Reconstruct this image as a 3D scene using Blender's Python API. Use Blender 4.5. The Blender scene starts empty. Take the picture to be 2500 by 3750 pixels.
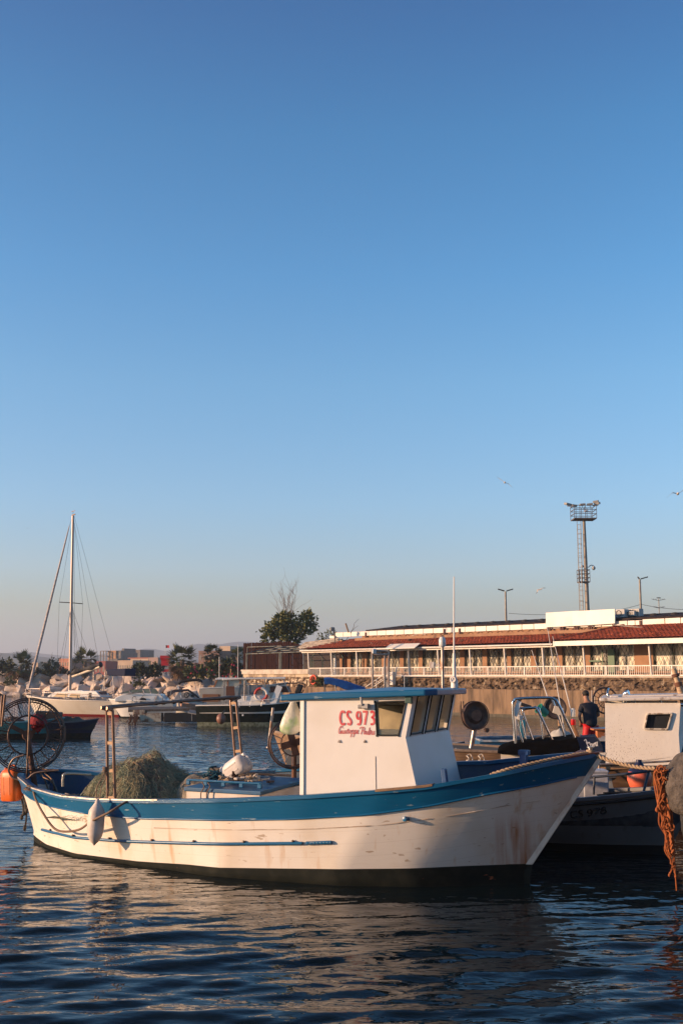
import bpy, bmesh, math, random
import numpy as np
from mathutils import Vector, Matrix, Euler, noise as mnoise
R = math.radians
SC = bpy.context.scene
COL = SC.collection
# ---------------------------------------------------------------- camera
F_PX, PITCH, EYE = 4036.0, R(8.43), 2.8
cam = bpy.data.cameras.new('camera'); camo = bpy.data.objects.new('camera', cam); COL.objects.link(camo)
cam.sensor_fit = 'VERTICAL'; cam.sensor_height = 36.0; cam.lens = F_PX / 3750 * 36.0
cam.clip_start = 0.3; cam.clip_end = 40000
camo.location = (0, 0, EYE); camo.rotation_euler = (R(90) + PITCH, 0, 0)
SC.camera = camo
# ---------------------------------------------------------------- light
SUN_AZ, SUN_EL = R(80), R(10)          # azimuth measured from behind the camera towards the left
sdir = Vector((-math.sin(SUN_AZ) * math.cos(SUN_EL), -math.cos(SUN_AZ) * math.cos(SUN_EL), math.sin(SUN_EL)))
sun = bpy.data.lights.new('sun', 'SUN'); suno = bpy.data.objects.new('sun', sun); COL.objects.link(suno)
sun.energy = 5.0; sun.angle = R(0.55); sun.color = (1.0, 0.63, 0.37)
suno.rotation_euler = sdir.to_track_quat('Z', 'Y').to_euler()
W = bpy.data.worlds.new('World'); SC.world = W; W.use_nodes = True
nt = W.node_tree; nt.nodes.clear()
sky = nt.nodes.new('ShaderNodeTexSky'); sky.sky_type = 'NISHITA'; sky.sun_disc = False
sky.sun_elevation = SUN_EL; sky.sun_rotation = math.atan2(sdir.x, sdir.y)
sky.altitude = 0; sky.air_density = 1.0; sky.dust_density = 0.25; sky.ozone_density = 1.0
bg = nt.nodes.new('ShaderNodeBackground'); bg.inputs['Strength'].default_value = 0.15
wo = nt.nodes.new('ShaderNodeOutputWorld')
geo = nt.nodes.new('ShaderNodeNewGeometry'); sep = nt.nodes.new('ShaderNodeSeparateXYZ')
tcw = nt.nodes.new('ShaderNodeTexCoord')
nt.links.new(tcw.outputs['Generated'], sep.inputs[0])
rmp = nt.nodes.new('ShaderNodeValToRGB')          # evening haze: tint of the air by height above the horizon
els = rmp.color_ramp.elements
SKYT = [(0.0, (0.4161, 0.4319, 0.6645)), (0.032, (0.4535, 0.4736, 0.7774)), (0.059, (0.5224, 0.5227, 0.6628)), (0.094, (0.5731, 0.6408, 0.863)), (0.153, (0.548, 0.7279, 0.9931)), (0.259, (0.4857, 0.7841, 1.0548)), (0.351, (0.3623, 0.7528, 1.0822)), (0.46, (0.2839, 0.6708, 1.0001)), (0.547, (0.2351, 0.5329, 0.8799)), (0.76, (0.1399, 0.3236, 0.509)), (1.0, (0.0903, 0.2087, 0.3285))]
mixw = nt.nodes.new('ShaderNodeMix'); mixw.data_type = 'RGBA'; mixw.blend_type = 'MULTIPLY'; mixw.inputs[0].default_value = 1
nt.links.new(sep.outputs[2], rmp.inputs[0])
nt.links.new(sky.outputs[0], mixw.inputs[6]); nt.links.new(rmp.outputs[0], mixw.inputs[7])
nt.links.new(mixw.outputs[2], bg.inputs[0]); nt.links.new(bg.outputs[0], wo.inputs[0])
def set_ramp(stops):
    while len(els) > 1: els.remove(els[-1])
    els[0].position = stops[0][0]; els[0].color = (*stops[0][1], 1)
    for p, c in stops[1:]:
        e = els.new(p); e.color = (*c, 1)
set_ramp(SKYT)
vs = SC.view_settings
vs.view_transform = 'Standard'; vs.look = 'None'; vs.gamma = 1.0; vs.use_curve_mapping = False
vs.exposure = 0.70
SC.cycles.max_bounces = 8; SC.cycles.volume_bounces = 0; SC.cycles.transparent_max_bounces = 12
# ---------------------------------------------------------------- measuring helpers
_c, _s = math.cos(PITCH), math.sin(PITCH)
def ray(px, py):
    u = (px - 1250) / F_PX; v = (1875 - py) / F_PX
    return Vector((u, _c - _s * v, _s + _c * v))
def at(px, py, Y):
    d = ray(px, py); return Vector((0, 0, EYE)) + d * (Y / d.y)
def onz(px, py, z=0.0):
    d = ray(px, py); return Vector((0, 0, EYE)) + d * ((z - EYE) / d.z)
def lerp(a, b, t): return a + (b - a) * t
def interp(x, xs, ys): return float(np.interp(x, xs, ys))
# ---------------------------------------------------------------- materials
MATS = {}
def M(name, col, rough=0.6, metal=0.0, col2=None, scale=4.0, lo=0.4, hi=0.65, stretch=(1, 1, 1), bump=0.0, bscale=40.0,
      bstretch=None, col3=None, scale3=1.0, lo3=0.6, hi3=0.7, stretch3=(1, 1, 1), trans=0.0, ior=1.45, alpha=1.0, spec=0.5, rnd=0.0, sss=0.0, emit=None, bdist=0.02):
    if name in MATS: return MATS[name]
    m = bpy.data.materials.new(name); m.use_nodes = True; MATS[name] = m
    t = m.node_tree; b = t.nodes['Principled BSDF']
    b.inputs['Roughness'].default_value = rough; b.inputs['Metallic'].default_value = metal
    b.inputs['IOR'].default_value = ior; b.inputs['Transmission Weight'].default_value = trans
    b.inputs['Alpha'].default_value = alpha; b.inputs['Specular IOR Level'].default_value = spec
    b.inputs['Base Color'].default_value = (*col, 1)
    tc = t.nodes.new('ShaderNodeTexCoord')
    def nz(sc, st, detail=6.0):
        mp = t.nodes.new('ShaderNodeMapping'); mp.inputs['Scale'].default_value = st
        n = t.nodes.new('ShaderNodeTexNoise'); n.inputs['Scale'].default_value = sc; n.inputs['Detail'].default_value = detail
        t.links.new(tc.outputs['Object'], mp.inputs[0])
        if rnd:
            oi = t.nodes.new('ShaderNodeObjectInfo'); va = t.nodes.new('ShaderNodeVectorMath'); va.operation = 'ADD'
            ml = t.nodes.new('ShaderNodeMath'); ml.operation = 'MULTIPLY'; ml.inputs[1].default_value = 50
            t.links.new(oi.outputs['Random'], ml.inputs[0]); t.links.new(mp.outputs[0], va.inputs[0]); t.links.new(ml.outputs[0], va.inputs[1])
            t.links.new(va.outputs[0], n.inputs['Vector'])
        else: t.links.new(mp.outputs[0], n.inputs['Vector'])
        return n
    def band(n, a, c):
        mr = t.nodes.new('ShaderNodeMapRange'); mr.inputs[1].default_value = a; mr.inputs[2].default_value = c
        t.links.new(n.outputs[0], mr.inputs[0]); return mr.outputs[0]
    cur = None
    def mix(fac, c2):
        nonlocal cur
        x = t.nodes.new('ShaderNodeMix'); x.data_type = 'RGBA'
        t.links.new(fac, x.inputs[0])
        if cur is None: x.inputs[6].default_value = (*col, 1)
        else: t.links.new(cur, x.inputs[6])
        x.inputs[7].default_value = (*c2, 1); cur = x.outputs[2]
    if col2 is not None: mix(band(nz(scale, stretch), lo, hi), col2)
    if col3 is not None: mix(band(nz(scale3, stretch3), lo3, hi3), col3)
    if rnd:
        oi = t.nodes.new('ShaderNodeObjectInfo'); mr = t.nodes.new('ShaderNodeMapRange')
        mr.inputs[3].default_value = 1 - rnd; mr.inputs[4].default_value = 1 + rnd
        t.links.new(oi.outputs['Random'], mr.inputs[0])
        h = t.nodes.new('ShaderNodeHueSaturation'); t.links.new(mr.outputs[0], h.inputs['Value'])
        if cur is None: h.inputs['Color'].default_value = (*col, 1)
        else: t.links.new(cur, h.inputs['Color'])
        cur = h.outputs[0]
    if cur is not None: t.links.new(cur, b.inputs['Base Color'])
    if bump:
        bp = t.nodes.new('ShaderNodeBump'); bp.inputs['Strength'].default_value = bump; bp.inputs['Distance'].default_value = bdist
        t.links.new(nz(bscale, bstretch or (1, 1, 1)).outputs[0], bp.inputs['Height']); t.links.new(bp.outputs[0], b.inputs['Normal'])
    if emit: b.inputs['Emission Color'].default_value = (*emit, 1); b.inputs['Emission Strength'].default_value = 1
    return m
# ---------------------------------------------------------------- mesh builder
def catmull(pts, k=6, closed=False):
    P = [Vector(p) for p in pts]; n = len(P); out = []
    if n < 3: return P
    rng = range(n if closed else n - 1)
    for i in rng:
        p1, p2 = P[i], P[(i + 1) % n]
        p0 = P[(i - 1) % n] if closed or i > 0 else p1 * 2 - p2
        p3 = P[(i + 2) % n] if closed or i + 2 < n else p2 * 2 - p1
        for j in range(k):
            t = j / k; t2 = t * t; t3 = t2 * t
            out.append(0.5 * (2 * p1 + (p2 - p0) * t + (2 * p0 - 5 * p1 + 4 * p2 - p3) * t2 + (3 * p1 - 3 * p2 + p3 - p0) * t3))
    if not closed: out.append(P[-1])
    return out
class MB:
    def __init__(s): s.v = []; s.f = []; s.m = []
    def add(s, vs_, fs, m=0):
        o = len(s.v); s.v += [tuple(v) for v in vs_]; s.f += [tuple(i + o for i in f) for f in fs]; s.m += [m] * len(fs); return s
    def quad(s, a, b, c, d, m=0): return s.add([a, b, c, d], [(0, 1, 2, 3)], m)
    def box(s, c, size, rot=None, m=0, taper=1.0):
        c = Vector(c); x, y, z = [q / 2 for q in size]
        rt = Euler(rot).to_matrix() if rot is not None else Matrix.Identity(3)
        vs_ = []
        for k, t in ((-1, 1.0), (1, taper)):
            for i, j in ((-1, -1), (1, -1), (1, 1), (-1, 1)): vs_.append(c + rt @ Vector((i * x * t, j * y * t, k * z)))
        return s.add(vs_, [(3, 2, 1, 0), (4, 5, 6, 7), (0, 1, 5, 4), (1, 2, 6, 5), (2, 3, 7, 6), (3, 0, 4, 7)], m)
    def beam(s, p, q, w, h, up=(0, 0, 1), m=0):
        p, q = Vector(p), Vector(q); d = (q - p).normalized(); up = Vector(up)
        if abs(d.dot(up)) > 0.98: up = Vector((0, 1, 0))
        sd = d.cross(up).normalized(); u = sd.cross(d)
        vs_ = [e + sd * (i * w / 2) + u * (j * h / 2) for e in (p, q) for i, j in ((-1, -1), (1, -1), (1, 1), (-1, 1))]
        return s.add(vs_, [(3, 2, 1, 0), (4, 5, 6, 7), (0, 1, 5, 4), (1, 2, 6, 5), (2, 3, 7, 6), (3, 0, 4, 7)], m)
    def tube(s, pts, r, n=8, closed=False, m=0, caps=True):
        P = [Vector(p) for p in pts]; k = len(P)
        if not hasattr(r, '__len__'): r = [r] * k
        vs_ = []; prev = None
        for i in range(k):
            if closed: d = P[(i + 1) % k] - P[i - 1]
            else: d = P[min(i + 1, k - 1)] - P[max(i - 1, 0)]
            if d.length < 1e-9: d = Vector((0, 0, 1))
            d.normalize()
            if prev is None:
                a = Vector((0, 0, 1)) if abs(d.z) < 0.9 else Vector((1, 0, 0))
                prev = (a - d * a.dot(d)).normalized()
            else:
                prev = prev - d * prev.dot(d)
                if prev.length < 1e-6: prev = d.orthogonal()
                prev.normalize()
            b = d.cross(prev)
            for j in range(n):
                a = 2 * math.pi * j / n; vs_.append(P[i] + (prev * math.cos(a) + b * math.sin(a)) * r[i])
        fs = []
        for i in range(k if closed else k - 1):
            i2 = (i + 1) % k
            for j in range(n): fs.append((i * n + j, i * n + (j + 1) % n, i2 * n + (j + 1) % n, i2 * n + j))
        if caps and not closed: fs += [tuple(range(n - 1, -1, -1)), tuple((k - 1) * n + j for j in range(n))]
        return s.add(vs_, fs, m)
    def ring(s, c, ax, rad, r, n=40, k=6, m=0, ry=None, u=None):
        c = Vector(c); ax = Vector(ax).normalized(); u = Vector(u) if u else ax.orthogonal().normalized(); w = ax.cross(u); ry = ry or rad
        return s.tube([c + u * (rad * math.cos(2 * math.pi * i / n)) + w * (ry * math.sin(2 * math.pi * i / n)) for i in range(n)], r, k, True, m)
    def lathe(s, prof, c, ax=(0, 0, 1), n=20, m=0):
        c = Vector(c); ax = Vector(ax).normalized(); u = ax.orthogonal().normalized(); w = ax.cross(u); k = len(prof)
        vs_ = [c + ax * z + (u * math.cos(2 * math.pi * j / n) + w * math.sin(2 * math.pi * j / n)) * max(r, 1e-4) for r, z in prof for j in range(n)]
        fs = [(i * n + j, i * n + (j + 1) % n, (i + 1) * n + (j + 1) % n, (i + 1) * n + j) for i in range(k - 1) for j in range(n)]
        return s.add(vs_, fs, m)
    def prism(s, poly, ext, m=0):
        P = [Vector(p) for p in poly]; e = Vector(ext); n = len(P)
        return s.add(P + [p + e for p in P], [tuple(range(n - 1, -1, -1)), tuple(range(n, 2 * n))] + [(i, (i + 1) % n, n + (i + 1) % n, n + i) for i in range(n)], m)
    def grid(s, rows, m=0, closed=False):
        k = len(rows[0]); vs_ = [p for r_ in rows for p in r_]
        fs = []
        for i in range(len(rows) - 1):
            for j in range(k if closed else k - 1):
                j2 = (j + 1) % k; fs.append((i * k + j, i * k + j2, (i + 1) * k + j2, (i + 1) * k + j))
        return s.add(vs_, fs, m)
    def ribbon(s, pts, w, nrm, m=0):
        P = [Vector(p) for p in pts]; nrm = Vector(nrm).normalized(); k = len(P); vs_ = []
        for i in range(k):
            d = (P[min(i + 1, k - 1)] - P[max(i - 1, 0)]).normalized(); sd = d.cross(nrm).normalized()
            ww = w[i] if hasattr(w, '__len__') else w
            vs_ += [P[i] + sd * ww / 2, P[i] - sd * ww / 2]
        return s.add(vs_, [(2 * i, 2 * i + 1, 2 * i + 3, 2 * i + 2) for i in range(k - 1)], m)
    def blob(s, c, rad, seed=0, amp=0.15, fr=1.2, sub=2, m=0):
        bm = bmesh.new(); bmesh.ops.create_icosphere(bm, subdivisions=sub, radius=1.0)
        vs_ = []
        for v in bm.verts:
            k = 1 + amp * mnoise.noise(v.co * fr + Vector((seed * 7.3, seed * 3.1, seed)))
            vs_.append(Vector(c) + Vector((v.co.x * rad[0] * k, v.co.y * rad[1] * k, v.co.z * rad[2] * k)))
        fs = [tuple(v.index for v in f.verts) for f in bm.faces]; bm.free()
        return s.add(vs_, fs, m)
    def build(s, name, mats, parent=None, smooth=None, bevel=0.0, seg=2, uv=None):
        me = bpy.data.meshes.new(name); me.from_pydata(s.v, [], s.f); me.validate()
        if not isinstance(mats, (list, tuple)): mats = [mats]
        for m_ in mats: me.materials.append(m_)
        if len(mats) > 1 and len(me.polygons) == len(s.m): me.polygons.foreach_set('material_index', s.m)
        if smooth:
            me.polygons.foreach_set('use_smooth', [True] * len(me.polygons))
            if smooth < 180: me.set_sharp_from_angle(angle=R(smooth))
        me.update()
        o = bpy.data.objects.new(name, me); COL.objects.link(o)
        if parent is not None: o.parent = parent
        if bevel:
            bv = o.modifiers.new('bevel', 'BEVEL'); bv.width = bevel; bv.segments = seg; bv.limit_method = 'ANGLE'; bv.angle_limit = R(35)
        return o
def tag(o, label=None, cat=None, group=None, kind=None):
    if label: o['label'] = label
    if cat: o['category'] = cat
    if group: o['group'] = group
    if kind: o['kind'] = kind
    return o
class Thing:
    """an Empty at the base of a thing; keeps the frame so that world points can be written in its own axes"""
    def __init__(s, name, label, cat, loc=(0, 0, 0), rz=0.0, group=None):
        s.o = bpy.data.objects.new(name, None); COL.objects.link(s.o); s.o.empty_display_size = 0.2
        s.o.location = loc; s.o.rotation_euler = (0, 0, rz); tag(s.o, label, cat, group)
        s.mat = Matrix.Translation(Vector(loc)) @ Matrix.Rotation(rz, 4, 'Z'); s.inv = s.mat.inverted()
    def L(s, p): return s.inv @ Vector(p)
    def W(s, p): return s.mat @ Vector(p)
    def px(s, px, py, y):                 # point of the local plane y = const seen at a pixel of the photograph
        n = (s.mat.to_3x3() @ Vector((0, 1, 0))); o = s.mat @ Vector((0, y, 0)); d = ray(px, py); e = Vector((0, 0, EYE))
        return s.inv @ (e + d * ((o - e).dot(n) / d.dot(n)))
    def pxx(s, px, py, x):
        n = (s.mat.to_3x3() @ Vector((1, 0, 0))); o = s.mat @ Vector((x, 0, 0)); d = ray(px, py); e = Vector((0, 0, EYE))
        return s.inv @ (e + d * ((o - e).dot(n) / d.dot(n)))
    def parts(s, name, mbs, mats, parent=None, **k): return [m_.build(name, mats, parent or s.o, **k) for m_ in mbs]
    def part(s, name, mb, mats, parent=None, **k): return mb.build(name, mats, parent or s.o, **k)
def single(name, mb, mats, label, cat, group=None, loc=None, **k):
    """a thing that is one mesh; loc is its base, points are given in the world"""
    if loc is not None:
        l = Vector(loc); mb.v = [tuple(Vector(v) - l) for v in mb.v]
    o = mb.build(name, mats, None, **k)
    if loc is not None: o.location = loc
    return tag(o, label, cat, group)
def copy_tree(o, parent=None):
    c = o.copy(); COL.objects.link(c); c.parent = parent
    for ch in list(o.children): copy_tree(ch, c)
    return c
rng = random.Random(5)
# ---------------------------------------------------------------- water
def make_water():
    m = bpy.data.materials.new('water'); m.use_nodes = True; t = m.node_tree; b = t.nodes['Principled BSDF']
    b.inputs['Base Color'].default_value = (0.004, 0.010, 0.013, 1); b.inputs['Roughness'].default_value = 0.02
    b.inputs['IOR'].default_value = 1.28
    tc = t.nodes.new('ShaderNodeTexCoord')
    def nz(sc, st, det):
        mp = t.nodes.new('ShaderNodeMapping'); mp.inputs['Scale'].default_value = st; mp.inputs['Rotation'].default_value = (0, 0, R(12))
        n = t.nodes.new('ShaderNodeTexNoise'); n.inputs['Scale'].default_value = sc; n.inputs['Detail'].default_value = det
        t.links.new(tc.outputs['Object'], mp.inputs[0]); t.links.new(mp.outputs[0], n.inputs['Vector']); return n
    b1 = t.nodes.new('ShaderNodeBump'); b1.inputs['Strength'].default_value = 1.0; b1.inputs['Distance'].default_value = 0.010
    b2 = t.nodes.new('ShaderNodeBump'); b2.inputs['Strength'].default_value = 1.0; b2.inputs['Distance'].default_value = 0.16
    # wind ripples die out in the lee of the quay and the boats, where the near water lies smooth
    geo = t.nodes.new('ShaderNodeNewGeometry'); sp = t.nodes.new('ShaderNodeSeparateXYZ'); t.links.new(geo.outputs['Position'], sp.inputs[0])
    mr = t.nodes.new('ShaderNodeMapRange'); mr.inputs[1].default_value = 14; mr.inputs[2].default_value = 24; mr.inputs[3].default_value = 0.12; mr.inputs[4].default_value = 1.0
    t.links.new(sp.outputs[1], mr.inputs[0])
    t.links.new(mr.outputs[0], b2.inputs['Strength'])
    t.links.new(nz(7.0, (0.6, 1, 1), 2).outputs[0], b1.inputs['Height']); t.links.new(nz(1.9, (0.45, 1, 1), 3).outputs[0], b2.inputs['Height'])
    t.links.new(b1.outputs[0], b2.inputs['Normal']); t.links.new(b2.outputs[0], b.inputs['Normal'])
    # mesh: fine near the quay, coarser with distance
    ys = [-60.0, -8.0, 2.0, 4.0] + list(np.linspace(5.5, 24, 420)) + list(np.geomspace(24.2, 160, 260)) + [260, 500, 1000, 2500, 4800]
    us = [-12, -4, -1.6, -0.8, -0.55] + list(np.linspace(-0.42, 0.42, 300)) + [0.55, 0.8, 1.6, 4, 12]
    Y = np.array(ys)[:, None] * np.ones((1, len(us))); base = np.maximum(np.array(ys), 5.5)[:, None]
    X = np.array(us)[None, :] * base
    r_ = np.random.RandomState(4); Z = np.zeros_like(X)
    dy = np.gradient(np.array(ys))[:, None]; dx = np.gradient(np.array(us))[None, :] * base
    calm = np.full_like(X, 9.0)          # the hull shelters the water close to it
    for (ax, ay), (bx, by) in (((-5.0, 19.4), (-2.5, 16.6)), ((-2.5, 16.6), (0, 15.4)), ((0, 15.4), (2.6, 15.5)), ((2.6, 15.5), (5, 17.5))):
        t_ = np.clip(((X - ax) * (bx - ax) + (Y - ay) * (by - ay)) / ((bx - ax) ** 2 + (by - ay) ** 2), 0, 1); calm = np.minimum(calm, np.hypot(X - ax - t_ * (bx - ax), Y - ay - t_ * (by - ay)))
    calm = np.clip(calm / 4.0, 0.30, 1.0)
    for i in range(80):
        lam = 0.17 * (1.15 / 0.17) ** (r_.rand() ** 1.1); ang = R(90 + 9) + r_.normal() * R(17)
        kx, ky = 2 * math.pi / lam * math.cos(ang), 2 * math.pi / lam * math.sin(ang)
        a = 0.0037 * lam ** 1.0 * (0.6 + 0.8 * r_.rand())
        fade = np.clip(lam / (3.0 * np.maximum(np.abs(dx * math.cos(ang)), np.abs(dy * math.sin(ang)))) - 0.6, 0, 1)
        lee = calm
        Z += a * np.sin(kx * X + ky * Y + r_.rand() * 6.28) * fade * lee
    ny, nx = X.shape
    co = np.stack([X, Y, Z], -1).reshape(-1, 3)
    idx = np.arange(ny * nx).reshape(ny, nx)
    f = np.stack([idx[:-1, :-1], idx[:-1, 1:], idx[1:, 1:], idx[1:, :-1]], -1).reshape(-1, 4)
    me = bpy.data.meshes.new('water'); me.vertices.add(len(co)); me.vertices.foreach_set('co', co.ravel())
    me.loops.add(f.size); me.loops.foreach_set('vertex_index', f.ravel()); me.polygons.add(len(f))
    me.polygons.foreach_set('loop_start', np.arange(len(f)) * 4); me.polygons.foreach_set('use_smooth', [True] * len(f))
    me.update(calc_edges=True); me.materials.append(m)
    o = bpy.data.objects.new('water', me); COL.objects.link(o); tag(o, kind='structure')
make_water()
# ---------------------------------------------------------------- paints used by several boats
def hull_paint(name, col, dirt, rust, seam=True, rough=0.45, chips=None, streak=0.60):
    m = M(name, col, rough, col2=dirt, scale=1.6, lo=0.45, hi=0.85, stretch=(1, 1, 0.5), col3=rust, scale3=3.0, lo3=streak, hi3=streak + 0.22,
          stretch3=(2.2, 2.2, 0.13), bump=0.25, bscale=9, bstretch=(0.4, 1, 3), bdist=0.01)
    t = m.node_tree; b = t.nodes['Principled BSDF']; src = b.inputs['Base Color'].links[0].from_socket
    if seam:     # plank seams follow the hull's own lengthwise coordinates
        uv = t.nodes.new('ShaderNodeUVMap'); br = t.nodes.new('ShaderNodeTexBrick')
        br.inputs['Scale'].default_value = 1.0; br.inputs['Mortar Size'].default_value = 0.004; br.inputs['Mortar Smooth'].default_value = 0.6
        br.inputs['Brick Width'].default_value = 9.0; br.inputs['Row Height'].default_value = 0.17
        t.links.new(uv.outputs[0], br.inputs['Vector'])
        x = t.nodes.new('ShaderNodeMix'); x.data_type = 'RGBA'; mu = t.nodes.new('ShaderNodeMath'); mu.operation = 'MULTIPLY'; mu.inputs[1].default_value = 0.16
        t.links.new(br.outputs['Fac'], mu.inputs[0]); t.links.new(mu.outputs[0], x.inputs[0]); t.links.new(src, x.inputs[6]); x.inputs[7].default_value = (0.28, 0.2, 0.14, 1)
        src = x.outputs[2]
    if chips:
        tc = t.nodes.new('ShaderNodeTexCoord'); n = t.nodes.new('ShaderNodeTexNoise'); n.inputs['Scale'].default_value = 14; n.inputs['Detail'].default_value = 8
        mp = t.nodes.new('ShaderNodeMapping'); mp.inputs['Scale'].default_value = (0.35, 1, 1.6)
        t.links.new(tc.outputs['Object'], mp.inputs[0]); t.links.new(mp.outputs[0], n.inputs['Vector'])
        mr = t.nodes.new('ShaderNodeMapRange'); mr.inputs[1].default_value = 0.665; mr.inputs[2].default_value = 0.70
        t.links.new(n.outputs[0], mr.inputs[0]); x = t.nodes.new('ShaderNodeMix'); x.data_type = 'RGBA'
        t.links.new(mr.outputs[0], x.inputs[0]); t.links.new(src, x.inputs[6]); x.inputs[7].default_value = (*chips, 1); src = x.outputs[2]
    t.links.new(src, b.inputs['Base Color'])
    return m
def add_rust(m, cx, w, z0, z1):
    '''runs of rust below the bow fittings: a stain in the paint, fixed to the hull'''
    t = m.node_tree; b = t.nodes['Principled BSDF']; src = b.inputs['Base Color'].links[0].from_socket
    tc = t.nodes.new('ShaderNodeTexCoord'); sp = t.nodes.new('ShaderNodeSeparateXYZ'); t.links.new(tc.outputs['Object'], sp.inputs[0])
    def mth(op, a, b_=None, c=None):
        n = t.nodes.new('ShaderNodeMath'); n.operation = op
        for i, v in enumerate((a, b_, c)):
            if v is None: continue
            if hasattr(v, 'links'): t.links.new(v, n.inputs[i])
            else: n.inputs[i].default_value = v
        return n.outputs[0]
    xx = mth('SUBTRACT', mth('ADD', sp.outputs[0], mth('MULTIPLY', sp.outputs[2], -.16)), cx)
    win = mth('SUBTRACT', 1.0, mth('DIVIDE', mth('ABSOLUTE', xx), w)); win = mth('MAXIMUM', win, 0.0)
    zz = mth('MULTIPLY', mth('SUBTRACT', z1, sp.outputs[2]), 4.0); win = mth('MULTIPLY', win, mth('MINIMUM', mth('MAXIMUM', zz, 0.0), 1.0))
    cb = t.nodes.new('ShaderNodeCombineXYZ'); t.links.new(mth('MULTIPLY', xx, 14.0), cb.inputs[0]); t.links.new(mth('MULTIPLY', sp.outputs[2], .9), cb.inputs[2])
    n = t.nodes.new('ShaderNodeTexNoise'); n.inputs['Scale'].default_value = 1.0; n.inputs['Detail'].default_value = 5; t.links.new(cb.outputs[0], n.inputs['Vector'])
    mr = t.nodes.new('ShaderNodeMapRange'); mr.inputs[1].default_value = .36; mr.inputs[2].default_value = .80; t.links.new(n.outputs[0], mr.inputs[0])
    f = mth('MINIMUM', mth('MULTIPLY', mth('MULTIPLY', mr.outputs[0], win), 1.9), .85)
    x = t.nodes.new('ShaderNodeMix'); x.data_type = 'RGBA'; t.links.new(f, x.inputs[0]); t.links.new(src, x.inputs[6]); x.inputs[7].default_value = (.46, .16, .04, 1); t.links.new(x.outputs[2], b.inputs['Base Color'])
white_hull = hull_paint('white hull paint', (0.80, 0.75, 0.68), (0.68, 0.57, 0.43), (0.58, 0.36, 0.19), chips=(0.50, 0.40, 0.31))
add_rust(white_hull, -.20, .24, .2, 1.0)
blue_hull = hull_paint('worn blue paint', (0.004, 0.105, 0.235), (0.004, 0.08, 0.185), (0.02, 0.14, 0.25), seam=False, rough=0.35, chips=(0.22, 0.30, 0.35), streak=0.7)
blue_in = M('dull blue paint', (0.012, 0.045, 0.12), 0.5, col2=(0.02, 0.06, 0.11), scale=3, bump=0.2)
boot_paint = M('dark antifouling', (0.008, 0.011, 0.009), 0.75, spec=.2, col2=(0.018, 0.02, 0.015), scale=6, col3=(0.30, 0.09, 0.04), scale3=5, lo3=0.70, hi3=0.73, stretch3=(0.6, 1, 2))
white_paint = M('white cabin paint', (0.78, 0.75, 0.70), 0.5, col2=(0.72, 0.68, 0.61), scale=2, lo=0.45, hi=0.8, col3=(0.55, 0.46, 0.36), scale3=16, lo3=0.72, hi3=0.78, stretch3=(1, 1, 0.3), bump=0.18, bscale=7, bdist=0.015)
rust_steel = M('rusty steel', (0.10, 0.045, 0.028), 0.75, col2=(0.17, 0.07, 0.035), scale=9, bump=0.4, bscale=60, bdist=0.004)
dark_steel = M('dark steel', (0.055, 0.045, 0.042), 0.45, metal=0.4, col2=(0.12, 0.06, 0.04), scale=12)
galv = M('galvanised tube', (0.36, 0.33, 0.31), 0.38, metal=0.75, col2=(0.22, 0.12, 0.08), scale=7, lo=0.5, hi=0.7)
bronze_tube = M('brown steel tube', (0.16, 0.095, 0.07), 0.38, metal=0.55, col2=(0.22, 0.14, 0.10), scale=6)
chrome = M('stainless tube', (0.62, 0.61, 0.60), 0.16, metal=1.0)
wood = M('weathered wood', (0.33, 0.20, 0.11), 0.7, col2=(0.20, 0.12, 0.07), scale=5, stretch=(0.6, 3, 3), bump=0.3)
pale_wood = M('pale bare wood', (0.50, 0.36, 0.22), 0.7, col2=(0.34, 0.22, 0.13), scale=5, stretch=(0.6, 4, 4), bump=0.3)
rope_tan = M('tan rope', (0.40, 0.29, 0.19), 0.9, col2=(0.28, 0.2, 0.13), scale=60, bump=0.6, bscale=120, bdist=0.004)
rope_brown = M('brown rope', (0.16, 0.105, 0.075), 0.9, col2=(0.24, 0.16, 0.11), scale=60, bump=0.6, bscale=120, bdist=0.004)
rope_orange = M('orange rope', (0.36, 0.10, 0.026), 0.9, col2=(0.24, 0.08, 0.03), scale=30, bump=0.6, bscale=90, bdist=0.004)
rope_pale = M('pale rope', (0.55, 0.47, 0.38), 0.9, col2=(0.40, 0.33, 0.26), scale=60, bump=0.5, bscale=120, bdist=0.004)
black_rub = M('black rubber', (0.012, 0.012, 0.013), 0.55)
pane_dark = M('dark window glass', (0.03, 0.032, 0.035), 0.06, spec=0.6)
glass = M('clear glass', (0.86, 0.87, 0.84), 0.03, trans=1.0, ior=1.02, spec=0.8)
alu = M('aluminium strip', (0.62, 0.58, 0.54), 0.4, metal=0.6, col2=(0.4, 0.33, 0.28), scale=14, stretch=(0.4, 1, 1))
red_paint = M('faded red letter paint', (0.62, 0.045, 0.06), 0.6, col2=(0.70, 0.20, 0.20), scale=14, lo=0.35, hi=0.7)
pink_paint = M('faded red script paint', (0.56, 0.10, 0.11), 0.6, col2=(0.66, 0.28, 0.27), scale=20)
# ---------------------------------------------------------------- general hull surface
def uvmap(o, scale=1.0, fu=None):
    me = o.data; uv = me.uv_layers.new(name='UVMap')
    co = [v.co for v in me.vertices]
    for l in me.loops:
        c = co[l.vertex_index]; uv.data[l.index].uv = fu(c)
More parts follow.
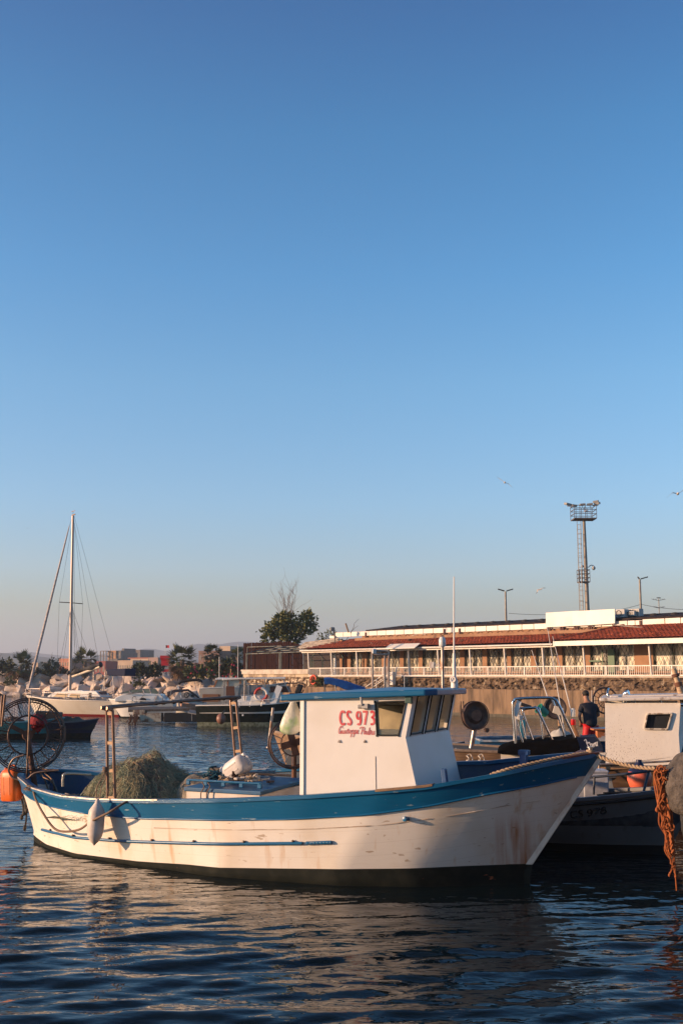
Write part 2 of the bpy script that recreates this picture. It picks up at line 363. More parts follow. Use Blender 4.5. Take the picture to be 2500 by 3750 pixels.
# main boat: d = metres aft of the stem at the waterline, l = metres to starboard
TH = R(-27.5)
boat = Thing('fishing_boat', 'blue and white wooden fishing boat with white wheelhouse, nearest to the camera', 'fishing boat', (2.56, 15.53, 0), TH)
BO = boat.o
SD = [-1.03, -.88, -.44, .1, 1.0, 1.64, 2.67, 3.7, 4.65, 5.7, 6.5, 7.2, 8.1, 8.5, 9.12]
SZ = [1.745, 1.715, 1.625, 1.50, 1.325, 1.255, 1.155, 1.07, 1.005, .94, .905, .895, .945, 1.02, 1.12]
ND = [-1.03, -.88, -.5, .1, .85, 1.6, 2.7, 3.7, 5.5, 6.5, 7.6, 8.4, 9.12]
NZ = [1.47, 1.455, 1.36, 1.25, 1.08, .96, .86, .80, .71, .70, .73, .79, .90]
BD = [-.1, .7, 2.2, 4, 4.6, 5.6, 7, 8, 8.9]
BZ = [.27, .27, .22, .13, .12, .07, .05, .06, .12]
PD = [-1.03, -.98, -.85, -.5, 0, .7, 1.5, 2.5, 4, 5.3, 6.5, 7.5, 8.3, 8.8, 9.05, 9.12]
PB = [.0, .09, .19, .48, .83, 1.15, 1.4, 1.57, 1.66, 1.57, 1.38, 1.12, .8, .5, .22, 0]
WD = [0, .1, .7, 1.3, 2.2, 4, 5.3, 7, 8, 8.5, 8.75, 8.85]
WB = [0, .10, .58, .98, 1.32, 1.52, 1.36, 1.08, .62, .30, .12, 0]
def sheerB(d): return interp(d, PD, PB)
def sheerZ(d): return interp(d, SD, SZ)
HEEL = 0.065
def stem_d(z): return 0.05 - max(0.0, z - 0.2) * 0.695 if z > 0.2 else 0.05
def hull_pt(t, q, side):
    """t 0..1 stem to stern, q: ('z', value) / ('s', fraction between band and sheer)"""
    dS = -1.03 + 10.15 * t
    zs, zn = sheerZ(dS), interp(dS, ND, NZ)
    zb = interp(max(0, min(8.9, 8.85 * t)), BD, BZ) + .012 * mnoise.noise(Vector((t * 60, 1, 2)))
    k, f = q
    if k == 'u': z = lerp(-0.5, 0.0, f); g = 0.0
    elif k == 'b': z = lerp(0.0, zb, f)
    elif k == 'w': z = lerp(zb, zn, f)
    else: z = lerp(zn, zs, f)
    g = max(0.0, min(1.0, z / zs)) ** 1.15
    d0 = 0.05 + 8.80 * t; d = lerp(d0, dS, max(0.0, (z - 0.2) / (zs - 0.2)) if z > 0.2 else 0.0)
    if t < 0.25:
        ds = stem_d(z); w_ = (1 - t / 0.25); d = lerp(d, ds + (d0 - 0.05 + 1.03 * 0) * 1.0 if False else d, 1)
    bw, bs = interp(8.85 * t, WD, WB), sheerB(dS)
    B = lerp(bw, bs, g)
    if k == 'u': B = bw * (1 - (1 - f) ** 2 * 0.9)
    zz = z + (HEEL * (1 - side) * bs * min(1, max(0, z / zs)) if side < 0 else 0)
    return Vector((-d, -B * side, zz))
TS = [0, .006, .014, .025] + [i / 60 for i in range(2, 59)] + [.978, .987, .994, 1]
def strip(qs, side): return [[hull_pt(t, q, side) for t in TS] for q in qs]
def hull_strip(name, qs, mats, smooth=60):
    mb = MB()
    mb.grid(strip(qs, 1)); g2 = strip(qs, -1); mb.grid([r_[::-1] for r_ in g2])
    o = boat.part(name, mb, mats, smooth=smooth); uvmap(o, fu=lambda c: (-c.x, c.z - 0.032 * abs(c.x + 5) * 0 - interp(-c.x, ND, NZ) * 0.8)); return o
hull = hull_strip('hull', [('w', i / 10) for i in range(11)], white_hull)
hull_strip('hull_bottom', [('u', 0), ('u', .5), ('b', 0), ('b', .5), ('b', 1)], boot_paint)
hull_strip('bulwark', [('n', i / 4) for i in range(5)], blue_hull)
# gunwale cap, mouldings, inner bulwark, deck
def sheer_line(side, inset=0.0, dz=0.0, t0=0.0, t1=1.0, n=70, q=('n', 1.0), out=0.0):
    pts = []
    for i in range(n + 1):
        t = lerp(t0, t1, i / n); p = hull_pt(t, q, side); a = hull_pt(min(1, t + .01), q, side); b = hull_pt(max(0, t - .01), q, side)
        tg = a - b; nrm = Vector((tg.y, -tg.x, 0)).normalized() * (-side)
        if t < 0.004 or t > 0.996: nrm = Vector((0, 0, 0))
        y = p.y - inset * side * -1 * -1 if False else p.y
        pp = p - nrm * 0 + Vector((0, 0, dz)); B = abs(p.y)
        k = max(0.0, 1 - inset / B) if B > 1e-4 else 0.0
        pts.append(Vector((pp.x * 1.0, pp.y * k - side * out, pp.z)))
    return pts
def swept(mb, A, B, th):
    """flat rail between edge lines A (outer) and B (inner), thickness th downwards"""
    dn = Vector((0, 0, -th))
    mb.grid([A, B]); mb.grid([[p + dn for p in B], [p + dn for p in A]]); mb.grid([[p + dn for p in A], A]); mb.grid([B, [p + dn for p in B]])
mb = MB()
for sd in (1, -1): swept(mb, sheer_line(sd, -0.025, 0.035), sheer_line(sd, 0.13, 0.035), 0.05)
cap = boat.part('gunwale', mb, blue_hull, smooth=40)
mb = MB()
for sd in (1, -1): swept(mb, sheer_line(sd, -0.03, 0.041, 0.60, 0.965), sheer_line(sd, 0.045, 0.041, 0.60, 0.965), 0.02)
boat.part('gunwale_strip', mb, alu, smooth=40)
mb = MB()
for sd in (1, -1): mb.tube(sheer_line(sd, 0, 0, 0.012, 0.99, q=('n', 0.0), out=0.012), 0.014, 6)
boat.part('moulding', mb, blue_hull, smooth=60)
def hull_at(t, z, side, inset=0.0):
    dS = -1.03 + 10.15 * t; zs = sheerZ(dS); d = lerp(0.05 + 8.80 * t, dS, max(0.0, (z - 0.2) / (zs - 0.2)))
    B = lerp(interp(8.85 * t, WD, WB), sheerB(dS), max(0, min(1, z / zs)) ** 1.15)
    return Vector((-d, -max(0.0, B - inset) * side, z + (HEEL * (1 - side) * sheerB(dS) * z / zs if side < 0 else 0)))
def deck_z(t): return max(0.52, sheerZ(-1.03 + 10.15 * t) - 0.62)
TD = [0.035 + 0.94 * i / 60 for i in range(61)]
mb = MB()
for sd in (1, -1):
    mb.grid([[hull_at(t, lerp(deck_z(t), sheerZ(-1.03 + 10.15 * t), f), sd, 0.09) for t in TD] for f in (0, .5, .97)])
boat.part('inner_bulwark', mb, blue_in, smooth=40)
mb = MB(); mb.grid([[hull_at(t, deck_z(t) + .01, sd, 0.085) for t in TD] for sd in (1, -1)])
boat.part('deck', mb, M('worn deck paint', (0.05, 0.075, 0.10), 0.7, col2=(0.10, 0.09, 0.08), scale=5), smooth=40)
# rubbing strakes along the lower side
mb = MB()
def side_line(d0, d1, z0, z1, out=0.02, n=40):
    pts = []
    for i in range(n + 1):
        d = lerp(d0, d1, i / n); z = z0(d) if callable(z0) else lerp(z0, z1, i / n)
        best = None
        for k in range(201):
            t = k / 200; zs = sheerZ(-1.03 + 10.15 * t); dS = -1.03 + 10.15 * t; dd = lerp(0.05 + 8.8 * t, dS, max(0, (z - .2) / (zs - .2)))
            e = abs(dd - d)
            if best is None or e < best[0]: best = (e, t)
        t = best[1]; dS = -1.03 + 10.15 * t
        B = lerp(interp(8.85 * t, WD, WB), sheerB(dS), max(0, min(1, z / sheerZ(dS))) ** 1.15)
        pts.append(Vector((-d, -B - out, z)))
    return pts
RD = [2.0, 2.6, 4, 5, 6, 7, 8]; RZ = [.60, .55, .46, .40, .34, .30, .30]
strake = lambda d: interp(d, RD, RZ)
mb.tube(side_line(8.05, 2.72, strake, 0), 0.022, 8); mb.tube(side_line(2.66, 2.3, strake, 0), 0.024, 8)
boat.part('rubbing_strake', mb, blue_hull, smooth=60)
for d in (7.75, 7.0, 6.15, 5.25, 4.45, 3.6, 2.85):
    mb = MB(); p = side_line(d, d, strake(d) + 0.03, strake(d) + 0.03, 0.02, 1)[0]; mb.blob(p, (.028, .022, .02), d, sub=1)
    boat.part('strake_bolt', mb, dark_steel)
mb = MB(); pts = side_line(5.2, -.45, lambda d: interp(d, ND, NZ) - .13 - .03 * max(0, 1 - d), 0, .003, 50); mb.ribbon(pts, .012, (-.3, -1, .1)); boat.part('strake_seam', mb, M('open seam', (0.30, 0.22, 0.16), 0.8, col2=(0.6, 0.53, 0.45), scale=2.5))
# stem post
mb = MB(); rows = []
for i in range(21):
    z = lerp(0.26, 1.78, i / 20); d = 0.05 if z < 0.2 else 0.05 - (z - 0.2) * 0.70
    w_ = 0.05 if z > 0.2 else 0.03
    rows.append([Vector((-d - 0.06, -w_, z)), Vector((-d + 0.045, -0.02, z)), Vector((-d + 0.045, 0.02, z)), Vector((-d - 0.06, w_, z))])
mb.grid(rows)
mb2 = MB().grid([[Vector((-d_ - .05, -.03, z)), Vector((-d_ + .04, -.015, z)), Vector((-d_ + .04, .015, z)), Vector((-d_ - .05, .03, z))] for z, d_ in ((-.5, .06), (0.0, .05), (.262, .01))]); boat.part('stem_foot', mb2, boot_paint)
stem = boat.part('stem_post', mb, M('white stem paint', (0.72, 0.66, 0.58), 0.5, col2=(0.42, 0.20, 0.10), scale=5, lo=0.55, hi=0.75, stretch=(1, 1, 0.5)), smooth=30)
p = side_line(1.28, 1.28, 0.92, 0.92, 0.0, 1)[0]
mb = MB(); mb.lathe([(0.0, .07), (.03, .065), (.036, .03), (.03, 0), (0.03, -.03)], p, (-0.15, -1, 0), 12)
boat.part('drain_spout', mb, blue_hull, smooth=50)
# ---- wheelhouse
def cab(d, l, z): return Vector((-d, -l, z))
def wl(d): return interp(d, [1.0, 2.75], [1.12, 1.38])       # starboard wall line
SBR, PBR, PL = 2.80, 2.85, -0.86
fr = [(1.14, 1.20), (1.31, 1.97), (1.19, 2.56)]                # front profile at starboard (d, z)
fp = [(1.30, 1.12), (1.50, 1.98), (1.36, 2.62)]               # at port
mb = MB()
S = [cab(SBR, wl(SBR), .72), cab(fr[0][0], wl(1.14) - .01, 1.12), cab(fr[0][0], wl(1.14), fr[0][1]), cab(fr[1][0], wl(1.31), fr[1][1]), cab(fr[2][0], wl(1.19), fr[2][1]), cab(SBR, wl(SBR), 2.48)]
P_ = [cab(PBR, PL, .55), cab(fp[0][0], PL, 1.05), cab(fp[0][0], PL, fp[0][1]), cab(fp[1][0], PL, fp[1][1]), cab(fp[2][0], PL, fp[2][1]), cab(PBR, PL, 2.52)]
# starboard wall with the window opening cut out
wo_ = [cab(1.725, wl(1.725), 2.435), cab(1.30, wl(1.30), 2.455), cab(1.405, wl(1.405), 2.00), cab(1.705, wl(1.705), 1.995)]   # tl tr br bl
SA, SBm, SC0, SCk, SDt, SE = S
tl, tr, br_, bl_ = wo_
topa = cab(1.725, wl(1.725), 2.53); botb = cab(1.705, wl(1.705), 0.95)
mb.add([SE, SA, botb, bl_, tl, topa], [(0, 1, 2, 3, 4, 5)])
mb.add([topa, tl, tr, SDt], [(0, 1, 2, 3)]); mb.add([tr, br_, SCk, SDt], [(0, 1, 2, 3)])
mb.add([bl_, botb, SBm, SC0, SCk, br_], [(0, 1, 2, 3, 4, 5)])
# front lower panel, port wall, rear wall (door left open)
mb.quad(S[2], P_[2], P_[3], S[3]); mb.quad(S[1], P_[1], P_[2], S[2])
mb.add([P_[5], P_[4], P_[3], P_[2], P_[1], P_[0]], [(0, 1, 2, 3, 4, 5)])
mb.quad(S[0], S[5], cab(SBR, .5, 2.48), cab(SBR, .5, .55)); mb.quad(cab(PBR, -.3, .55), cab(PBR, -.3, 2.5), P_[5], P_[0])
# front upper band: three raked panes between four mullions
def fpt(u, v): return lerp(lerp(S[3], P_[3], u), lerp(S[4], P_[4], u), v)
wins = [(.09, .345), (.405, .635), (.695, .93)]; v0, v1 = .06, .93
e = [0.0] + [x for w_ in wins for x in w_] + [1.0]
for i in range(0, len(e), 2): mb.quad(fpt(e[i], 0), fpt(e[i + 1], 0), fpt(e[i + 1], 1), fpt(e[i], 1))
for a, b_ in wins:
    mb.quad(fpt(a, 0), fpt(b_, 0), fpt(b_, v0), fpt(a, v0)); mb.quad(fpt(a, v1), fpt(b_, v1), fpt(b_, 1), fpt(a, 1))
wh = boat.part('wheelhouse', mb, white_paint)
sol = wh.modifiers.new('thick', 'SOLIDIFY'); sol.thickness = 0.04; sol.offset = -1
mb = MB(); mb.quad(cab(1.2, wl(1.3) - .05, 1.25), cab(2.8, wl(2.8) - .05, 1.25), cab(2.8, PL + .05, 1.25), cab(1.35, PL + .05, 1.25))
mb.box(cab(1.62, .05, 1.55), (.25, 1.5, .6)); mb.box(cab(2.3, -.55, 1.8), (.5, .3, 1.1))
boat.part('console', mb, M('beige interior', (0.42, 0.36, 0.24), 0.7, col2=(0.16, 0.14, 0.10), scale=2), bevel=.01)
nS = (tr - tl).cross(bl_ - tl).normalized(); nS = nS if nS.y < 0 else -nS
def frame_loop(P, r, mbx, n=6): mbx.tube(catmull([P[0].lerp(P[1], .04), P[0].lerp(P[1], .96), P[1].lerp(P[2], .04), P[1].lerp(P[2], .96), P[2].lerp(P[3], .04), P[2].lerp(P[3], .96), P[3].lerp(P[0], .04), P[3].lerp(P[0], .96)], 3, True), r, n, True)
mb = MB(); frame_loop([p + nS * 0.004 for p in wo_], .012, mb); swf = boat.part('side_window', mb, black_rub, smooth=60)
mb = MB(); mb.quad(*[p - nS * .012 for p in wo_]); boat.part('pane', mb, glass, swf)
mb = MB(); mb.beam(lerp(tl, bl_, .05) - nS * .03 + Vector((.0, 0, 0)), lerp(bl_, tl, .05) - nS * .03 + Vector((0, 0, 0)), .05, .03); mb.beam(lerp(bl_, br_, .0) - nS * .03 + Vector((0, 0, .04)), br_ - nS * .03 + Vector((0, 0, .04)), .03, .08)
boat.part('inner_sill', mb, M('beige trim', (0.5, 0.42, 0.28), 0.7), swf)
nF = (fpt(1, 0) - fpt(0, 0)).cross(fpt(0, 1) - fpt(0, 0)).normalized(); nF = nF if nF.x > 0 else -nF
for a, b_ in wins:
    q = [fpt(a, v1) + nF * .004, fpt(b_, v1) + nF * .004, fpt(b_, v0) + nF * .004, fpt(a, v0) + nF * .004]
    mb = MB(); frame_loop(q, .011, mb); o = boat.part('front_window', mb, black_rub, smooth=60)
    mb = MB(); mb.quad(*[p - nF * .012 for p in q]); boat.part('pane', mb, glass, o)
# roof slab with a rounded edge
ro = [cab(3.10, 1.46, 0), cab(2.0, 1.37, 0), cab(.98, 1.27, 0), cab(.86, 1.12, 0), cab(.98, .3, 0), cab(1.17, -.75, 0), cab(1.30, -.98, 0), cab(1.6, -1.05, 0), cab(3.10, -1.05, 0)]
mb = MB(); ze = lambda d: interp(d, [.86, 3.1], [2.535, 2.445])
lo_ = [Vector((p.x, p.y, ze(-p.x))) for p in ro]; hi_ = [Vector((p.x * 1.0, p.y, ze(-p.x) + .085)) for p in ro]; n_ = len(ro)
cen = Vector((-2.0, -.1, 2.63))
mb.add(lo_ + hi_ + [cen], [tuple(range(n_ - 1, -1, -1))] + [(i, (i + 1) % n_, n_ + (i + 1) % n_, n_ + i) for i in range(n_)] + [(n_ + i, n_ + (i + 1) % n_, 2 * n_) for i in range(n_)])
boat.part('roof', mb, blue_hull, bevel=.02, seg=3)
mb = MB(); mb.beam(cab(3.0, wl(2.8) + .008, 2.445), cab(1.2, wl(1.2) + .012, 2.525), .02, .03); boat.part('roof_trim', mb, white_paint)
mb = MB(); mb.beam(cab(2.78, wl(2.78) + .006, .9), cab(2.78, wl(2.78) + .006, 2.45), .06, .012, (0, 1, 0))
boat.part('corner_strip', mb, white_paint)
# red registration letters and script name, painted on the starboard wall
def wallpt(cx, cy): p = boat.px(1180 + cx / 6.533, 2560 + cy / 6.533, -1.0); return p
def on_wall(px, py):
    a, b_ = boat.W(cab(2.75, 1.38, 0)), boat.W(cab(1.0, 1.12, 0)); t_ = b_ - a; nn = Vector((-t_.y, t_.x, 0)).normalized(); e_ = Vector((0, 0, EYE)); d = ray(px, py)
    return boat.L(e_ + d * ((a - e_).dot(nn) / d.dot(nn)))
GL = {'C': [[(525, 340), (512, 303), (470, 297), (437, 350), (425, 450), (437, 550), (470, 602), (520, 602), (533, 568)]],
 'S': [[(675, 335), (655, 300), (615, 300), (592, 350), (607, 420), (660, 482), (686, 540), (675, 595), (635, 607), (600, 580)]],
 '9': [[(870, 303), (832, 330), (822, 400), (845, 470), (888, 462), (914, 400), (902, 330), (870, 303)], [(912, 370), (917, 500), (900, 590), (862, 607), (835, 588)]],
 '7': [[(962, 303), (1015, 302), (1065, 303), (1060, 345), (1040, 450), (1013, 617)]],
 '3': [[(1145, 325), (1190, 297), (1230, 330), (1224, 400), (1185, 437), (1225, 470), (1240, 540), (1215, 597), (1150, 602)]]}
mb = MB(); off = boat.inv.to_3x3() @ (boat.mat.to_3x3() @ (nS * .004))
for g in GL.values():
    for st in g: mb.ribbon([on_wall(1180 + p.x / 6.533, 2560 + p.y / 6.533) + off for p in catmull([(a, b_, 0) for a, b_ in st], 5)], .029, nS)
boat.part('registration_number', mb, red_paint)
SCR = [[(470, 690), (470, 655), (445, 650), (415, 690), (395, 750), (395, 800), (410, 825), (435, 800), (455, 745), (450, 790), (445, 830)], [(495, 745), (475, 800), (485, 822), (505, 800)], [(493, 704), (499, 696)],
 [(525, 745), (508, 795), (515, 822), (540, 800), (560, 745), (548, 800), (558, 822), (580, 795), (618, 712), (612, 750), (628, 790), (612, 820), (590, 815)],
 [(630, 800), (670, 775), (675, 748), (655, 750), (645, 790), (658, 822), (690, 800)], [(715, 740), (695, 825), (675, 912)], [(700, 790), (720, 750), (745, 745), (748, 785), (730, 822), (705, 815)],
 [(780, 740), (760, 825), (737, 912)], [(765, 790), (785, 750), (805, 745), (808, 785), (790, 825), (768, 815)], [(815, 800), (852, 775), (858, 748), (840, 750), (828, 790), (840, 830), (870, 805)],
 [(965, 680), (945, 765), (925, 845)], [(900, 720), (900, 690), (940, 670), (985, 675), (1010, 710), (990, 755), (950, 765)],
 [(1040, 770), (1010, 770), (990, 810), (1003, 838), (1030, 810), (1045, 765), (1032, 825), (1045, 840), (1065, 815)],
 [(1110, 785), (1080, 775), (1062, 815), (1072, 845), (1098, 820), (1133, 680), (1105, 830), (1118, 848), (1140, 825), (1160, 735), (1158, 770), (1185, 765), (1172, 820), (1182, 850), (1205, 820)],
 [(1205, 830), (1240, 800), (1245, 770), (1225, 775), (1212, 820), (1222, 852), (1258, 820)]]
mb = MB()
for st in SCR: mb.ribbon([on_wall(1180 + p.x / 6.533, 2560 + p.y / 6.533) + off for p in catmull([(a, b_, 0) for a, b_ in st], 4)], .0115, nS)
boat.part('name_script', mb, pink_paint)
for px in (1243, 1336):
    mb = MB()
    for dx, dy in ((0, 0), (-3, 5), (3, 5)): mb.ring(on_wall(px + dx, 2712 + dy) + off * 2, nS, .008, .003, 10, 5)
    boat.part('eyelet', mb, dark_steel)
mb = MB(); mb.beam(on_wall(1374, 2770) + nS * .003, on_wall(1376, 2892) + nS * .003, .006, .006); boat.part('panel_seam', mb, M('panel seam paint', (0.40, 0.33, 0.27), 0.8))  # thin brownish strip drawing the plywood joint
# lamp bracket by the window and small box at the corner
mb = MB(); p = on_wall(1336, 2585) + nS * .06
mb.tube([on_wall(1330, 2552) + nS * .1, on_wall(1333, 2580) + nS * .1, p], .018, 8); mb.box(p + Vector((.03, 0, 0)), (.09, .07, .06)); mb.lathe([(0, .02), (.028, .02), (.03, -.06), (0, -.06)], p + Vector((-.06, 0, -.01)), (-1, -.2, 0), 12)
boat.part('deck_lamp', mb, M('grey enamel', (0.34, 0.33, 0.32), 0.4), smooth=40)
mb = MB(); mb.box(on_wall(1500, 2563) + nS * .05, (.1, .06, .09)); boat.part('side_light', mb, M('dark green enamel', (0.02, 0.06, 0.05), 0.4), bevel=.008)
# whip aerial, masthead light pole, mooring bits on the roof
mb = MB(); a = cab(1.18, -.3, 2.62); mb.lathe([(.055, 0), (.05, .1), (.028, .16), (.022, .5)], a, n=12); mb.tube([a + Vector((0, 0, .5)), cab(1.16, -.3, 4.25)], [.014, .009], 8); mb.ring(a + Vector((0, -.06, .12)), (0, 1, 0), .04, .012, 16, 6)
boat.part('whip_aerial', mb, M('white fibreglass', (0.72, 0.69, 0.64), 0.4), smooth=50)
mb = MB(); a = cab(1.24, 0, 2.62); mb.tube([a, a + Vector((0, 0, .58))], .022, 10); mb.box(a + Vector((-.16, 0, .33)), (.07, .05, .09)); mb.beam(a + Vector((-.16, 0, .33)), a + Vector((0, 0, .33)), .02, .02)
pole = boat.part('light_pole', mb, galv, smooth=40)
mb = MB(); mb.lathe([(.02, .58), (.045, .6), (.05, .61), (.05, .69), (.03, .73), (0, .735)], a, n=14); boat.part('masthead_light', mb, M('frosted lens', (0.6, 0.62, 0.6), 0.25), pole, smooth=40)
# ---- engine hatch box
mb = MB()
hx0, hx1, hy0, hy1 = -5.05, -3.75, -.9, .45
mb.box(((hx0 + hx1) / 2, (hy0 + hy1) / 2, .80), (hx1 - hx0, hy1 - hy0, .62)); box_o = boat.part('engine_box', mb, M('pinkish white box paint', (0.70, 0.62, 0.55), 0.55, col2=(0.6, 0.5, 0.42), scale=3), bevel=.01)
mb = MB(); mb.box(((hx0 + hx1) / 2, (hy0 + hy1) / 2, 1.14), (hx1 - hx0 + .06, hy1 - hy0 + .06, .06), rot=(R(3), 0, 0))
lid = boat.part('lid', mb, M('blue lid paint', (0.02, 0.11, 0.24), 0.45, col2=(0.03, 0.09, 0.17), scale=4), box_o, bevel=.012)
mb = MB()
for k in range(5): mb.box((hx0 + .02 + k * (hx1 - hx0 - .04) / 4, hy0 + .02, 1.20), (.07, .035, .07))
mb.box(((hx0 + hx1) / 2, hy0 + .02, 1.238), (hx1 - hx0, .045, .03)); boat.part('grab_rail', mb, blue_hull, lid, bevel=.012)
mb = MB(); mb.box((-4.0, -.2, 1.2), (.06, .14, .03)); boat.part('latch', mb, dark_steel, lid)
# ---- bow fittings
for (px, py, pt, l, w_) in ((1630, 2870, 2818, 1.0, .07), (1915, 2830, 2756, .1, .10)):
    mb = MB(); a, b_ = boat.px(px, py, -l), boat.px(px - 5 if l > .5 else px + 3, pt, -l); mb.box((a + b_) / 2 + Vector((0, 0, -.02)), (w_, w_, (b_ - a).length + .06), rot=(0, R(-6 if l > .5 else 2), 0))
    if l < .5: mb.box(b_, (w_ * 1.5, w_, .07))
    boat.part('mooring_post', mb, M('deep blue paint', (0.008, 0.05, 0.17), 0.4, col2=(0.02, 0.07, 0.18), scale=5), bevel=.012)
mb = MB(); q = hull_pt(.02, ('n', 1.0), 1); mb.prism([Vector((1.06, 0, 1.765)), Vector((.84, -.2, 1.735)), Vector((.62, -.42, 1.70)), Vector((.62, .42, 1.75)), Vector((.84, .2, 1.755))], (0, 0, .03))
boat.part('stem_head', mb, M('red brown wood', (0.16, 0.055, 0.03), 0.6, col2=(0.10, 0.035, 0.02), scale=8), bevel=.008)
mb = MB(); mb.tube([(.88, 0, 1.74), (.88, 0, 1.835)], .03, 12); mb.tube([(.88, .0, 1.835), (.88, 0, 1.85)], .05, 12)
boat.part('bow_bollard', mb, M('polished steel', (0.5, 0.47, 0.44), 0.25, metal=0.9), smooth=40)
mb = MB(); mb.box((-.75, .0, 1.10), (.7, .8, .06)); mb.box((-.62, .45, 1.22), (.5, .2, .08)); boat.part('fore_hatch', mb, blue_in, bevel=.01)
# wooden chafing rail where the paint has gone
mb = MB(); swept(mb, sheer_line(1, -0.034, 0.046, 0.19, 0.262, 12), sheer_line(1, 0.06, 0.046, 0.19, 0.262, 12), 0.03)
boat.part('chafing_rail', mb, wood, smooth=30)
# ---- stern fittings: handrail, gantry, net haulers
mb = MB(); mb.tube(catmull([boat.px(231, 2880, -.7), boat.px(232, 2850, -.7), boat.px(245, 2833, -.65), boat.px(333, 2836, -.2)], 4), .022, 8)
boat.part('stern_handrail', mb, M('pale enamel tube', (0.5, 0.46, 0.38), 0.25, metal=0.5), smooth=60)
mb = MB()
n1, n2 = boat.px(395, 2940, -1.36), boat.px(422, 2938, -1.36); t1, t2 = boat.px(392, 2588, -1.36), boat.px(413, 2590, -1.36)
f1, f2 = boat.px(868, 2850, 1.2), boat.px(894, 2848, 1.2); g1, g2 = boat.px(843, 2556, 1.2), boat.px(863, 2552, 1.2)
for nb, tp, gt, fb in ((n1, t1, g1, f1), (n2, t2, g2, f2)):
    a = nb.lerp(tp, .965); b_ = fb.lerp(gt, .965); mb.tube(catmull([nb, a.lerp(nb, .1), a, tp.lerp(gt, .03), gt.lerp(tp, .03), b_, b_.lerp(fb, .1), fb], 4), .024, 8)
gan = boat.part('gantry', mb, bronze_tube, smooth=60)
tan_en = [MB().beam(n1.lerp(t1, k), n2.lerp(t2, k), .03, .045) for k in (.05, .33, .62, .93)] + [MB().beam(f1.lerp(g1, k), f2.lerp(g2, k), .03, .045) for k in (.33, .62, .93)]
boat.parts('rung', tan_en, M('tan enamel', (0.45, 0.27, 0.14), 0.5), gan)
boat.parts('lashing', [MB().tube([t1.lerp(g1, k), t1.lerp(g1, k + .02)], .034, 8) for k in (.36, .42, .5, .56, .93)], black_rub, gan, smooth=60)
# big net hauler drum at the stern
hc = boat.px(103, 2692, -.2); ax = (boat.inv.to_3x3() @ Vector((0.32, -1, 0.06))).normalized()
wst = hc - ax * .05
u_ = Vector((0, 0, 1)) - ax * ax.z; u_.normalize(); w_ = ax.cross(u_)
def ringpt(rad, k, off, sq=1.0): a = 2 * math.pi * k; return hc + ax * off + u_ * (rad * math.cos(a)) + w_ * (rad * math.sin(a))
mb = MB(); base = boat.px(132, 2905, -.2)
mb.tube([base + Vector((0, 0, -.25)), base, hc - ax * .12], [.055, .05, .045], 10); mb.tube([hc - ax * .2, hc + ax * .12], .09, 12)
for k in range(3): mb.beam(ringpt(.03, k / 3 + .17, .08), ringpt(.32, k / 3 + .17, .1), .07, .03, ax)
hau = boat.part('net_hauler', mb, rust_steel, smooth=40)
mb = MB(); mb.ring(hc + ax * .10, ax, .33, .016, 44, 8, u=u_); mb.ring(hc + ax * .16, ax, .60, .012, 60, 6, u=u_); mb.ring(hc - ax * .10, ax, .57, .012, 60, 6, u=u_); mb.ring(hc + ax * .03, ax, .63, .011, 60, 6, u=u_)
boat.part('rim', mb, dark_steel, hau, smooth=60)
mb = MB()
for k in range(18): mb.tube([ringpt(.33, k / 18, .10), ringpt(.46, k / 18, .03), ringpt(.60, k / 18, .16)], .011, 5)
for k in range(12): mb.tube([ringpt(.60, (k + .5) / 12, .16), ringpt(.57, (k + .5) / 12, -.10)], .008, 5)
boat.part('spoke', mb, dark_steel, hau, smooth=60)
mb = MB()
for rad0, o0, rad1, o1 in ((.34, .10, .59, .02), (.59, .02, .60, .16)):
    for k in range(64):
        for s_ in (-1, 1):
            pts = [ringpt(lerp(rad0, rad1, j / 4), (k + s_ * j * .75) / 64, lerp(o0, o1, j / 4)) for j in range(5)]
            mb.ribbon(pts, .0055, ax)
boat.part('wire_mesh', mb, M('fine dark wire', (0.05, 0.04, 0.035), 0.6), hau)
mb = MB(); mb.tube(catmull([hc + ax * .3 + u_ * .62, hc + ax * .34 + u_ * .3, hc + ax * .34 - u_ * .3, hc + ax * .3 - u_ * .62, hc + ax * .12 - u_ * .72], 5), .016, 8)
mb.tube(catmull([boat.px(88, 2765, -.55), boat.px(50, 2780, -.6), boat.px(33, 2820, -.6), boat.px(55, 2852, -.55), boat.px(100, 2852, -.5), boat.px(132, 2830, -.45), boat.px(215, 2820, -.3)], 6), .018, 8)
mb.tube(catmull([boat.px(213, 2820, -.2), boat.px(150, 2812, -.2), boat.px(205, 2770, 0), boat.px(195, 2720, 0)], 5), .012, 6)
for px0, py0, px1, py1 in ((110, 2800, 180, 2890), (150, 2840, 215, 2905), (165, 2830, 200, 2900)): mb.tube(catmull([boat.px(px0, py0, -.1), boat.px((px0 + px1) / 2 + 12, (py0 + py1) / 2 - 5, -.1), boat.px(px1, py1 + 10, -.1)], 5), .016, 6)
boat.part('guard_tube', mb, M('worn brown tube', (0.14, 0.085, 0.06), 0.4, metal=0.5, col2=(0.22, 0.15, 0.11), scale=9), hau, smooth=60)
mb = MB(); [mb.blob(hc + ax * .12 + u_ * (.13 + .05 * math.sin(k * 2)) + w_ * (-.10 - .03 * k), (.05, .045, .04 + .01 * (k % 3)), k, .9, 3, 2) for k in range(5)]; boat.part('red_cloth', mb, M('red cloth', (0.22, 0.008, 0.010), 0.9, col2=(0.2, 0.01, 0.01), scale=12, bump=.5), hau, smooth=180)
mb = MB(); mb.tube([boat.px(3, 2650, -.9), boat.px(9, 2548, -.9)], .02, 8); mb.tube([boat.px(8, 2660, -.9), boat.px(20, 2544, -.9)], .02, 8); boat.part('stern_pole', mb, bronze_tube, smooth=60)
